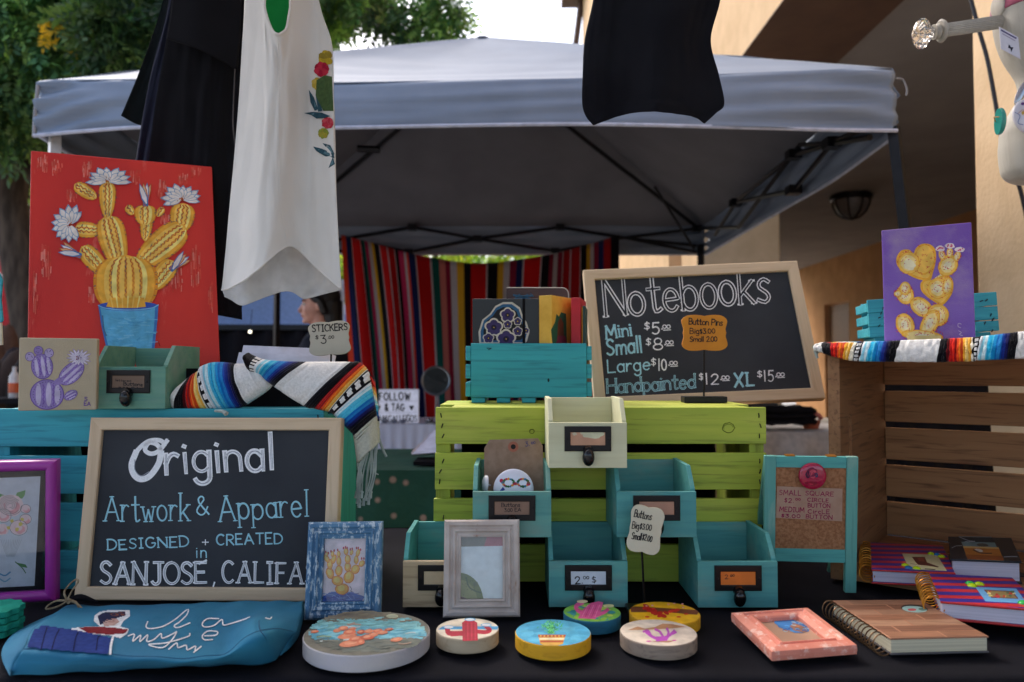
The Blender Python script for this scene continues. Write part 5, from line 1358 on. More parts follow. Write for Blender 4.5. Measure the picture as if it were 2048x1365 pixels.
for s, cx in ((-1, 1017), (1, 1046)):
    for k in range(16):
        q = k / 16 * 6.28; a.ell(cx + 11 * math.cos(q), 966 + 7.5 * math.sin(q), R.uniform(2, 3.6), R.uniform(2, 3), [S(60, 110, 60), S(190, 40, 80), S(226, 150, 50), S(50, 120, 150), S(40, 90, 50)][k % 5], wob=.2, n=8)
a.ell(1031, 968, 4, 3, S(190, 40, 70)); a.ell(1003, 962, 4, 4, S(190, 30, 70)); a.ell(1057, 968, 4, 4, S(196, 40, 80)); a.poly([(998, 984), (1006, 974), (1010, 980), (1002, 985)], S(40, 60, 150)); a.done('print', t, INK)
t, fr, dome = pinback('pin_badge', 'white pin seen edge on at the side of the teal drawer', (969, 968), 17, 1.11, S(215, 214, 220), yaw=-80)
b = B(); b.tube([(-.004, .004, 0), (.0, .009, -.002), (.01, .007, 0)], .0006, 5); b.make('clasp', silver, t)

# ---------------------------------------------------------------- picture frames
def rub(name, col, col2, under, lo=.5, hi=.62, sc=28, st=(1, 1, .35)):
    return mat(name, col, .6, col2, 30, bump=.25, bscale=200, wear=(under, sc, lo, hi, st))
bluep = rub("distressed_blue_paint", S(80, 124, 156), S(60, 104, 140), S(180, 196, 206), .53, .58, 170, (1, 1, .35))
whitep = rub("distressed_white_paint", S(196, 186, 178), S(176, 162, 152), S(150, 118, 98), .6, .7, 45)
pinkp = rub("distressed_coral_paint", S(232, 148, 126), S(222, 134, 112), S(240, 200, 184), .54, .66, 80, (1, 1, 1))
def pframe(name, label, c, m, fw, **kw):
    fr = fit(c, Z=ZT + .001, **kw); w, h = fr.w, fr.h
    t = thing(name, label, 'picture frame', fr)
    pf = [(0, .012), (0, .0), (.0025, -.003), (fw * .3, -.004), (fw * .42, -.001), (fw * .5, -.001), (fw * .56, -.0045), (fw * .66, -.0045), (fw * .74, -.001), (fw * .82, -.001), (fw * .9, -.003), (fw, -.002), (fw, .006), (fw, .012)]
    b = B(); b.ringsweep(w, h, pf); b.make('moulding', m, t, bevel=.0004)
    b = B(); b.box(-w / 2 + fw, w / 2 - fw, .0065, .0085, fw, h - fw); b.make('backing', wc, t)
    b = B(); b.box(-.02, .02, .012, .015, .02, h * .75); b.v = [(x, y + (h * .75 - z) * .28 if True else y, z - .0) for x, y, z in b.v]
    b.make('easel_leg', kraft(), t)
    b = B(); b.box(-w / 2 + fw, w / 2 - fw, .0035, .0045, fw, h - fw); b.make('pane', PANE, t)
    return t, fr
t, fr = pframe('picture_frame', 'distressed blue frame holding an orange cactus print', [(617.5, 1045), (764.5, 1043), (762, 1238), (607.5, 1240)], bluep, .0225, lean=8)
a = Art.plane(fr, 1, .0062)
a.poly([(640, 1070), (738, 1068), (736, 1212), (636, 1212)], S(240, 220, 230))
for k in range(30): a.line([(R.uniform(645, 730), R.uniform(1080, 1150)), (R.uniform(645, 730), R.uniform(1080, 1150))], 1.2, S(236, 216, 222))
ZB = lambda x, y: (580 + x / 3.938, 1030 + y / 3.938)
a.poly([ZB(250, 650), ZB(310, 612), ZB(420, 600), ZB(520, 620), ZB(590, 645), ZB(560, 690), ZB(300, 700), ZB(250, 690)], S(66, 104, 190))
for k in range(24): a.line([ZB(R.uniform(250, 560), 600 + R.uniform(0, 90)), ZB(R.uniform(250, 590), 600 + R.uniform(0, 90))], 1.2, S(120, 150, 214) if k % 2 else S(50, 70, 170))
def pads(a, Z_, lst, c0, c1, c2):
    for x, y, rx, ry, ro in lst:
        X_, Y_ = Z_(x, y); s_ = 1 / 3.938
        a.ell(X_, Y_, rx * s_, ry * s_, c0, ro, 18, wob=.04); a.ell(X_ - .4, Y_ - .3, rx * s_ * .84, ry * s_ * .86, c1, ro, 18, wob=.05); a.ell(X_ - rx * .12 * s_, Y_ - ry * .15 * s_, rx * s_ * .5, ry * s_ * .55, c2, ro, 14, wob=.08)
pads(a, ZB, [(410, 585, 56, 46, 0), (375, 520, 48, 40, 20), (465, 490, 42, 52, 20), (315, 460, 32, 48, -15), (385, 440, 30, 44, 5), (455, 410, 26, 40, 0), (515, 430, 34, 40, 35), (315, 390, 24, 42, 0), (345, 350, 20, 40, 20), (290, 345, 20, 36, -25), (385, 365, 20, 40, 0), (384, 310, 15, 26, 0), (455, 350, 24, 38, 0), (442, 290, 19, 28, 0), (485, 298, 14, 22, 20), (522, 355, 19, 36, 0), (536, 300, 17, 32, 15), (565, 385, 22, 30, 40), (335, 310, 14, 24, 0), (290, 310, 12, 20, 0)], S(226, 120, 40), S(250, 176, 60), S(255, 210, 110))
for x, y in ((281, 293), (303, 302), (323, 288), (348, 282), (376, 278), (422, 262), (437, 256), (450, 262), (475, 272), (490, 268), (524, 262), (538, 262), (556, 275), (565, 345), (582, 345), (270, 305)): X_, Y_ = ZB(x, y); a.ell(X_, Y_, 1.6, 3, S(196, 30, 50), n=8)
a.line([ZB(470, 560), ZB(485, 585), ZB(478, 600), ZB(492, 605)], 1, S(70, 60, 60)); a.done('print', t, PAINT)
t, fr = pframe('picture_frame', 'whitewashed frame with a cactus print and painted glass reflection, beside the bare drawer', [(888.5, 1040), (1038, 1039.5), (1041, 1235), (886.5, 1235)], whitep, .0235, lean=8)
a = Art.plane(fr, 1, .0062)
a.poly([(918, 1070), (1010, 1068), (1012, 1208), (916, 1208)], S(238, 244, 250))  # bright sky reflection of the glass, painted into the print
a.poly([(918, 1070), (1010, 1068), (1010, 1092), (918, 1094)], S(150, 140, 124)); a.poly([(975, 1070), (1010, 1069), (1010, 1092), (968, 1093)], S(190, 120, 122))  # brown and pink top of the same painted reflection
q = [(919, 1146)] + [(919 + 48 * math.sin(i / 10 * 1.57), 1146 + 60 * (1 - math.cos(i / 10 * 1.57))) for i in range(1, 11)] + [(919, 1206)]
a.poly(q, S(128, 134, 84)); a.poly([(919, 1160)] + [(919 + 36 * math.sin(i / 8 * 1.57), 1160 + 46 * (1 - math.cos(i / 8 * 1.57))) for i in range(1, 9)] + [(919, 1206)], S(158, 156, 104))
a.line([(932, 1155), (938, 1174), (950, 1182), (962, 1186)], 3, S(100, 108, 78)); a.ell(951, 1168, 5, 5, S(120, 122, 90)); a.poly([(919, 1192), (940, 1200), (958, 1203), (962, 1206), (919, 1206)], S(130, 90, 88))
for k in range(16): a.ell(R.uniform(921, 950), R.uniform(1162, 1196), .9, .9, S(80, 84, 60), n=6)
a.done('print', t, INK)
# purple frame at the left edge
fp = fit([(-190, 930), (123, 917), (104, 1204), (-180, 1218)], Z=ZT + .001, lean=6, yaw=0)
t = thing('picture_frame', 'magenta frame with a rose drawing on black mount at the left edge', 'picture frame', fp)
magp = mat("magenta_lacquer", S(158, 50, 150), .28, S(148, 42, 140), 12)
w, h = fp.w, fp.h; fw = .0155
b = B(); b.ringsweep(w, h, [(0, .014)] + [(fw / 2 - fw / 2 * math.cos(q), .002 - .007 * math.sin(q)) for q in [math.pi * k / 8 for k in range(9)]] + [(fw, .01), (fw, .014)]); b.make('moulding', magp, t, smooth=True, ang=60)
b = B(); b.box(-w / 2 + fw, w / 2 - fw, .008, .01, fw, h - fw); b.make('mount', mat("black_mount", S(42, 40, 44), .9), t)
b = B(); b.box(-w / 2 + fw, w / 2 - fw, .0035, .0045, fw, h - fw); b.make('pane', PANE, t)
a = Art.plane(fp, 1, .0078)
a.poly([(-140, 962), (81, 953), (69, 1172), (-130, 1182)], S(206, 210, 222))
ZR = lambda x, y: (x / 2.926, 820 + y / 2.926)
pk, pkl, gn, lnc = S(236, 170, 176), S(240, 212, 216), S(110, 160, 100), S(90, 86, 90)
a.poly([ZR(85, 520), ZR(100, 485), ZR(150, 470), ZR(145, 500), ZR(130, 520)], gn); a.poly([ZR(-20, 500), ZR(0, 490), ZR(25, 500), ZR(10, 520)], gn)
for x, y, r in ((60, 560, 78), (150, 580, 30), (150, 640, 34), (110, 690, 52), (20, 620, 46), (10, 700, 40)): X_, Y_ = ZR(x, y); a.ell(X_, Y_, r / 2.926, r * .85 / 2.926, pkl, n=20, wob=.07); a.ell(X_ + 2, Y_ + 3, r * .6 / 2.926, r * .5 / 2.926, pk, n=14, wob=.15); a.ell(X_, Y_, r * .42 / 2.926, r * .36 / 2.926, pkl, n=14, wob=.1)
for k in range(6):
    r = 70 - 11 * k; a.line([ZR(60 + r * math.cos(q / 10 * 6.28) * (1 + .05 * math.sin(q * 3)), 560 + r * .82 * math.sin(q / 10 * 6.28)) for q in range(k, 10 + k - 1)], .9, lnc)
for x, y, r in ((150, 580, 30), (150, 640, 34), (110, 690, 52), (20, 620, 46)): X_, Y_ = ZR(x, y); a.line([(X_ + r / 2.926 * math.cos(q / 10 * 6.28), Y_ + r * .85 / 2.926 * math.sin(q / 10 * 6.28)) for q in range(11)], .8, lnc)
for x, y in ((50, 690), (70, 650), (100, 700), (130, 640), (120, 670)): X_, Y_ = ZR(x, y); a.ell(X_, Y_, 4, 3.4, S(220, 196, 90), wob=.25, n=10)
a.line([ZR(90, 890), ZR(130, 925), ZR(150, 955)], 2, S(70, 110, 70)); a.poly([ZR(100, 895), ZR(150, 905), ZR(162, 925), ZR(130, 920)], S(84, 130, 80))
for k in range(12): a.line([ZR(5 + k * 11, 760), ZR(40 + k * 4, 860)], .6, S(150, 160, 170))
a.line([ZR(0, 960), ZR(30, 970), ZR(60, 950)], 3, S(100, 150, 190)); a.line([ZR(0, 990), ZR(30, 1005), ZR(60, 985)], 2.5, S(120, 170, 200)); a.done('print', t, INK)
# coral frame lying down
ZN = lambda x, y: (1380 + x / 2.967, 880 + y / 2.967)
HT = .024
cr = [T(*ZN(245, 1022), ZT + HT), T(*ZN(700, 992), ZT + HT), T(*ZN(990, 1212), ZT + .016), T(*ZN(485, 1252), ZT + .016)]
def bil(c, u, v): return c[0].lerp(c[1], u).lerp(c[3].lerp(c[2], u), v)
o_ = bil(cr, .5, .5); o_.z = ZT + .002
t = thing('picture_frame', 'coral pink frame lying on its back at the front right', 'picture frame', at(o_))
def lring(c, prof, o):
    vs = []; k = len(prof)
    for d, dz in prof:
        du = d; dv = d * .8
        for u, v in ((du, dv), (1 - du, dv), (1 - du, 1 - dv), (du, 1 - dv)): vs.append(bil(c, u, v) + Vector((0, 0, dz)) - o)
    b = B(); b.add(vs, [(4 * i + j, 4 * i + (j + 1) % 4, 4 * ((i + 1) % k) + (j + 1) % 4, 4 * ((i + 1) % k) + j) for i in range(k) for j in range(4)]); return b
b = lring(cr, [(0, -.012), (-.005, -.006), (.0, -.001), (.1, .002), (.12, -.001), (.15, -.001), (.17, .002), (.22, .0), (.24, -.002), (.24, -.008), (.2, -.012)], o_); b.make('moulding', pinkp, t, bevel=.0006)
b = B(); q = [bil(cr, u, v) + Vector((0, 0, -.007)) - o_ for u, v in ((.23, .18), (.77, .18), (.77, .82), (.23, .82))]; b.add(q, [(0, 1, 2, 3)]); b.make('print_card', mat("tan_print", S(190, 150, 124), .5), t, solid=.001)
zp = sum(v.z for v in q) / 4 + o_.z
def hitcr(x, y):
    h = T(x, y, zp + .001); 
    pl = (q[0] + q[1] + q[2] + q[3]) / 4 + o_; n = (q[1] - q[0]).cross(q[3] - q[0]).normalized(); d = ray(x, y)
    return CAM + d * ((pl - CAM).dot(n) / d.dot(n)) - o_ + Vector((0, 0, .0008))
a = Art(hitcr, (0, 0, 1)); a.k = 60
a.ell(*ZN(605, 1108), 34, 12, S(66, 128, 190), 14, 24, wob=.1); a.ell(*ZN(640, 1120), 18, 8, S(150, 110, 90), 14, 14, wob=.2)
for k in range(22): x, y = ZN(R.uniform(530, 700), R.uniform(1080, 1140)); a.line([(x, y), (x + 4, y + R.uniform(-2, 2)), (x + 8, y + 1)], 1.6, [S(90, 160, 214), S(50, 90, 160), S(190, 120, 80), S(170, 190, 200)][k % 4])
a.done('print', t, PAINT)
b = B(); pz = [T(*ZN(x, y), ZT + .003) - o_ for x, y in ((640, 1235), (880, 1235), (870, 1262), (650, 1268))]; b.add(pz, [(0, 1, 2, 3)]); b.make('folded_stand', mat("pink_stand", S(190, 130, 116), .8), t, solid=.003)

# ---------------------------------------------------------------- notebooks
def notebook(name, label, cpx, thick, cov, pages, z0=ZT + .001, ct=.0022, inset=.0, cov2=None, cat='notebook'):
    zt = z0 + thick
    c = [T(x, y, zt) for x, y in cpx]
    o = (c[0] + c[1] + c[2] + c[3]) / 4; o.z = z0
    t = thing(name, label, cat, at(o))
    def slab(za, zb, ins, m, nm, bev=.0008):
        cc = [bil(c, u, v) for u, v in ((ins, ins), (1 - ins, ins), (1 - ins, 1 - ins), (ins, 1 - ins))]
        for q in cc: q.z = 0
        b = B(); b.hexa([Vector((q.x, q.y, za)) - o for q in (cc[3], cc[2], cc[1], cc[0])] + [Vector((q.x, q.y, zb)) - o for q in (cc[3], cc[2], cc[1], cc[0])]); return b.make(nm, m, t, bevel=bev)
    slab(z0, z0 + ct, 0, cov2 or cov, 'back_cover'); slab(z0 + ct + .0002, zt - ct - .0002, inset, pages, 'pages', .0003); slab(zt - ct, zt, 0, cov, 'front_cover')
    fr = at(o)
    a = Art.plane(fr, 2, zt - z0)
    return t, fr, a, c, o
def coil(t, c, o, r, z, m, n, wire, k0=0.02, k1=.98, off=(0, 0, 0)):
    A_, C2 = c[0], c[3]; d = (C2 - A_); d.z = 0; L_ = d.length; d.normalize(); s = Vector((-d.y, d.x, 0)); 
    if s.x > 0: s = -s
    pts = []
    N_ = n * 16
    for i in range(N_ + 1):
        q = i / N_; th = q * n * 2 * math.pi
        base = A_ + d * (L_ * (k0 + (k1 - k0) * q)); base.z = z
        pts.append(base + s * (-math.cos(th) * r * .9 + r * .55) + Vector((0, 0, math.sin(th) * r)) - o + Vector(off))
    b = B(); b.tube(pts, wire, 6); b.make('spiral_binding', m, t, smooth=True)
pgw = mat("white_page_edges", S(214, 208, 222), .85, S(190, 184, 200), 1, stretch=(2, 2, 900), amt=(.3, .7)); pgc = mat("cream_page_edges", S(216, 208, 180), .85, S(190, 182, 156), 1, stretch=(2, 2, 900), amt=(.3, .7))
def striped(name):
    m = bpy.data.materials.new(name); m.use_nodes = True; N = m.node_tree.nodes; Lk = m.node_tree.links; bs = N["Principled BSDF"]; bs.inputs["Roughness"].default_value = .45
    tc = N.new("ShaderNodeTexCoord"); mp = N.new("ShaderNodeMapping"); mp.inputs["Rotation"].default_value = (0, 0, math.radians(5))
    sx = N.new("ShaderNodeSeparateXYZ"); mm = N.new("ShaderNodeMath"); mm.operation = 'MULTIPLY'; mm.inputs[1].default_value = 1 / .03; ff = N.new("ShaderNodeMath"); ff.operation = 'FRACT'
    rp = N.new("ShaderNodeValToRGB"); rp.color_ramp.interpolation = 'CONSTANT'; e = rp.color_ramp.elements; e[0].position = 0; e[0].color = S(54, 44, 140); e[1].position = .52; e[1].color = S(196, 44, 54)
    Lk.new(tc.outputs["Object"], mp.inputs[0]); Lk.new(mp.outputs[0], sx.inputs[0]); Lk.new(sx.outputs[1], mm.inputs[0]); Lk.new(mm.outputs[0], ff.inputs[0]); Lk.new(ff.outputs[0], rp.inputs[0]); Lk.new(rp.outputs[0], bs.inputs["Base Color"])
    return m
stripem = striped("striped_cover"); redc = mat("red_cover_board", S(190, 44, 44), .5)
gold = mat("gold_wire", S(206, 134, 40), .35, metal=.7); bronze = mat("bronze_wire", S(120, 92, 66), .35, metal=.8)
def gem(a_t, o, x, y, z, c, r=.0062, nm='rhinestone'):
    p = T(x, y, z) - o; b = B(); b.ball(p, r, r, r * .6, 12); b.make('rhinestone', mat('gem_%d_%d_%d' % tuple(int(q * 99) for q in c[:3]), c, .15), a_t, smooth=True)
ZM = lambda x, y: (1700 + x / 5.054, 1050 + y / 5.054)
lim_, blu_, grn_ = S(200, 230, 30), S(30, 120, 180), S(60, 200, 90)
t, fr, a, c, o = notebook('spiral_notebook', 'red and blue striped spiral notebook with a boot card and gems', [ZM(205, 178), ZM(938, 208), ZM(1065, 492), ZM(218, 452)], .021, stripem, pgw, inset=.015, z0=ZT + .0125)
coil(t, c, o, .012, ZT + .0125 + .0115, gold, 11, .00095)
b = B(); b.hexa([(0, 0, 0)] * 8)
e0, e1 = c[3] - o, c[2] - o
for zz in (.0, .019): b = B(); b.tube([Vector((e0.x, e0.y, zz + .001)), Vector((e1.x, e1.y, zz + .001))], .0014, 6); b.make('cover_edge', redc, t, smooth=True)
a.poly([ZM(525, 290), ZM(880, 305), ZM(980, 468), ZM(600, 448)], S(206, 196, 150))
a.poly([ZM(625, 325), ZM(755, 325), ZM(778, 380), ZM(900, 425), ZM(890, 432), ZM(790, 415), ZM(740, 410), ZM(690, 405), ZM(665, 380)], S(96, 44, 34)); a.poly([ZM(680, 335), ZM(740, 335), ZM(755, 372), ZM(700, 368)], S(130, 62, 46))
a.line([ZM(610, 392), ZM(680, 402)], .8, S(120, 110, 90)); a.line([ZM(760, 446), ZM(860, 452)], 1.6, S(60, 50, 50), smooth=False); a.done('boot_card', t, INK)
for x, y, cl in ((820, 297, lim_), (882, 305, blu_), (925, 325, lim_), (558, 412, lim_), (592, 437, blu_), (675, 443, lim_)): gem(t, o, *ZM(x, y), ZT + .0335, cl, .0058)
t, fr, a, c, o = notebook('spiral_notebook', 'red and blue striped spiral notebook nearest the right edge, with a blue card', [ZM(800, 490), ZM(1640, 532), ZM(1990, 868), ZM(915, 775)], .023, stripem, pgw, inset=.015, z0=ZT + .0125)
coil(t, c, o, .013, ZT + .0125 + .0125, gold, 11, .001)
e0, e1 = c[3] - o, c[2] - o
for zz in (.0, .021): b = B(); b.tube([Vector((e0.x, e0.y, zz + .001)), Vector((e1.x, e1.y, zz + .001))], .0015, 6); b.make('cover_edge', redc, t, smooth=True)
a.poly([ZM(1265, 628), ZM(1680, 645), ZM(1790, 795), ZM(1370, 775)], S(108, 168, 216)); a.poly([ZM(1350, 655), ZM(1640, 672), ZM(1705, 748), ZM(1430, 738)], S(110, 50, 50)); a.poly([ZM(1368, 662), ZM(1632, 679), ZM(1688, 742), ZM(1440, 732)], S(150, 130, 84))
for k in range(14): x, y = ZM(R.uniform(1400, 1660), R.uniform(672, 735)); a.ell(x, y, R.uniform(2.5, 5), R.uniform(1.5, 3), [S(190, 60, 50), S(210, 196, 120), S(90, 110, 80), S(200, 60, 70), S(216, 206, 150)][k % 5], wob=.3, n=9)
a.done('blue_card', t, INK)
for x, y, cl in ((1215, 597, grn_), (1235, 620, lim_), (1308, 603, lim_), (1752, 795, grn_)): gem(t, o, *ZM(x, y), ZT + .0355, cl, .0064)
navyc = mat("black_leather_cover", S(26, 28, 40), .5, S(20, 22, 32), 40, bump=.2, bscale=200)
t, fr, a, c, o = notebook('hardback_journal', 'thick navy black journal with a desert scene cover', [ZM(992, 118), ZM(1632, 132), ZM(1735, 372), ZM(1015, 345)], .034, navyc, pgw, z0=ZT + .014, ct=.003, inset=.03)
a.poly([ZM(1110, 128), ZM(1440, 138), ZM(1560, 368), ZM(1190, 352)], S(120, 150, 150)); a.poly([ZM(1100, 122), ZM(1435, 132), ZM(1470, 180), ZM(1125, 172)], S(40, 52, 60)); a.poly([ZM(1145, 225), ZM(1505, 238), ZM(1555, 362), ZM(1190, 348)], S(190, 120, 50)); a.poly([ZM(1165, 300), ZM(1540, 315), ZM(1558, 365), ZM(1192, 350)], S(150, 84, 40)); a.poly([ZM(1142, 215), ZM(1500, 228), ZM(1508, 245), ZM(1146, 232)], S(214, 180, 110))
a.ell(*ZM(1300, 260), 9, 3, S(206, 200, 190), 10, 12); a.line([ZM(1250, 255), ZM(1320, 285), ZM(1430, 290)], 3, S(120, 80, 50)); a.ell(*ZM(1340, 205), 12, 3.5, S(90, 90, 80), 5, 12)
a.line([ZM(1100, 122), ZM(1200, 160), ZM(1265, 168), ZM(1160, 172)], 1, S(180, 190, 200)); a.line([ZM(1030, 235), ZM(1070, 215), ZM(1130, 212)], 1.2, S(170, 180, 190)); a.line([ZM(1560, 325), ZM(1690, 322)], 1.2, S(170, 180, 190)); a.line([ZM(1100, 120), ZM(1430, 126)], 1.6, S(130, 140, 140)); a.done('cover_art', t, INK)
p0 = bil(c, .5, .5); p0.z = ZT + .001
t = thing('wood_block', 'thin dark board under the desert scene journal', 'board', at(p0)); b = B(); b.box(-.05, .05, -.04, .045, 0, .0125); b.make('board', navyc, t)
planks = None
t, fr, a, c, o = notebook('wooden_notebook', 'spiral notebook with laminated wooden cover and small oval window', [(1664, 1201), (1838, 1199.5), (1978, 1272.6), (1781, 1277)], .02, wood("bamboo_cover", S(178, 128, 98), S(160, 108, 80), S(126, 80, 58), gs=.3, bump=.05), pgc, inset=.012, cov2=mat("clear_back", S(90, 86, 88), .4))
coil(t, c, o, .0118, ZT + .0105, bronze, 15, .0009)
for k in range(7):
    v0, v1 = k / 7, (k + 1) / 7
    cl = [S(158, 116, 90), S(132, 90, 68), S(164, 122, 96), S(144, 99, 75), S(168, 128, 101), S(137, 95, 74), S(152, 108, 83)][k]
    s0 = (k * .37) % .6 + .15
    for u0, u1, f_ in ((.0, s0, 1), (s0, 1, .86)):
        qq = [bil(c, u0 + .012, v0 + .004), bil(c, u1 - .006, v0 + .004), bil(c, u1 - .006, v1 - .002), bil(c, u0 + .012, v1 - .002)]
        a.k += 1; a.b.add([q_ - o + Vector((0, 0, a.k * a.step)) for q_ in qq], [(0, 1, 2, 3)], 0, tuple(x * f_ for x in cl[:3]) + (1,))
a.ell(1829, 1217.5, 27, 8, S(60, 50, 46), 5, 24); a.ell(1829, 1219, 25, 6.4, S(150, 186, 180), 5, 22); a.ell(1824, 1220, 9, 2.5, S(196, 90, 90), 0, 12); a.ell(1845, 1219, 8, 3, S(90, 120, 110), 5, 12); a.done('cover_veneer', t, attr_mat("veneer", .5, .3, 3, .05, 200, stretch=(8, 60, 1)))

# ---------------------------------------------------------------- painted wooden discs
def disc(name, label, cx, cy, rx_px, side_px, em, squash=1.0):
    """cx, cy: centre of the top face"""
    d0 = T(cx, cy, ZT + .015); r = rx_px * d0.y / F; th = side_px * d0.y / F * 1.04
    d0 = T(cx, cy, ZT + th); r = rx_px * d0.y / F
    o = Vector((d0.x, d0.y, ZT + .0008))
    t = thing(name, label, 'wooden disc', at(o), 'painted wooden discs along the table front')
    S_ = Matrix.Diagonal((1, squash, 1, 1))
    b = B(); b.lathe([(r - .0008, 0), (r, .0008), (r, th - .001), (r - .001, th)], n=64, M=S_); b.make('disc_edge', em, t, smooth=True, ang=40)
    b = B(); b.lathe([(0, th - .0001), (r - .001, th - .0001)], n=64, M=S_)
    b = B()
    fr = at(o); a = Art.plane(fr, 2, th + .0001)
    a.R = (r, th, S_)
    return t, fr, a
def base(a, col):
    r, th, S_ = a.R; n = 64
    a.b.add([S_ @ Vector((r * .985 * math.cos(6.2832 * i / n), r * .985 * math.sin(6.2832 * i / n), th + .0001)) for i in range(n)], [tuple(range(n))], 0, col)
rawd = wood("raw_disc_edge", S(200, 182, 152), S(184, 162, 130), S(150, 124, 96), gs=.4)
wht_e = mat("white_disc_edge", S(184, 181, 180), .7, S(180, 178, 186), 24, bump=.3, bscale=200, wear=(S(120, 112, 110), 30, .72, .78))
yel_e = wood("yellow_disc_edge", S(236, 180, 30), S(220, 158, 20), S(170, 110, 10), gs=.4)
blu_e = wood("blue_disc_edge", S(30, 112, 140), S(24, 98, 128), S(16, 70, 96), gs=.4)
def patchy(a, cx, cy, rx, ry, cols, n, s=(3, 8), fl=.35, rng=R):
    for k in range(n):
        q = rng.uniform(0, 6.28); d = rng.uniform(0, .9) ** .5
        a.ell(cx + rx * d * math.cos(q), cy + ry * d * math.sin(q), rng.uniform(*s), rng.uniform(*s) * fl, rng.choice(cols), rng.uniform(-12, 12), 10, wob=.2)
# big one
t, fr, a = disc('painted_disc', 'largest painted disc, seascape with a coral cactus', 734.5, 1266, 123, 29, wht_e, 1.0)
base(a, S(122, 120, 106))
def inside(cx, cy, rx, ry): return lambda x, y: ((x - cx) / rx) ** 2 + ((y - cy) / ry) ** 2 < .93
def streaks(a, cx, cy, rx, ry, bandsdef, n, w=3, L_=(20, 70), jag=1.2):
    ins = inside(cx, cy, rx, ry)
    for k in range(n):
        y0, y1, cols = bandsdef[k % len(bandsdef)]
        y = R.uniform(y0, y1); x = R.uniform(cx - rx, cx + rx); l = R.uniform(*L_)
        pts = [(x + l * i / 4, y + jag * math.sin(i + k) - l * i * .012) for i in range(5)]
        pts = [p for p in pts if ins(*p)]
        if len(pts) > 1: a.line(pts, R.uniform(w * .5, w), R.choice(cols), seg=3)
bd_ = [(1227, 1244, [S(126, 118, 98), S(118, 114, 100), S(132, 126, 104)]), (1240, 1262, [S(122, 190, 196), S(142, 204, 206), S(118, 176, 176)]), (1254, 1280, [S(96, 180, 204), S(116, 192, 212), S(136, 202, 214)]), (1280, 1306, [S(116, 122, 110), S(108, 118, 112), S(122, 126, 114)])]
streaks(a, 734, 1266, 122, 42, bd_, 260, 9, (30, 80)); streaks(a, 734, 1266, 122, 42, bd_, 320, 3, (10, 30))
streaks(a, 734, 1266, 118, 40, [(1238, 1290, [S(206, 220, 216), S(150, 170, 120), S(176, 150, 130)])], 16, 3, (12, 34))
ZD = ZB
a.ell(*ZD(805, 805), 12, 4, S(196, 200, 160), 0); a.ell(*ZD(805, 805), 10, 3, S(170, 176, 150), 0)
oc = [S(214, 118, 84), S(196, 96, 66), S(222, 136, 100)]
for x, y, rx, ry in ((480, 1020, 95, 28), (520, 985, 60, 22), (450, 960, 75, 24), (470, 930, 50, 22), (420, 900, 40, 18), (370, 918, 30, 16), (490, 905, 30, 12), (610, 970, 60, 22), (560, 930, 36, 16), (620, 925, 36, 18), (690, 920, 40, 14), (730, 935, 40, 16), (780, 910, 34, 12), (660, 950, 40, 16), (840, 990, 48, 18), (195, 928, 32, 12), (560, 1010, 30, 20)):
    X_, Y_ = ZD(x, y); a.ell(X_, Y_, rx / 3.94, ry / 3.94, R.choice(oc), -8, 14, wob=.08); a.ell(X_ - 1, Y_ - 1, rx / 7.5, ry / 8, S(232, 160, 124), -8, 10, wob=.1)
a.done('painted_face', t, PAINT)
# red cactus
t, fr, a = disc('painted_disc', 'small bare wood disc with a red saguaro cactus', 935, 1259, 61.5, 26, rawd)
base(a, S(222, 210, 188))
a.poly([ZB(1165, 905), ZB(1200, 880), ZB(1640, 878), ZB(1636, 905), ZB(1400, 900)], S(70, 150, 196)); red_ = S(178, 30, 56)
a.poly([ZB(1355, 850), ZB(1385, 830), ZB(1440, 830), ZB(1475, 850), ZB(1480, 990), ZB(1360, 995)], red_); a.line([ZB(1350, 935), ZB(1270, 935), ZB(1245, 925), ZB(1240, 895)], 10, red_); a.line([ZB(1470, 920), ZB(1540, 925), ZB(1575, 910), ZB(1555, 890), ZB(1545, 880)], 8, red_); a.line([ZB(1350, 940), ZB(1275, 945)], 7, red_)
for x in (1385, 1415, 1445): a.line([ZB(x, 850), ZB(x + 2, 985)], 1.6, S(150, 18, 40)); a.line([ZB(x + 14, 850), ZB(x + 15, 985)], 1.2, S(200, 60, 84))
for x, y in ((1418, 825), (1250, 885), (1545, 868)): X_, Y_ = ZB(x, y); a.ell(X_, Y_, 11, 3.4, S(90, 170, 214)); a.ell(X_, Y_, 9, 2.4, S(228, 230, 232))
a.done('painted_face', t, PAINT)
ZQ = lambda x, y: (1000 + x / 3.413, 1000 + y / 3.413)
# potted cactus
t, fr, a = disc('painted_disc', 'blue disc with a yellow edge and a potted green cactus', 1106, 1266, 74.5, 27, yel_e)
base(a, S(80, 168, 204)); patchy(a, 1106, 1266, 64, 20, [S(76, 164, 200), S(90, 176, 208), S(70, 158, 196)], 40, (8, 16))
a.poly([ZQ(262, 930), ZQ(445, 930), ZQ(430, 985), ZQ(390, 998), ZQ(300, 996), ZQ(275, 985)], S(206, 160, 70)); a.poly([ZQ(260, 922), ZQ(448, 922), ZQ(446, 938), ZQ(262, 938)], S(176, 70, 40)); a.poly([ZQ(268, 944), ZQ(440, 944), ZQ(438, 956), ZQ(270, 956)], S(230, 214, 180)); a.poly([ZQ(272, 962), ZQ(436, 962), ZQ(430, 974), ZQ(277, 974)], S(176, 76, 40))
for k in range(7): a.ell(*ZQ(278 + k * 25, 930), 2.2, 1.4, S(226, 190, 90), n=6)
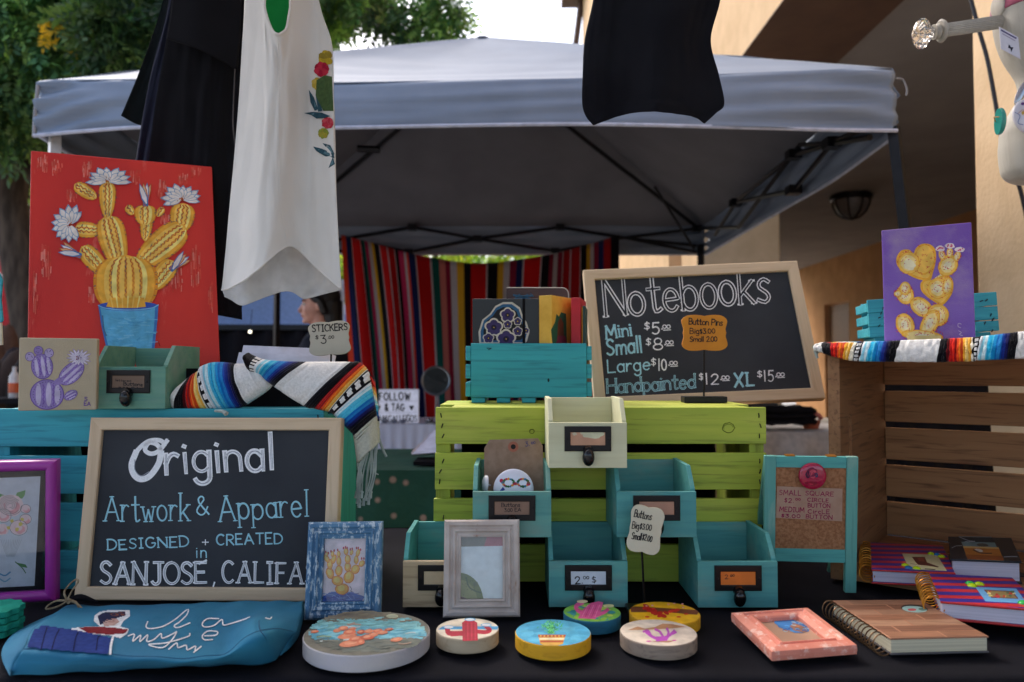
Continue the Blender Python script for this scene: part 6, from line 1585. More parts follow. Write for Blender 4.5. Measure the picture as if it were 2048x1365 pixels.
for k in range(150):
    q = R.gauss(0, .5); r = R.uniform(0, 1); x = 350 + math.sin(q * 1.5) * 85 * r + R.gauss(0, 10); y = 915 - abs(math.cos(q)) * 80 * r
    X_, Y_ = ZQ(x, y); a.line([(X_, Y_), (X_ + R.uniform(-4, 4), Y_ - R.uniform(1, 3.4))], 1.3, R.choice([S(60, 170, 100), S(90, 200, 120), S(130, 220, 130), S(40, 140, 90)]))
a.done('painted_face', t, PAINT)
# pink cactus
t, fr, a = disc('painted_disc', 'small green disc with a pink cactus, just before the white card drawer', 1184, 1226, 56.5, 24, blu_e)
base(a, S(120, 186, 74)); patchy(a, 1184, 1226, 46, 16, [S(60, 150, 150), S(150, 200, 70), S(40, 130, 140), S(180, 210, 90)], 46, (4, 10))
pc = S(226, 90, 150); a.poly([ZQ(530, 810), ZQ(570, 745), ZQ(620, 705), ZQ(670, 694), ZQ(705, 700), ZQ(690, 760), ZQ(650, 815)], pc); a.line([ZQ(570, 775), ZQ(530, 755), ZQ(520, 725), ZQ(560, 705)], 8, pc); a.line([ZQ(660, 790), ZQ(710, 770), ZQ(735, 750)], 7, pc)
for k in range(5): a.line([ZQ(560 + k * 22, 800), ZQ(600 + k * 20, 720)], 1.4, S(196, 60, 120) if k % 2 else S(240, 140, 180))
a.ell(*ZQ(562, 695), 11, 3.2, S(236, 226, 180)); a.ell(*ZQ(742, 725), 11, 3.4, S(236, 236, 170)); a.done('painted_face', t, PAINT)
# yellow desert
t, fr, a = disc('painted_disc', 'yellow disc with a red desert cactus behind the purple cactus one', 1329, 1227, 69, 22, yel_e)
base(a, S(240, 186, 30)); a.poly([ZQ(889, 735), ZQ(920, 728), ZQ(1340, 752), ZQ(1357, 768), ZQ(1345, 785), ZQ(1100, 765), ZQ(895, 768)], S(128, 72, 44))
for k in range(26): x = R.uniform(985, 1240); y = 795 - 70 * abs((x - 1110) / 135) ** 1.0 + R.uniform(-16, 10); X_, Y_ = ZQ(x, min(y, 795)); a.ell(X_, Y_, 6.5, 3, R.choice([S(206, 40, 30), S(190, 30, 26), S(226, 60, 44)]), R.uniform(-30, 30), 10)
for x, y in ((1040, 722), (1150, 715), (1190, 708), (1245, 712), (1250, 735), (1000, 725)): a.ell(*ZQ(x, y), 2.6, 1.5, S(240, 170, 180), n=8)
for x in (1005, 1220, 1270): a.ell(*ZQ(x, 800 if x < 1250 else 780), 5, 1.6, S(210, 50, 30), n=8)
a.done('painted_face', t, PAINT)
# purple cactus
t, fr, a = disc('painted_disc', 'cream disc with a small purple cactus nearest the front', 1316.5, 1266, 75, 26, wood("grey_disc_edge", S(166, 146, 128), S(140, 122, 106), S(90, 74, 64), gs=.6))
base(a, S(222, 208, 190)); a.poly([ZQ(870, 890), ZQ(940, 865), ZQ(990, 880), ZQ(1060, 868), ZQ(1110, 845), ZQ(1180, 850), ZQ(1270, 868), ZQ(1180, 878), ZQ(1000, 888)], S(190, 140, 100)); a.poly([ZQ(1000, 968), ZQ(1210, 960), ZQ(1150, 975)], S(180, 130, 100))
pp = S(190, 80, 190)
for P_ in ([(1000, 905), (1040, 935), (1090, 950), (1150, 930), (1190, 895)], [(980, 900), (1010, 895), (1030, 925)], [(1060, 885), (1090, 900), (1110, 930)], [(1140, 880), (1150, 905), (1140, 940)], [(1070, 960), (1120, 955)], [(1180, 915), (1200, 905)]): a.line([ZQ(x, y) for x, y in P_], 5.5 if len(P_) > 3 else 4.5, pp)
a.poly([ZQ(1050, 935), ZQ(1160, 930), ZQ(1140, 962), ZQ(1075, 964)], pp); a.ell(*ZQ(1015, 966), 5, 1.6, S(206, 90, 160)); a.ell(*ZQ(1190, 960), 4, 1.4, S(206, 90, 160)); a.done('painted_face', t, PAINT)

# ---------------------------------------------------------------- canvases
def canvas(name, label, c, m, th=.018, **kw):
    fr = fit(c, **kw); t = thing(name, label, 'painting', fr)
    b = B(); b.box(-fr.w / 2, fr.w / 2, 0, th, 0, fr.h); b.make('stretched_canvas', m, t, bevel=.0015)
    a = Art.plane(fr, 1, -.0003, step=.9e-5); return t, fr, a
redcan = mat("red_painted_canvas", S(212, 44, 32), .55, S(196, 32, 26), 8, bump=.25, bscale=700, stretch=(1, 1, .3), wear=(S(232, 150, 132), 15, .63, .8, (1.3, 1, .28)))
t, fr, a = canvas('cactus_painting', 'large red canvas of a yellow cactus in a blue pot', [(62, 301), (424, 334), (440, 731), (54, 742)], redcan, depth=1.26, yaw=-8, lean=6)
Z2 = lambda x, y: (x / 4.096, 280 + y / 4.096)
for x, y, h_ in ((345, 190, 150), (465, 230, 120), (720, 240, 140), (1110, 300, 110), (1500, 330, 90), (1610, 260, 100), (380, 1000, 260), (1600, 1050, 330), (590, 470, 110), (265, 1250, 300), (770, 1250, 200), (1350, 680, 120), (1750, 1300, 250), (1450, 1150, 180), (1330, 420, 160)):
    for k in range(30):
        q = R.uniform(-1, 1); X_, Y_ = Z2(x + q * 42, y + R.uniform(-.4, .4) * h_); X_ = min(424, max(68, X_)); l = h_ * R.uniform(.2, .55) * (1 - abs(q) * .4) / 4.1
        a.line([(X_, Y_ - l / 2), (X_ + R.uniform(-.6, .6), Y_ + l / 2)], R.uniform(1.0, 3.4), R.choice([S(216, 66, 52), S(218, 76, 62), S(222, 96, 82), S(228, 130, 118)]))
gd = [S(236, 176, 62), S(244, 200, 96), S(250, 228, 134), S(222, 144, 40), S(176, 34, 30), S(50, 84, 100)]
def blob(cx, cy, L_, W_, ro, nb=4, taper=.75, Z_=Z2, s=1 / 4.096, cols=gd, base_=None):
    """cactus limb: long axis L_, width W_, ro degrees from vertical, clockwise"""
    X0, Y0 = Z_(cx, cy); L_ *= s * 1.14; W_ *= s * 1.2; c_, s_ = math.cos(math.radians(ro)), math.sin(math.radians(ro))
    def M_(u, v):   # u across -1..1, v along -1 (bottom) .. 1 (top)
        wv = W_ / 2 * (math.sqrt(max(0, 1 - abs(v) ** 2.6))) * (taper + (1 - taper) * (v + 1) / 2)
        x = u * wv; y = -v * L_ / 2
        return (X0 + x * c_ - y * s_, Y0 + x * s_ + y * c_)
    vs = [i / 12 * 2 - 1 for i in range(13)]
    a.poly([M_(-1.12, v) for v in vs] + [M_(1.12, v) for v in reversed(vs)], cols[3])
    a.poly([M_(-1, v) for v in vs] + [M_(1, v) for v in reversed(vs)], cols[0])
    for k in range(nb):
        u = -0.8 + 1.6 * (k + .5) / nb
        w_ = .8 / nb
        a.poly([M_(u - w_ * .62, v * .93) for v in vs] + [M_(u + w_ * .62, v * .93) for v in reversed(vs)], cols[2] if k in (1, nb - 1) else cols[1])
    for k in range(nb - 1 if nb > 1 else 1):
        u = (-0.8 + 1.6 * (k + 1) / nb) if nb > 1 else 0
        pts = []
        n_ = max(6, int(L_ / 5.2))
        for i in range(n_):
            v = -.86 + 1.72 * i / (n_ - 1); p_ = M_(u, v); d = 2.1 * R.uniform(.7, 1.3) * (1 if i % 2 else -1) * min(1, W_ / 20)
            pts.append((p_[0] + d * c_, p_[1] + d * s_))
        a.line(pts, [.8, 1.7], cols[4], seg=5)
    for k in range(int(L_ * .55)):
        u, v = R.choice([-1.05, -.5, 0, .5, 1.05]), R.uniform(-.85, .9); p_ = M_(u, v); q = R.uniform(-.6, .6) + (1.57 if abs(u) < 1 else 0 if u > 0 else 3.14)
        a.line([p_, (p_[0] + 3.6 * math.cos(q), p_[1] - 3.6 * math.sin(q))], [1.3, .5], cols[5], smooth=False)
blob(720, 740, 190, 110, -85, 3); blob(770, 990, 270, 130, -42, 3); blob(700, 425, 190, 90, -58, 3)
blob(930, 840, 400, 210, -14, 4, .6); blob(880, 500, 280, 130, 0, 3, .5)
blob(1490, 640, 210, 170, 8, 4); blob(1320, 870, 450, 210, 50, 4, .7); blob(1200, 690, 260, 90, 5, 2, .7); blob(1190, 620, 150, 150, 0, 3); blob(1065, 580, 80, 60, -35, 2); blob(1312, 595, 80, 50, 35, 2); blob(1330, 1110, 260, 140, 38, 3)
blob(1030, 1185, 420, 410, 0, 6, .92)
def petals(cx, cy, r, a0, a1, n, Z_=Z2, s=1 / 4.096, fill=S(232, 226, 222), edge=S(120, 160, 200), cen=S(196, 110, 40), sq=1.0, tilt=0, w=.2):
    X0, Y0 = Z_(cx, cy); r *= s
    for lay in (1.0, .72):
        for k in range(n):
            an = math.radians(a0 + (a1 - a0) * (k + (.5 if lay < 1 else 0)) / max(1, n - 1)) + R.uniform(-.07, .07)
            rr_ = r * lay * R.uniform(.85, 1.12)
            ct, st_ = math.cos(an), math.sin(an) * sq
            px_, py_ = -math.sin(an), math.cos(an) * sq
            P_ = [(X0 + ct * rr_ * f_ + px_ * rr_ * g_, Y0 - (st_ * rr_ * f_ + py_ * rr_ * g_)) for f_, g_ in ((.1, w * .4), (.45, w), (.8, w * .75), (1.02, 0), (.8, -w * .75), (.45, -w), (.1, -w * .4))]
            P2 = [(X0 + ct * rr_ * f_ + px_ * rr_ * g_, Y0 - (st_ * rr_ * f_ + py_ * rr_ * g_)) for f_, g_ in ((.1, w * .3), (.45, w * .8), (.78, w * .5), (.92, 0), (.78, -w * .6), (.45, -w * .8), (.1, -w * .3))]
            a.poly(P_, edge); a.poly(P2, fill)
    if cen:
        for k in range(16): q = R.uniform(0, 6.28); d = R.uniform(0, .24) * r; a.ell(X0 + d * math.cos(q), Y0 + d * math.sin(q) * .8, .8, 1.4, cen if k % 3 else S(140, 40, 30), n=6)
petals(880, 345, 185, -5, 185, 9, sq=.62); petals(575, 700, 160, 50, 290, 11, sq=1); petals(1490, 490, 165, -10, 200, 10, sq=.75)
for cx, cy, ro in ((1190, 500, 90), (620, 940, 155), (1430, 1040, 40)):
    X0, Y0 = Z2(cx, cy)
    for k in range(4):
        an = math.radians(ro + (k - 1.5) * 13); L_ = 36; ct, st_ = math.cos(an), math.sin(an)
        a.poly([(X0 + ct * L_ * f_ - st_ * g_, Y0 - st_ * L_ * f_ - ct * g_) for f_, g_ in ((-.35, 2), (.1, 6.5), (.6, 5), (1, 0), (.6, -5), (.1, -6.5), (-.35, -2))], S(70, 120, 180) if k % 2 else S(190, 90, 50))
        a.poly([(X0 + ct * L_ * f_ - st_ * g_, Y0 - st_ * L_ * f_ - ct * g_) for f_, g_ in ((-.2, 1), (.15, 4.5), (.6, 3.4), (.9, 0), (.6, -3.4), (.15, -4.5), (-.2, -1))], S(228, 222, 224) if k % 2 else S(222, 176, 130))
Z3 = lambda x, y: (x / 4.096, 560 + y / 4.096)
a.ell(*Z3(1050, 218), 60, 9.5, S(54, 84, 180), 0, 28)
a.poly([Z3(870, 225)] + [Z3(x, 150) for x in (900, 1180)] + [Z3(1195, 225)] + [Z3(1100, 235), Z3(960, 235)], gd[0])
for k in range(6): a.line([Z3(905 + k * 48, 140), Z3(925 + k * 40, 232)], [3.5, 2], gd[2] if k % 2 else gd[1])
pot = [Z3(805, 212), Z3(870, 238), Z3(1050, 252), Z3(1230, 238), Z3(1298, 208), Z3(1290, 330), Z3(1262, 600), Z3(880, 600), Z3(830, 380)]
a.poly(pot, S(62, 120, 196)); a.poly([Z3(822, 232), Z3(880, 250), Z3(1050, 262), Z3(1220, 250), Z3(1270, 232), Z3(1262, 380), Z3(1238, 600), Z3(900, 600), Z3(850, 390)], S(92, 176, 220))
for k in range(60): x = R.uniform(860, 1230); y = R.uniform(290, 560); a.line([Z3(x, y), Z3(x + R.uniform(20, 90), y + R.uniform(-20, 20))], R.uniform(1, 3), R.choice([S(84, 168, 216), S(106, 186, 226), S(76, 160, 210), S(120, 192, 228)]))
a.line([Z3(806, 214), Z3(870, 238), Z3(1050, 252), Z3(1230, 238), Z3(1297, 210)], 2, S(130, 190, 230)); a.line([Z3(840, 300), Z3(850, 400), Z3(870, 460)], 3, S(70, 110, 150)); a.line([Z3(1300, 520), Z3(1310, 545)], 1.4, S(140, 20, 24)); a.done('painting', t, PAINT)
c0 = fr.M @ Vector((0, .02, 0))
t = thing('display_block', 'small raw wooden block propping up the red canvas', 'block', at((c0.x, c0.y + .01, ZG)))
b = B(); b.box(-.06, .06, -.03, .03, 0, c0.z - ZG - .001); b.make('block', rawd, t, bevel=.001)

t, fr, a = canvas('cactus_painting', 'small tan canvas of a purple prickly pear on the turquoise crate', [(38, 675.5), (195, 678), (192, 820), (36, 822)], mat("tan_canvas", S(188, 174, 148), .8, S(180, 166, 138), 20, bump=.5, bscale=900), Z=ZG + .0005, lean=7)
pr_ = [S(150, 128, 190), S(180, 164, 206), S(196, 184, 216), S(120, 84, 170), S(96, 60, 150), S(50, 30, 90)]
def pad(cx, cy, rx, ry, ro):
    X0, Y0 = Z3(cx, cy); s = 1 / 4.096
    a.ell(X0, Y0, rx * s, ry * s, pr_[4], ro, 28); a.ell(X0, Y0, rx * s * .95, ry * s * .95, pr_[0], ro, 28)
    for u in (-.5, .1, .6):
        c_, s_ = math.cos(math.radians(ro)), math.sin(math.radians(ro))
        Wd = rx * s * .2; H_ = ry * s * .82 * math.sqrt(1 - u * u * .8)
        a.ell(X0 + u * rx * s * c_, Y0 + u * rx * s * s_, Wd * .8, H_, pr_[2], ro, 18, wob=.03)
    for u in (-.2, .38):
        x0 = u * rx * s; pts = []
        for i in range(9):
            v = -.7 + 1.4 * i / 8; x = x0 + (1.1 if i % 2 else -1.1); y = v * ry * s * .9; pts.append((X0 + x * c_ - y * s_, Y0 + x * s_ + y * c_))
        a.line(pts, 2.2 if rx > 80 else 1.2, pr_[3])
    for k in range(int(rx * .22)):
        an = k * 6.283 / int(rx * .22); x, y = rx * s * .8 * math.cos(an), ry * s * .82 * math.sin(an); a.ell(X0 + x * c_ - y * s_, Y0 + x * s_ + y * c_, .9, .9, pr_[5], n=6)
pad(385, 940, 140, 125, 0); pad(345, 710, 90, 105, -8); pad(585, 765, 75, 125, 48); pad(580, 945, 38, 60, 62)
a.poly([Z3(440, 830), Z3(480, 800), Z3(520, 850), Z3(470, 865)], pr_[0])
for x, y in ((245, 630), (315, 580), (402, 600)): X_, Y_ = Z3(x, y); a.ell(X_, Y_, 9.3, 9.3, pr_[4]); a.ell(X_, Y_, 8.4, 8.4, pr_[1] if x != 315 else pr_[0]); [a.ell(X_ + R.uniform(-5, 5), Y_ + R.uniform(-5, 5), 1, 1, pr_[5], n=6) for _ in range(5)]
petals(645, 640, 100, 0, 340, 16, Z3, fill=S(222, 214, 226), edge=S(150, 124, 184), cen=S(80, 40, 120), sq=.75, w=.1)
text(a, "S", Z3(692, 990), Z3(716, 990), 7, 1.4, pr_[4]); text(a, "EA", Z3(690, 1030), Z3(742, 1030), 7.5, 1.4, pr_[4]); a.done('painting', t, PAINT)

t, fr, a = canvas('cactus_painting', 'purple canvas of a yellow prickly pear on the pine crate', [(1763, 461), (1943, 445), (1951, 677), (1769, 683)], mat("purple_canvas", S(112, 72, 170), .5, S(128, 96, 178), 9, bump=.3, bscale=600, wear=(S(150, 126, 172), 14, .5, .72)), depth=1.19, lean=6, yaw=-20)
ZP = lambda x, y: (1600 + x / 4.136, 430 + y / 4.136)
yl_ = [S(238, 190, 84), S(240, 216, 144), S(236, 226, 190), S(232, 168, 50)]
def yp(cx, cy, rx, ry, ro, hi=True):
    rx *= 1.16; ry *= 1.16
    X0, Y0 = ZP(cx, cy); s = 1 / 4.136
    a.ell(X0, Y0, rx * s, ry * s, yl_[3], ro, 24, wob=.03); a.ell(X0, Y0, rx * s * .9, ry * s * .92, yl_[0], ro, 24, wob=.04)
    if hi: a.ell(X0 - .5, Y0 - .5, rx * s * .68, ry * s * .7, yl_[1], ro, 20, wob=.08); a.ell(X0 - 1, Y0, rx * s * .38, ry * s * .42, yl_[2], ro, 16, wob=.12)
    for k in range(int((rx + ry) * .16)):
        an = R.uniform(0, 6.28); d = R.choice([.3, .6, 1.0, 1.0]); x, y = X0 + rx * s * d * math.cos(an), Y0 + ry * s * d * math.sin(an); q = R.uniform(0, 3.1); a.line([(x, y), (x + 3.4 * math.cos(q), y - 3.4 * math.sin(q))], [1.3, .6], S(206, 50, 60), smooth=False)
def hrt(P_, c1, c2):
    a.poly([ZP(x, y) for x, y in P_], c1); cx = sum(p[0] for p in P_) / len(P_); cy = sum(p[1] for p in P_) / len(P_); a.poly([ZP(cx + (x - cx) * .86, cy + (y - cy) * .86) for x, y in P_], c2)
hp_ = crom([Vector((x, y, 0)) for x, y in ((940, 320), (900, 288), (840, 295), (800, 350), (800, 410), (840, 460), (920, 510), (1000, 540), (1075, 545), (1100, 480), (1125, 380), (1120, 290), (1075, 245), (1010, 240), (960, 275), (940, 320))], 60)
hrt([(p.x, p.y) for p in hp_], yl_[3], yl_[0]); yp(1030, 370, 75, 110, 8, False); yp(900, 400, 80, 80, 20); a.ell(*ZP(910, 420), 11, 9, yl_[2], 0, wob=.2)
a.poly([ZP(1090, 540), ZP(1180, 480), ZP(1230, 500), ZP(1150, 560)], yl_[1]); yp(1225, 420, 66, 82, 35)
h2 = crom([Vector((x, y, 0)) for x, y in ((1100, 545), (1050, 535), (1000, 560), (1000, 620), (1040, 670), (1110, 720), (1170, 750), (1220, 710), (1262, 640), (1268, 560), (1240, 510), (1190, 500), (1140, 520), (1100, 545))], 50)
hrt([(p.x, p.y) for p in h2], yl_[3], yl_[0]); yp(1140, 610, 75, 75, 20); yp(1220, 590, 36, 66, 10)
for x, y, ro in ((1175, 320, -15), (1240, 300, 0), (1300, 330, 20)): yp(x, y + 15, 24, 40, ro)
for x, y in ((1160, 280), (1240, 258), (1320, 288)):
    X_, Y_ = ZP(x, y); a.ell(X_, Y_, 10, 5.5, S(232, 216, 220), 0, 14, wob=.15); [a.ell(X_ + R.uniform(-6, 6), Y_ + R.uniform(-2.5, 2), 1.7, 1.3, S(206, 60, 110), n=6) for _ in range(8)]
yp(870, 660, 62, 72, -20); yp(870, 610, 40, 50, 0); yp(810, 655, 30, 24, 0); yp(1005, 765, 92, 62, 38); yp(1140, 830, 80, 80, 0); yp(1075, 900, 60, 110, 28); yp(870, 910, 64, 85, -25); yp(1010, 1000, 150, 40, 5); a.poly([ZP(880, 1000), ZP(1160, 1000), ZP(1175, 1030), ZP(890, 1034)], yl_[1])
for k in range(40): yx, yy = R.uniform(820, 1240), R.uniform(280, 980); 
a.line([ZP(1335, 905), ZP(1310, 900), ZP(1308, 925), ZP(1330, 935)], 1.2, S(206, 190, 216)); a.line([ZP(1312, 960), ZP(1335, 975), ZP(1318, 990), ZP(1345, 1000)], 1.2, S(206, 190, 216)); a.done('painting', t, PAINT)

# ---------------------------------------------------------------- little turquoise crates
def smallcrate(name, label, c, Z, depth, D, slats_side=3, yaw=0, face=True, teal_=teal, rows=None):
    """front board between the slatted sides, standing on cross slats"""
    fr = fit(c, Z=None if yaw else Z, depth=depth if yaw else None, yaw=yaw, lean=0, wl=50, wy=2)
    w, h = fr.w, fr.h; t = thing(name, label, 'crate', fr)
    e = .0095
    if rows is None:
        b = B(); b.box(-w / 2 + e, w / 2 - e, 0, .008, .009, h); b.make('front_board', teal_, t, bevel=.0012)
    b = B(); b.box(-w / 2 + e, w / 2 - e, D - .008, D, .009, h); b.make('back_board', teal_, t, bevel=.0012)
    sh = (h - .009) / 3
    for s in (-1, 1):
        for k in range(3):
            x0 = -w / 2 if s < 0 else w / 2 - e + .0004
            b = B(); b.box(x0, x0 + e - .0004, .0015, D - .001, .011 + k * sh, .011 + k * sh + sh - .007); b.make('side_slat', teal_, t, bevel=.001)
    for k in range(5):
        x = -w / 2 + e + .001 + k * (w - 2 * e - .026) / 4.0
        b = B(); b.box(x, x + .024, .002, D - .002, 0, .0085); b.make('cross_slat', teal_, t, bevel=.001)
    return t, fr
t, fs = smallcrate('small_turquoise_crate', 'small turquoise crate of journals on the lime green crate', [(931, 687), (1184, 687), (1184, 806), (931, 806)], ZG + .001, 1.33, .14)
b = B(); b.ball((.0 + .035, -.0006, .04), .0018, .0012, .0034, 8); b.make('knot_hole', mat("dark_knot", S(40, 60, 60), .9), t)
b = B(); b.tube([(-.075, -.0004, .097), (-.066, -.0006, .0965), (-.072, -.0004, .094)], .0008, 5); b.make('crack', MATS["dark_knot"], t)
Yc = fs.M.translation.y
def book(label, x0, x1, ytop, Y, dep, yaw, cov, pages=None, lean=0, name='journal', th=.0, zb=None):
    zb = zb if zb is not None else ZG + .0105
    pl = P(x0, ytop, Y); pr2 = P(x1, ytop, Y); w = pr2.x - pl.x; h = pl.z - zb
    fr = at((pl.x, Y, zb), yaw, lean); t = thing(name, label, 'book', fr)
    return t, fr, w, h
# pansy journal: cover facing us
blackc = mat("black_gloss_cover", S(22, 22, 26), .35)
t, fr, w, h = book('black journal with purple pansies on its cover in the small crate', 945, 1081, 598, Yc + .02, 0, 0, None)
b = B(); b.box(0, w, 0, .0025, 0, h); b.make('front_cover', blackc, t, bevel=.0008)
b = B(); b.box(.002, w - .003, .0028, .0125, .003, h - .003); b.make('pages', pgw, t)
b = B(); b.box(0, w, .0128, .0153, 0, h); b.make('back_cover', blackc, t, bevel=.0008)
b = B(); b.box(w * .735, w * .775, -.0008, -.0002, .0, h); b.make('elastic_band', blk, t)
a = Art.plane(fr, 1, -.0001)
ZS = lambda x, y: (680 + x / 3.25, 480 + y / 3.25)
ol = [(905, 675), (900, 600), (925, 520), (975, 480), (1010, 430), (1060, 405), (1120, 405), (1170, 440), (1190, 500), (1215, 540), (1232, 600), (1215, 660), (1200, 675)]
a.poly([ZS(x, y) for x, y in ol], S(196, 188, 176)); cx, cy = 1060, 570
a.poly([ZS(cx + (x - cx) * .92, cy + (y - cy) * .92) for x, y in ol], S(40, 90, 130)); a.poly([ZS(cx + (x - cx) * .8, cy + (y - cy) * .8) for x, y in ol], S(20, 20, 26))
for x, y, r in ((1090, 490, 52), (1000, 570, 62), (1090, 550, 30), (1155, 530, 28), (1155, 595, 34), (1080, 645, 66), (965, 640, 38), (1210, 590, 22)):
    X_, Y_ = ZS(x, y); r /= 3.25
    for k in range(5): q = k * 1.2566 - 1.57; a.ell(X_ + r * .5 * math.cos(q), Y_ + r * .5 * math.sin(q), r * .52, r * .5, S(206, 196, 180), 0, 14)
    for k in range(5): q = k * 1.2566 - 1.57; a.ell(X_ + r * .42 * math.cos(q), Y_ + r * .42 * math.sin(q), r * .42, r * .4, S(60, 48, 96), 0, 12)
    a.ell(X_, Y_, r * .3, r * .3, S(34, 26, 54), n=12); a.ell(X_, Y_, 1.2, 1.2, S(226, 186, 60), n=8)
a.done('cover_art', t, INK)
t, fr, w, h = book('yellow journal with a green and brown cover picture, beside the pansy one', 1078, 1107, 592, Yc + .015, 0, -32, None)
ylc = mat("yellow_cloth_cover", S(226, 178, 70), .7, S(214, 164, 58), 60)
b = B(); b.box(0, w, 0, .0025, 0, h); b.make('spine', ylc, t, bevel=.0008)
b = B(); b.box(w - .002, w, .0027, .095, 0, h); b.make('front_cover', ylc, t, bevel=.0005); b = B(); b.box(0, .002, .0027, .095, 0, h); b.make('back_cover', ylc, t, bevel=.0005); b = B(); b.box(.0022, w - .0022, .003, .092, .003, h - .003); b.make('pages', pgc, t)
a = Art.plane(fr, 0, w + .0001); a.out = Vector((1, 0, 0))
a.poly([(1105, 688), (1102, 660), (1110, 645), (1113, 628), (1118, 634), (1122, 625), (1132, 628), (1134, 688)], S(40, 92, 70)); a.poly([(1114, 680), (1116, 645), (1121, 634), (1127, 648), (1128, 684)], S(110, 60, 40)); a.poly([(1112, 688), (1116, 672), (1130, 672), (1134, 688)], S(130, 50, 70)); a.done('cover_art', t, INK)
t, fr, w, h = book('bright red journal standing at the right of the small crate', 1142, 1161, 596, Yc + .02, 0, -12, None)
rc_ = mat("red_cloth_cover", S(196, 26, 44), .6); b = B(); b.box(0, w, 0, .003, 0, h); b.make('spine', rc_, t, bevel=.0008)
b = B(); b.box(w - .002, w, .0032, .09, 0, h); b.make('front_cover', rc_, t); b = B(); b.box(0, .002, .0032, .09, 0, h); b.make('back_cover', rc_, t); b = B(); b.box(.0022, w - .0022, .0034, .088, .003, h - .003); b.make('pages', pgc, t)
t, fr, w, h = book('thin gold edged dark journal right of the red one', 1164, 1171, 612, Yc + .02, 0, -8, None)
b = B(); b.box(0, w, 0, .09, 0, h); b.make('cover', mat("dark_green_cover", S(30, 60, 54), .5), t, bevel=.001); b = B(); b.tube([(0, -.001, .004), (0, -.001, h - .002)], .0009, 6); b.make('gold_edge', gold, t)
t, fr, w, h = book('brown notebook with rounded corner and pale edge, tallest in the small crate', 1013, 1137, 576, Yc + .085, 0, 0, None)
b = B(); q_ = [(0, 0), (w, 0), (w, h - .012)] + [(w - .012 + .012 * math.cos(x), h - .012 + .012 * math.sin(x)) for x in [math.pi / 2 * k / 6 for k in range(1, 7)]] + [(0, h)]
b.prism(q_, 1, .0, .003); b.make('cover', mat("dark_brown_cover", S(66, 34, 30), .4), t)
b = B(); b.tube([(x, -.0004, z) for x, z in q_[1:]], .0009, 5); b.make('pale_edge', mat("pale_edge", S(206, 196, 190), .5), t)
b = B(); b.box(.002, w - .003, .0035, .012, .002, h - .004); b.make('pages', pgc, t)
t = thing('tassel', 'dark blue thread tassel lying over the pansy journal', 'tassel', at(P(1046, 597, Yc + .03)))
b = B()
for k in range(14): b.tube(crom([(R.uniform(-.016, .016), 0, -.001), (R.uniform(-.018, .018), R.uniform(-.004, .004), .004), (R.uniform(-.02, .02), 0, R.uniform(.003, .009))], 5), .0006, 4)
b.make('threads', mat("blue_thread", S(50, 90, 116), .9), t, kind='stuff')
# end-on turquoise crate under the purple canvas
t, fs2 = smallcrate('small_turquoise_crate', 'small turquoise crate standing behind the purple canvas', [(1733, 600), (1990, 586), (1996, 672), (1738, 688)], ZC + .004, 1.33, .1, yaw=-14, rows=1)
w, h = fs2.w, fs2.h
for k, (z0_, z1_, x_) in enumerate(((0.01, h * .36, .036), (h * .38, h * .68, .045), (h * .7, h, .036))):
    for s in (-1, 1):
        b = B(); xa = -w / 2 if s < 0 else w / 2 - x_; b.box(xa, xa + x_, -.008, -.0002, z0_, z1_); b.make('corner_block', teal, t, bevel=.001)
    b = B(); b.box(-w / 2 + .047, w / 2 - .047, -.004, .004, z0_ + .004, z1_ - .004); b.make('end_board', teal, t, bevel=.001)
b = B()
for s in (-1, 1):
    for k in range(7): staple(b, s * (w / 2 - R.uniform(.008, .03)), -.0085, h * R.uniform(.1, .95), R.uniform(.3, 1.4), .005)
b.make('staples', blackmetal, t, kind='stuff')

# ---------------------------------------------------------------- cork easel
fe = fit([(1533, 914), (1715, 913), (1715, 1188), (1524, 1180)], Z=ZT + .001, lean=10)
t = thing('cork_easel', 'small turquoise A frame easel with a cork panel and price note', 'easel', fe)
w, h = fe.w, fe.h; lw = .0165; ez = dteal[3]
ezz = wood("washed_teal_upright", S(104, 170, 156), S(84, 154, 146), S(60, 120, 118), axis=2, gs=.4, wear=(S(150, 176, 160), 16, .55, .75, (1, 1, .35)))
for s in (-1, 1):
    x0 = -w / 2 if s < 0 else w / 2 - lw
    b = B(); b.box(x0, x0 + lw, 0, .009, 0, h); b.make('leg', ezz, t, bevel=.0008)
zb_, zt2 = h * .22, h * .315
for z0_, z1_ in ((h - lw * 1.05, h - .0005), (zb_, zt2)): b = B(); b.box(-w / 2 + lw + .0002, w / 2 - lw - .0002, .0006, .0085, z0_, z1_); b.make('rail', ez, t, bevel=.0006)
b = B(); b.box(-w / 2 + lw, w / 2 - lw, .003, .006, zt2, h - lw * 1.05); b.make('cork_panel', mat("cork", S(166, 120, 86), .95, S(140, 96, 66), 260, bump=.6, bscale=500), t)
for s in (-1, 1): b = B(); x0 = s * (w / 2 - lw / 2); b.hexa([(x0 - .006, .012 + .075, 0), (x0 + .006, .012 + .075, 0), (x0 + .006, .02 + .075, 0), (x0 - .006, .02 + .075, 0), (x0 - .006, .0095, h - .003), (x0 + .006, .0095, h - .003), (x0 + .006, .017, h - .003), (x0 - .006, .017, h - .003)]); b.make('rear_leg', ezz, t)
for s in (-1, 1): b = B(); b.box(s * .03 - .007, s * .03 + .007, .002, .012, h - .0005, h + .0012); b.make('hinge', gold, t)
nt = thing('price_note', 'kraft note listing small square and medium circle button prices', 'note', Frame(fe.M @ Matrix.Translation((0, .0015, h * .5))))
fn2 = Frame(fe.M @ Matrix.Translation((0, .0015, h * .5)))
q = [fn2.px(x, y, 1, 0) for x, y in ((1554, 973), (1685, 978), (1684, 1043), (1552, 1036))]
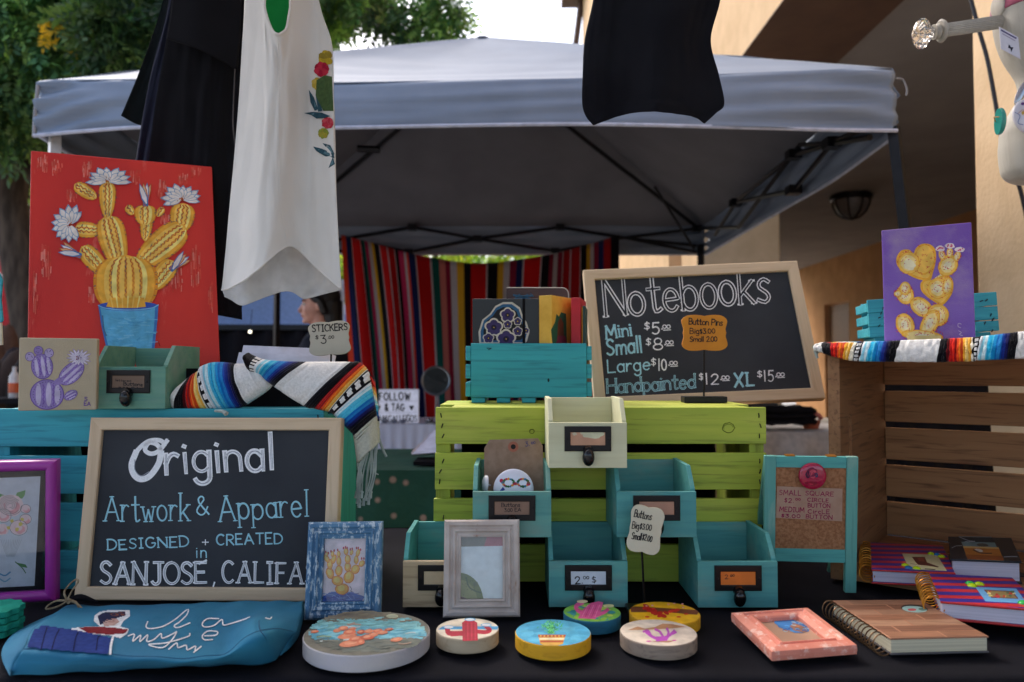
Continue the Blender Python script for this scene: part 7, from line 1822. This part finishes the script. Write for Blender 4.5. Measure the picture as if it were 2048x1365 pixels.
b = B(); b.add(q, [(0, 3, 2, 1)]); b.make('paper', mat("note_paper", S(172, 142, 122), .9, S(164, 132, 112), 60), nt, solid=.0006)
a = Art.plane(fn2, 1, -.0004); nk = S(140, 30, 74)
for s_, p0, p1, sz in (("SMALL", (1559, 990), (1602, 991), 11), ("SQUARE", (1611, 991), (1667, 993), 10), ("$2.", (1569, 1005), (1587, 1006), 10), ("CIRCLE", (1615, 1003), (1657, 1005), 8), ("BUTTON", (1616, 1015), (1660, 1016), 9), ("MEDIUM", (1559, 1023), (1608, 1025), 11), ("CircLE", (1616, 1027), (1659, 1028), 9), ("$3.00", (1563, 1035), (1600, 1036), 8), ("BUTTON", (1612, 1037), (1664, 1039), 9)):
    text(a, s_, p0, p1, sz * .85, 1.5, nk, gap=.24)
text(a, "00", (1591, 1001), (1601, 1001), 4, 1.4, nk, gap=.2); a.done('writing', nt, INK)
fpn = Frame(fe.M @ Matrix.Translation(fe.px(1625.5, 953, 1, -.004)))
t, fr, dome = pinback('pin_badge', 'glossy crimson round pin at the top of the cork easel', None, 27, fpn.M.translation.y, S(170, 30, 66), fr=fpn, gl=.1)
a = Art.on(fpn, dome, off=.0003)
a.ell(1624, 945, 11, 10, S(120, 20, 60), n=16, wob=.1); a.ell(1626, 948, 8, 9, S(190, 70, 90), n=14, wob=.1); a.ell(1616, 950, 5, 8, S(60, 16, 50), n=12, wob=.2); a.ell(1622, 968, 12, 5, S(140, 24, 50), n=12, wob=.2); a.ell(1633, 951, 3, 5, S(40, 60, 90), n=10); a.done('print', t, INK)

# ---------------------------------------------------------------- zip pouch lying on the table
blue_c = mat("blue_canvas_cloth", S(26, 116, 148), .85, S(20, 104, 138), 10, bump=.35, bscale=1200)
rows = [
 [(134, 1212, .010), (220, 1212, .012), (310, 1210, .013), (400, 1207, .014), (480, 1204, .015), (550, 1203, .014), (606, 1203, .010)],
 [(100, 1236, .020), (200, 1236, .022), (300, 1234, .023), (390, 1231, .024), (470, 1224, .026), (540, 1222, .026), (603, 1222, .018)],
 [(66, 1262, .026), (170, 1268, .026), (280, 1268, .026), (380, 1266, .024), (455, 1262, .022), (515, 1240, .042), (598, 1238, .022)],
 [(48, 1297, .026), (150, 1304, .025), (260, 1312, .022), (370, 1316, .020), (450, 1306, .02), (516, 1262, .044), (590, 1262, .020)],
 [(30, 1325, .014), (140, 1326, .016), (255, 1327, .014), (365, 1327, .013), (450, 1314, .020), (528, 1284, .034), (575, 1282, .012)],
 [(22, 1352, .001), (130, 1346, .001), (250, 1340, .001), (360, 1334, .001), (450, 1331, .001), (533, 1328, .001), (560, 1310, .001)]]
ctrl = [[T(x, y, ZT + z) for x, y, z in r] for r in rows]
G = surf(ctrl, 70, 110)
for i in range(70):
    for j in range(110):
        G[i][j].z += .0012 * noise.noise(Vector((i * .12, j * .09, 3))) + .0008 * math.sin(j * .35 + i * .1)
b = B(); b.grid(G)
oz = ctrl[3][3].copy(); oz.z = ZT
lft = [[T(rows[k][0][0], rows[k][0][1], ZT + rows[k][0][2]) for k in range(6)], [T(x, y, ZT + .008) for x, y in ((120, 1222), (70, 1248), (30, 1268), (8, 1296), (6, 1320), (20, 1351))], [T(x, y, ZT + .001) for x, y in ((125, 1222), (80, 1240), (38, 1262), (14, 1292), (12, 1325), (22, 1352))]]
b2 = B(); b2.grid(surf(lft, 10, 40))
t = thing('zip_pouch', 'blue canvas zip pouch with white script lying at the front left', 'bag', at(oz))
fz = at(oz)
b.v = [tuple(Vector(v) - oz) for v in b.v]; b2.v = [tuple(Vector(v) - oz) for v in b2.v]
rgt = [[T(rows[k][6][0], rows[k][6][1], ZT + rows[k][6][2]) for k in range(6)], [T(x, y, ZT + .002) for x, y in ((609, 1212), (607, 1232), (602, 1254), (596, 1274), (580, 1296), (560, 1312))]]
b3 = B(); b3.grid(surf(rgt, 6, 30)); b3.v = [tuple(Vector(v) - oz) for v in b3.v]
b.make('top_panel', blue_c, t, smooth=True, ang=180, solid=.0012); b2.make('end_gusset', blue_c, t, smooth=True, ang=180, solid=.0012); b3.make('end_gusset', blue_c, t, smooth=True, ang=180, solid=.0012)
b4 = B(); b4.tube([G[min(69, int(42))][j] - oz + Vector((0, 0, .0006)) for j in range(0, 110, 2)], .0007, 4); b4.tube([g - oz + Vector((0, 0, .0006)) for g in [G[i][92] for i in range(30, 70)]], .0008, 4); b4.make('seam', mat("seam_thread", S(14, 84, 122), .8), t)
a = Art.on(fz, b, off=.0045)
Zk = lambda x, y: (x / 3.2, 1130 + y / 3.2)
cwh = S(222, 226, 228)
for P_ in ([(945, 365), (935, 395), (960, 408), (1040, 395), (1120, 350), (1180, 300), (1205, 285), (1195, 320), (1150, 365), (1115, 390), (1140, 402), (1215, 372)],
           [(1400, 345), (1330, 345), (1295, 375), (1310, 398), (1370, 388), (1420, 350), (1430, 385), (1480, 375), (1560, 350), (1600, 335)],
           [(820, 455), (860, 445), (850, 490), (900, 450), (895, 492), (945, 448), (940, 490), (985, 478), (1030, 440), (1040, 470), (1110, 440), (1130, 430), (1100, 480), (1040, 530), (950, 510), (1060, 500), (1200, 460), (1215, 440)],
           [(1310, 455), (1380, 450), (1390, 428), (1330, 425), (1295, 455), (1310, 480), (1360, 478)],
           [(1080, 540), (1130, 500), (1140, 530), (1190, 515), (1200, 545), (1250, 520), (1250, 550), (1290, 520), (1240, 560)],
           [(1700, 325), (1740, 318), (1730, 345), (1700, 340)]):
    a.line([Zk(x, y) for x, y in P_], 2.4, cwh, seg=5)
fgr = [(640, 300), (700, 290), (830, 292), (832, 330), (790, 360), (770, 395), (825, 410), (815, 440), (770, 470), (700, 452), (560, 440), (430, 412), (520, 398), (640, 395), (600, 360), (605, 325)]
def fillp(P_, c_, n=1): a.poly([Zk(x, y) for x, y in P_], c_)
for y in range(290, 452, 6):   # white cut-out outline filled in thin bands so that it follows the cloth
    pass
def band_fill(P_, c_, step=5):
    ys = [p[1] for p in P_]; y = min(ys)
    while y < max(ys):
        ym = y + step / 2; xs = []
        for (x0, y0), (x1, y1) in zip(P_, P_[1:] + P_[:1]):
            if (y0 <= ym) != (y1 <= ym): xs.append(x0 + (x1 - x0) * (ym - y0) / (y1 - y0))
        xs.sort()
        for q in range(0, len(xs) - 1, 2):
            n_ = max(1, int((xs[q + 1] - xs[q]) / 24)); k_ = a.k
            for i in range(n_):
                xa = xs[q] + (xs[q + 1] - xs[q]) * i / n_; xb = xs[q] + (xs[q + 1] - xs[q]) * (i + 1) / n_; a.k = k_
                a.poly([Zk(xa, y), Zk(xb, y), Zk(xb, y + step), Zk(xa, y + step)], c_)
        y += step
def offset_up(dv):
    h0 = a.hit
    a.hit = lambda x, y: (lambda p: None if p is None else p + Vector((0, 0, dv)))(h0(x, y))
band_fill(fgr, cwh); offset_up(.0003)
band_fill([(625, 330), (660, 308), (800, 300), (805, 325), (740, 345), (690, 370), (640, 385)], S(40, 44, 74)); band_fill([(700, 312), (800, 306), (802, 326), (720, 332)], S(130, 80, 60)); band_fill([(660, 365), (745, 345), (765, 365), (730, 390), (665, 395)], S(190, 160, 150)); band_fill([(680, 350), (740, 345), (750, 362), (700, 378)], S(170, 130, 120))
band_fill([(500, 402), (600, 398), (720, 402), (820, 416), (800, 440), (700, 448), (560, 436)], S(124, 40, 46)); offset_up(.0003)
band_fill([(205, 390), (245, 385), (480, 420), (710, 470), (690, 575), (440, 555), (180, 530), (150, 520)], S(42, 60, 124), 7); offset_up(.0003)
for x0, x1 in ((300, 262), (378, 330), (500, 470), (640, 615)): a.line([Zk(x0, 408 + (x0 - 300) * .16), Zk((x0 + x1) / 2, 470), Zk(x1, 550)], 2.6, S(24, 28, 70))
a.line([Zk(238, 380), Zk(200, 440), Zk(155, 528)], 5, cwh); a.line([Zk(722, 470), Zk(710, 520), Zk(705, 575)], 4.5, cwh); a.done('printed_design', t, CLOTHPRINT)

# twine bow
t = thing('twine_bow', 'jute twine bow at the corner of the large chalkboard', 'bow', at(T(128, 1203)))
o_ = T(128, 1203)
jute = mat("jute_twine", S(176, 152, 122), .95, S(140, 116, 88), 200, bump=.6, bscale=900)
b = B()
YJ = 1.03
for P_ in ([(133, 1201), (128, 1185), (140, 1168), (152, 1160), (155, 1166), (145, 1180), (136, 1196), (134, 1202)], [(133, 1202), (112, 1203), (93, 1214), (95, 1219), (115, 1214), (134, 1203)], [(136, 1203), (150, 1206), (162, 1217), (170, 1226)], [(136, 1200), (152, 1206), (160, 1222), (175, 1226)], [(132, 1200), (136, 1207), (141, 1202), (134, 1197)]):
    for k in range(2): b.tube(crom([P(x + k, y - k, YJ - .001 * k) - o_ for x, y in P_], 28), .0011, 5)
b.make('twine', jute, t, smooth=True)
b = B(); b.tube(crom([P(138, 1199, YJ + .01) - o_, P(165, 1196, YJ + .015) - o_, P(195, 1204, YJ + .02) - o_], 8), [.003, .004, .005, .005, .004, .003, .002, .001], 6); b.make('dark_tag', blk, t, smooth=True)

# felt coasters at the left edge
for k in range(4):
    p = T(-20, 1262 + 0 * k, ZT + .004); 
    t = thing('felt_coaster', ['lowest', 'second lowest', 'third', 'topmost'][k] + ' of the sea green coasters stacked at the left edge', 'coaster', at((p.x + .002 * (k % 2), p.y, ZT + .001 + .0085 * k)), 'sea green coasters in a stack')
    n = 96; pts = [((.034 + .0018 * math.cos(12 * 6.283 * i / n)) * math.cos(6.283 * i / n), (.034 + .0018 * math.cos(12 * 6.283 * i / n)) * math.sin(6.283 * i / n)) for i in range(n)]
    b = B(); b.prism(pts, 2, 0, .0075); b.make('coaster', mat("sea_green_felt", S(36, 150, 128), .9, S(28, 132, 112), 60, bump=.4, bscale=600), t, bevel=.001)

# ---------------------------------------------------------------- hanging clothes
def garment(name, label, cat, ctrl, m, nu=90, nv=70, fold=.01, seed=0, back=.035, parts=None, hanger=None, freq=7, mat_back=None):
    """front sheet from a control net of (px, py, Y); a back sheet behind it"""
    W_ = [[P(x, y, Y) for x, y, Y in r] for r in ctrl]
    G = surf(W_, nu, nv)
    for i in range(nu):
        for j in range(nv):
            u, v = j / (nv - 1), i / (nu - 1)
            p = G[i][j]; amp = fold * (.35 + .65 * v)
            d = amp * math.sin(u * freq + seed + 1.4 * noise.noise(Vector((v * 1.5, seed, 0)))) + fold * .9 * noise.noise(Vector((u * 5 + v * 1.2, v * 2.2, seed))) + fold * .35 * noise.noise(Vector((u * 14, v * 6, seed)))
            G[i][j] = p + Vector((0, d * math.sin(math.pi * min(1, max(0, u))) ** .3 if 0 < u < 1 else 0, 0))
    oc = sum((r[len(r) // 2] for r in G[:1]), Vector()) ; oc = Vector((oc.x, oc.y, G[0][0].z))
    t = thing(name, label, cat, at(oc))
    b = B(); b.grid([[p - oc for p in r] for r in G]); b.make('front', m, t, smooth=True, ang=180, solid=.0012)
    return t, G, oc
whitet = mat("white_jersey", S(228, 225, 219), .95, S(218, 215, 209), 7, bump=.3, bscale=1400)
YT_ = 1.06
# outline of the tank: top edge dips at the neck
def rowpts(xs, ys, Y): return [(x, y, Y + 0) for x, y in zip(xs, ys)]
tank = [
 [(492, -90), (515, -90), (529, -20), (531, 20), (545, 62), (560, 74), (572, 60), (579, 20), (582, -20), (600, -90), (622, -90)],
 [(489, 20), (512, 30), (527, 55), (533, 74), (546, 90), (560, 98), (574, 90), (586, 60), (600, 30), (625, 10), (642, 20)],
 [(484, 100), (505, 110), (525, 120), (538, 128), (550, 134), (560, 138), (574, 134), (590, 124), (612, 110), (640, 100), (664, 92)],
 [(478, 200), (500, 205), (522, 208), (536, 210), (550, 212), (562, 214), (578, 213), (596, 210), (618, 206), (644, 202), (667, 200)],
 [(470, 300), (494, 302), (518, 303), (534, 304), (550, 305), (563, 306), (580, 306), (600, 304), (622, 302), (648, 300), (669, 300)],
 [(459, 420), (484, 420), (510, 415), (530, 405), (552, 398), (568, 396), (584, 400), (604, 408), (628, 418), (654, 422), (674, 420)],
 [(450, 520), (478, 515), (506, 500), (530, 480), (555, 462), (574, 455), (588, 462), (606, 476), (630, 494), (658, 508), (678, 500)],
 [(443, 580), (468, 573), (500, 555), (530, 531), (558, 505), (577, 492), (590, 495), (604, 507), (628, 531), (656, 556), (683, 578)]]
def dep(x, y): return YT_ + .016 * math.sin((x - 440) / 240 * 9.0 + .5 + y * .002) - .02 * math.sin((x - 450) / 230 * math.pi)
ctrl = [[(x, y, dep(x, y)) for x, y in r] for r in tank]
t, G, oc = garment('tank_top', 'white tank top printed with flowers and hummingbirds, hanging over the table', 'shirt', ctrl, whitet, 140, 120, .0085, 2)
bb = B(); bb.grid([[p - oc for p in r] for r in G])
# back half: lower hem seen from inside
bk = [[(x, y, 1.105) for x, y in r] for r in ([(498, -90), (520, -90), (545, -90), (590, -90), (600, -90), (618, -90)], [(486, 150), (515, 150), (550, 150), (600, 150), (630, 150), (662, 150)], [(462, 400), (500, 410), (550, 410), (600, 410), (640, 400), (672, 400)], [(446, 560), (486, 560), (540, 540), (590, 545), (640, 555), (680, 560)], [(449, 594), (488, 612), (535, 592), (580, 584), (612, 598), (683, 580)])]
Gb = surf([[P(x, y, Y) for x, y, Y in r] for r in bk], 60, 50)
b = B(); b.grid([[p - oc + Vector((0, .006 * math.sin(j * .4), 0)) for j, p in enumerate(r)] for r in Gb]); b.make('back', mat("grey_jersey_inside", S(214, 214, 214), .95, bump=.3, bscale=1400), t, smooth=True, ang=180, solid=.0012)
b = B(); ne = [G[0][j] for j in range(18, 100, 2)]; b.tube([p - oc + Vector((0, -.001, 0)) for p in ne], .0022, 6); b.make('neck_binding', whitet, t, smooth=True)
b = B(); he = [G[-1][j] for j in range(0, 120, 2)]; b.tube([p - oc for p in he], .0016, 6); b.make('hem', whitet, t, smooth=True)
b = B(); b.tube([G[i][60 - 2] - oc + Vector((0, -.0012, 0)) for i in range(14, 138, 3)], .0007, 4); b.make('seam', whitet, t)
ft = at(oc); a = Art.on(ft, bb, off=.002, step=6e-6)
Zt_ = lambda x, y: (x / 2.923, y / 2.923)
def flower(x, y, r, c1, c2):
    X_, Y_ = Zt_(x, y); r /= 2.923
    for k in range(7): q = k * .9; a.ell(X_ + r * .5 * math.cos(q), Y_ + r * .5 * math.sin(q), r * .5, r * .5, c1 if k % 2 else c2, 0, 12, wob=.12)
    a.ell(X_, Y_, r * .4, r * .4, c1, 0, 10, wob=.2)
def clipx(P_): return [(min(x, 666), y) for x, y in P_]
a.poly([Zt_(x, y) for x, y in ((1850, 470), (1900, 440), (1940, 450), (1945, 560), (1950, 650), (1890, 650), (1845, 560))], S(76, 98, 60))
flower(1905, 340, 46, S(186, 160, 50), S(150, 130, 50)); flower(1880, 405, 46, S(190, 50, 70), S(170, 34, 60)); flower(1858, 490, 38, S(180, 156, 60), S(196, 170, 80)); flower(1915, 720, 36, S(186, 50, 66), S(200, 80, 90)); flower(1890, 780, 32, S(170, 160, 60), S(140, 150, 60))
for P_ in ([(1805, 525), (1835, 570), (1860, 640), (1840, 650), (1815, 600)], [(1845, 555), (1870, 590), (1885, 650), (1860, 655)], [(1778, 662), (1830, 655), (1880, 660), (1930, 680), (1900, 692), (1850, 695), (1820, 675)], [(1830, 858), (1880, 870), (1950, 900), (1955, 925), (1900, 915), (1850, 885)], [(1885, 838), (1930, 850), (1955, 900), (1950, 915)], [(1945, 920), (1958, 960), (1920, 985), (1935, 945)]):
    a.poly([Zt_(x, y) for x, y in P_], S(52, 84, 96)); c_ = (sum(p[0] for p in P_) / len(P_), sum(p[1] for p in P_) / len(P_)); a.poly([Zt_(c_[0] + (x - c_[0]) * .6, c_[1] + (y - c_[1]) * .6) for x, y in P_], S(96, 130, 140))
a.done('printed_flowers', t, CLOTHPRINT)
# green shirt seen through the neck
t, G, oc2 = garment('green_shirt', 'bright green cloth showing through the neck of the white tank top', 'shirt', [[(x, y, 1.092) for x in (505, 540, 570, 605)] for y in (-90, 0, 60, 130)], mat("green_jersey", S(24, 128, 62), .9, S(20, 110, 54), 9, bump=.2, bscale=900), 20, 20, .002, 5)
blackt = mat("black_jersey", S(22, 22, 26), .95, S(17, 17, 21), 9, bump=.3, bscale=900)
navyt = mat("navy_jersey", S(46, 52, 70), .95, S(34, 38, 54), 6, stretch=(1, 1, .1), bump=.3, bscale=900)
t, G, o1 = garment('black_shirt', 'black shirt with its sleeve hanging out to the side, behind the others', 'shirt', [[(345, -80, 1.480), (345, -80, 1.480), (380, -80, 1.480), (440, -80, 1.480)], [(318, 30, 1.480), (340, 30, 1.480), (380, 40, 1.480), (440, 50, 1.480)], [(280, 140, 1.480), (310, 150, 1.480), (360, 160, 1.480), (440, 160, 1.480)], [(242, 232, 1.480), (278, 250, 1.490), (340, 262, 1.500), (440, 260, 1.500)]], mat("dark_teal_jersey", S(20, 27, 30), .95, bump=.3, bscale=900), 40, 40, .006, 1)
t, G, o1 = garment('navy_shirt', 'long dark navy shirt hanging between two black ones', 'shirt', [[(352, -80, 1.450), (375, -80, 1.445), (410, -80, 1.440)], [(330, 40, 1.450), (355, 50, 1.445), (400, 60, 1.440)], [(300, 160, 1.455), (330, 170, 1.445), (390, 170, 1.440)], [(275, 300, 1.455), (300, 330, 1.445), (390, 330, 1.440)], [(262, 420, 1.460), (300, 430, 1.450), (390, 440, 1.440)]], navyt, 60, 60, .006, 3, freq=18)
t, G, o1 = garment('black_shirt', 'black t-shirt in front with folded sleeve, next to the white tank top', 'shirt', [[(352, -80, 1.400), (400, -80, 1.395), (450, -80, 1.400), (492, -80, 1.410)], [(334, 70, 1.410), (390, 90, 1.400), (440, 100, 1.400), (488, 100, 1.410)], [(305, 250, 1.420), (380, 250, 1.410), (430, 250, 1.400), (474, 250, 1.410)], [(290, 450, 1.425), (370, 450, 1.410), (430, 450, 1.400), (478, 450, 1.410)], [(300, 610, 1.430), (370, 620, 1.415), (430, 630, 1.400), (484, 640, 1.410)]], blackt, 80, 60, .008, 8)
W_ = [[(352, -80, 1.385), (420, -80, 1.370), (486, -80, 1.380)], [(342, 30, 1.380), (400, 50, 1.365), (480, 70, 1.375)], [(333, 78, 1.375), (400, 100, 1.360), (474, 140, 1.370)]]
b = B(); b.grid([[p - o1 for p in r] for r in surf([[P(*q) for q in r] for r in W_], 30, 40)]); b.make('sleeve', blackt, t, smooth=True, ang=180, solid=.002)
b = B(); q0 = [P(x, y, 1.390) - o1 for x, y in ((476, 0), (474, 60), (470, 140), (466, 240), (470, 290))]; b.tube(crom(q0, 30), .0012, 5); b.make('side_seam', mat("grey_seam", S(90, 88, 90), .9), t, smooth=True)
# lower part of the rear black shirt between the red canvas and the tank
t, G, o1 = garment('black_trousers', 'long black garment hanging below the white tank top, beside the red canvas', 'clothes', [[(400, 330, 1.44), (440, 330, 1.44), (486, 330, 1.44)], [(400, 480, 1.44), (440, 480, 1.44), (486, 480, 1.44)], [(400, 622, 1.44), (440, 625, 1.44), (484, 615, 1.44)]], blackt, 40, 30, .004, 4)
b = B(); b.tube([P(440, 335, 1.44) - o1, Vector((P(440, 335, 1.44).x, 1.42, 1.93)) - o1], .002, 5); b.make('hanger_cord', frame_m, t)
# tote bag
tote = [[(x, -90) for x in (1200, 1225, 1260, 1320, 1380, 1420, 1450)], [(x, 0) for x in (1187, 1212, 1250, 1312, 1372, 1410, 1440)], [(x, 80) for x in (1170, 1198, 1240, 1305, 1360, 1392, 1421)], [(x, 150) for x in (1166, 1196, 1240, 1305, 1362, 1400, 1437)], [(1165, 206), (1192, 204), (1238, 196), (1302, 194), (1360, 195), (1404, 200), (1448, 207)], [(1172, 232), (1196, 232), (1238, 214), (1302, 212), (1362, 214), (1402, 222), (1432, 226)], [(1187, 251), (1198, 245), (1240, 231), (1302, 228), (1358, 230), (1393, 234), (1409, 247)]]
ct_ = [[(x, y, 1.12 + .008 * abs(j - 3) + (.01 if (j == 2) else 0)) for j, (x, y) in enumerate(r)] for r in tote]
t, G, o1 = garment('tote_bag', 'black tote bag hanging upside down in the middle above the stall', 'bag', ct_, mat("black_tote_canvas", S(26, 27, 33), .9, S(19, 19, 25), 9, bump=.35, bscale=900), 90, 90, .007, 6, freq=9)
cb = [[(x + (6 if j == 0 else -6 if j == 6 else 0), y - (10 if i == 6 else 0), 1.19) for j, (x, y) in enumerate(r)] for i, r in enumerate(tote)]
Gk = surf([[P(*q) for q in r] for r in cb], 90, 40)
b = B(); b.grid([[p - o1 for p in r] for r in Gk]); b.make('back', blackt, t, smooth=True, ang=180, solid=.0012)
b = B(); b.grid([[G[i][0].lerp(Gk[i][0], k / 3) - o1 for k in range(4)] for i in range(90)]); b.make('side_gusset', blackt, t, smooth=True, ang=180, solid=.0012)
b = B(); b.grid([[G[i][-1].lerp(Gk[i][-1], k / 3) - o1 for k in range(4)] for i in range(90)]); b.make('side_gusset', blackt, t, smooth=True, ang=180, solid=.0012)
# hanging ornament at the left edge
p = P(-14, 620, 1.1)
t = thing('felt_pennant', 'turquoise and cream felt pennant hanging at the left edge', 'pennant', at(p))
b = B(); q = [P(x, y, 1.1) - p for x, y in ((-60, 545), (-3, 545), (4, 560), (1, 600), (5, 640), (2, 645), (-60, 645))]; b.prism([(v.x, v.z) for v in q], 1, 0, .003); b.make('upper_felt', teal, t)
b = B(); q = [P(x, y, 1.1) - p for x, y in ((-60, 646), (2, 646), (4, 690), (-60, 700))]; b.prism([(v.x, v.z) for v in q], 1, 0, .003); b.make('lower_felt', cream, t)
b = B(); b.tube([P(-30, 546, 1.1) - p, P(-30, -200, 1.1) - p], .001, 5); b.make('string', jute, t)

# ---------------------------------------------------------------- jewellery bust with a side arm
YM = .95
s = YM / F
ax = P(2082, 200, YM).x
t = thing('jewellery_bust', 'pale grey jewellery bust with pins and a crystal ended arm at the right edge', 'display stand', at((ax, YM, ZT + .001)))
zz = lambda y: P(2082, y, YM).z - ZT - .001
prof = [(r * s, zz(y)) for y, r in ((361, 46), (357, 58), (348, 68), (335, 73), (300, 76), (275, 74), (262, 73), (240, 66), (220, 55), (200, 44), (180, 40), (160, 42), (140, 50), (120, 60), (100, 68), (70, 76), (40, 80), (10, 80), (-10, 70), (-30, 40), (-36, 0))]
greyw = wood("pale_grey_painted_wood", S(186, 182, 172), S(172, 166, 156), S(140, 132, 120), axis=2, gs=.25, bump=.1)
b = B(); b.lathe(crom and [(p.x, p.y) for p in crom([Vector((r, z, 0)) for r, z in prof], 60)], n=48); b.make('bust', greyw, t, smooth=True, ang=60)
b = B(); b.lathe([(p.x, p.y) for p in crom([Vector((r * s, zz(y), 0)) for r, y in ((79, 26), (84, 22), (83, 5), (72, -15), (30, -32), (0, -38))], 24)], n=40); b.make('pink_cap', mat("pink_velvet", S(176, 96, 120), .9, S(160, 84, 108), 60, sheen=.5), t, smooth=True)
b = B(); b.tube([(0, 0, zz(355)), (0, 0, .01)], .008, 10); b.lathe([(.018, 0), (.018, .006), (.01, .014)], n=30); b.make('pole', greyw, t, smooth=True)
def rel(x, y, Y=YM): return P(x, y, Y) - Vector((ax, YM, ZT + .001))
def along(b, p0, p1, prof, n=24):
    d = (p1 - p0); L_ = d.length; q = d.to_track_quat('Z', 'Y').to_matrix().to_4x4()
    b.lathe([(r, z * L_) for r, z in prof], o=p0, n=n, M=q)
A0, A1 = rel(2010, 43), rel(1884, 62)
b = B(); n = 24
d = (A1 - A0); q = d.to_track_quat('Z', 'Y').to_matrix().to_4x4(); L_ = d.length
vs = []
for zi in (0, L_):
    for j in range(n * 2): a_ = 6.2832 * j / (2 * n); r = .0085 * (1 if j % 2 else .9); vs.append(q @ Vector((r * math.cos(a_), r * math.sin(a_), zi)) + A0)
b.add(vs, [(j, (j + 1) % (2 * n), 2 * n + (j + 1) % (2 * n), 2 * n + j) for j in range(2 * n)]); b.make('arm', greyw, t)
b = B(); along(b, rel(1886, 62), rel(1879, 63), [(.0, 0), (.0135, .05), (.0145, .5), (.0125, .95), (.006, 1)]); along(b, rel(1879, 63), rel(1866, 65), [(.008, 0), (.010, .3), (.0075, .6), (.0095, .9), (.005, 1)]); b.make('collar', greyw, t, smooth=True)
crystal = bpy.data.materials.new("crystal_glass"); crystal.use_nodes = True; bs = crystal.node_tree.nodes["Principled BSDF"]; bs.inputs["Base Color"].default_value = S(240, 236, 230); bs.inputs["Transmission Weight"].default_value = .9; bs.inputs["Roughness"].default_value = .03; bs.inputs["IOR"].default_value = 1.5
b = B(); ng = 16; d0 = rel(1866, 65); d1 = rel(1824, 70); dd = d1 - d0; q = dd.to_track_quat('Z', 'Y').to_matrix().to_4x4(); LL = dd.length
vs = []; rings = [(0.004, .0), (.009, .12), (.0072, .22), (.0155, .38), (.0195, .52), (.017, .68), (.009, .8), (.004, .84), (.0045, .92), (.003, .97), (0.0005, 1.0)]
for r, z in rings:
    for j in range(ng * 2): a_ = 6.2832 * j / (ng * 2); k_ = 1 if j % 2 else .88; vs.append(q @ Vector((r * k_ * math.cos(a_), r * k_ * math.sin(a_), z * LL)) + d0)
m_ = ng * 2
b.add(vs, [(i * m_ + j, i * m_ + (j + 1) % m_, (i + 1) * m_ + (j + 1) % m_, (i + 1) * m_ + j) for i in range(len(rings) - 1) for j in range(m_)] + [tuple(range(m_ - 1, -1, -1)), tuple((len(rings) - 1) * m_ + j for j in range(m_))]); b.make('crystal_finial', crystal, t)
b = B(); along(b, rel(2012, 12), rel(1992, 14), [(.0, 0), (.013, .05), (.013, .9), (.01, 1.0), (0, 1)]); b.make('peg', greyw, t, smooth=True)
tg = thing('price_tag', 'white jewellery tag with a dark bird mark hanging on the grey bust', 'tag', at(P(2022, 85, YM - .06)))
ot = P(2022, 85, YM - .06)
b = B(); q = [P(x, y, YM - .06) - ot for x, y in ((1998, 54), (2036, 75), (2041, 119), (2002, 98))]; b.add(q, [(0, 3, 2, 1)]); b.make('card', wc, tg, solid=.0008)
a = Art.plane(at(ot), 1, -.0006); a.line([(2003, 61), (2032, 77)], 3, S(90, 80, 130), smooth=False); a.line([(2005, 68), (2030, 82)], 1.4, S(150, 140, 170), smooth=False); a.poly([(2018, 89), (2022, 95), (2027, 95), (2022, 105), (2021, 98), (2016, 96)], S(40, 40, 60)); a.done('printing', tg, INK)
p_ = P(2003, 243, YM - .03)
fpin = at(p_, yaw=72)
t2, fr, dome = pinback('pin_badge', 'turquoise pin seen edge on at the side of the grey bust', None, 26, YM, S(50, 150, 140), fr=fpin)
b = B(); b.tube([(-.006, .004, .004), (0, .008, .006), (.006, .005, .002)], .0006, 5); b.make('clasp', gold, t2)
t2, fr, dome = pinback('pin_badge', 'white pin with a purple floral drawing on the grey bust', (2060, 233), 37, YM - .066, S(214, 210, 220), yaw=12)
a = Art.on(fr, dome, off=.0003); a.ell(2046, 208, 4, 3, S(90, 40, 120), wob=.2); a.line([(2030, 225), (2040, 232), (2036, 246), (2046, 250)], 1.3, S(90, 110, 170)); a.line([(2036, 228), (2046, 220), (2052, 232)], 1.2, S(190, 130, 130)); a.ell(2046, 226, 3, 4, S(206, 170, 80), wob=.2); a.done('print', t2, INK)
t2 = thing('silver_clip', 'shiny silver barrette on the waist of the grey bust', 'clip', at(P(2042, 188, YM - .045)))
b = B(); b.ball((0, 0, 0), .0055, .003, .017, 16, M=Matrix.Rotation(math.radians(24), 4, 'Y')); b.make('barrette', silver, t2, smooth=True)
# black cable running down in front of the column
pts = [P(x, y, 2.4) for x, y in ((1925, -60), (1942, 0), (1958, 60), (1975, 120), (1990, 200), (2000, 260), (2012, 310), (2034, 360), (2048, 410), (2070, 520))]
o_ = pts[0].copy(); b = B(); b.tube([p - o_ for p in crom(pts, 60)], .0065, 6)
cb_ = b.make('black_cable', mat("cable_rubber", S(24, 24, 34), .5), smooth=True); cb_.location = o_; tag(cb_, 'thin black cable hanging across the beige column', 'cable')
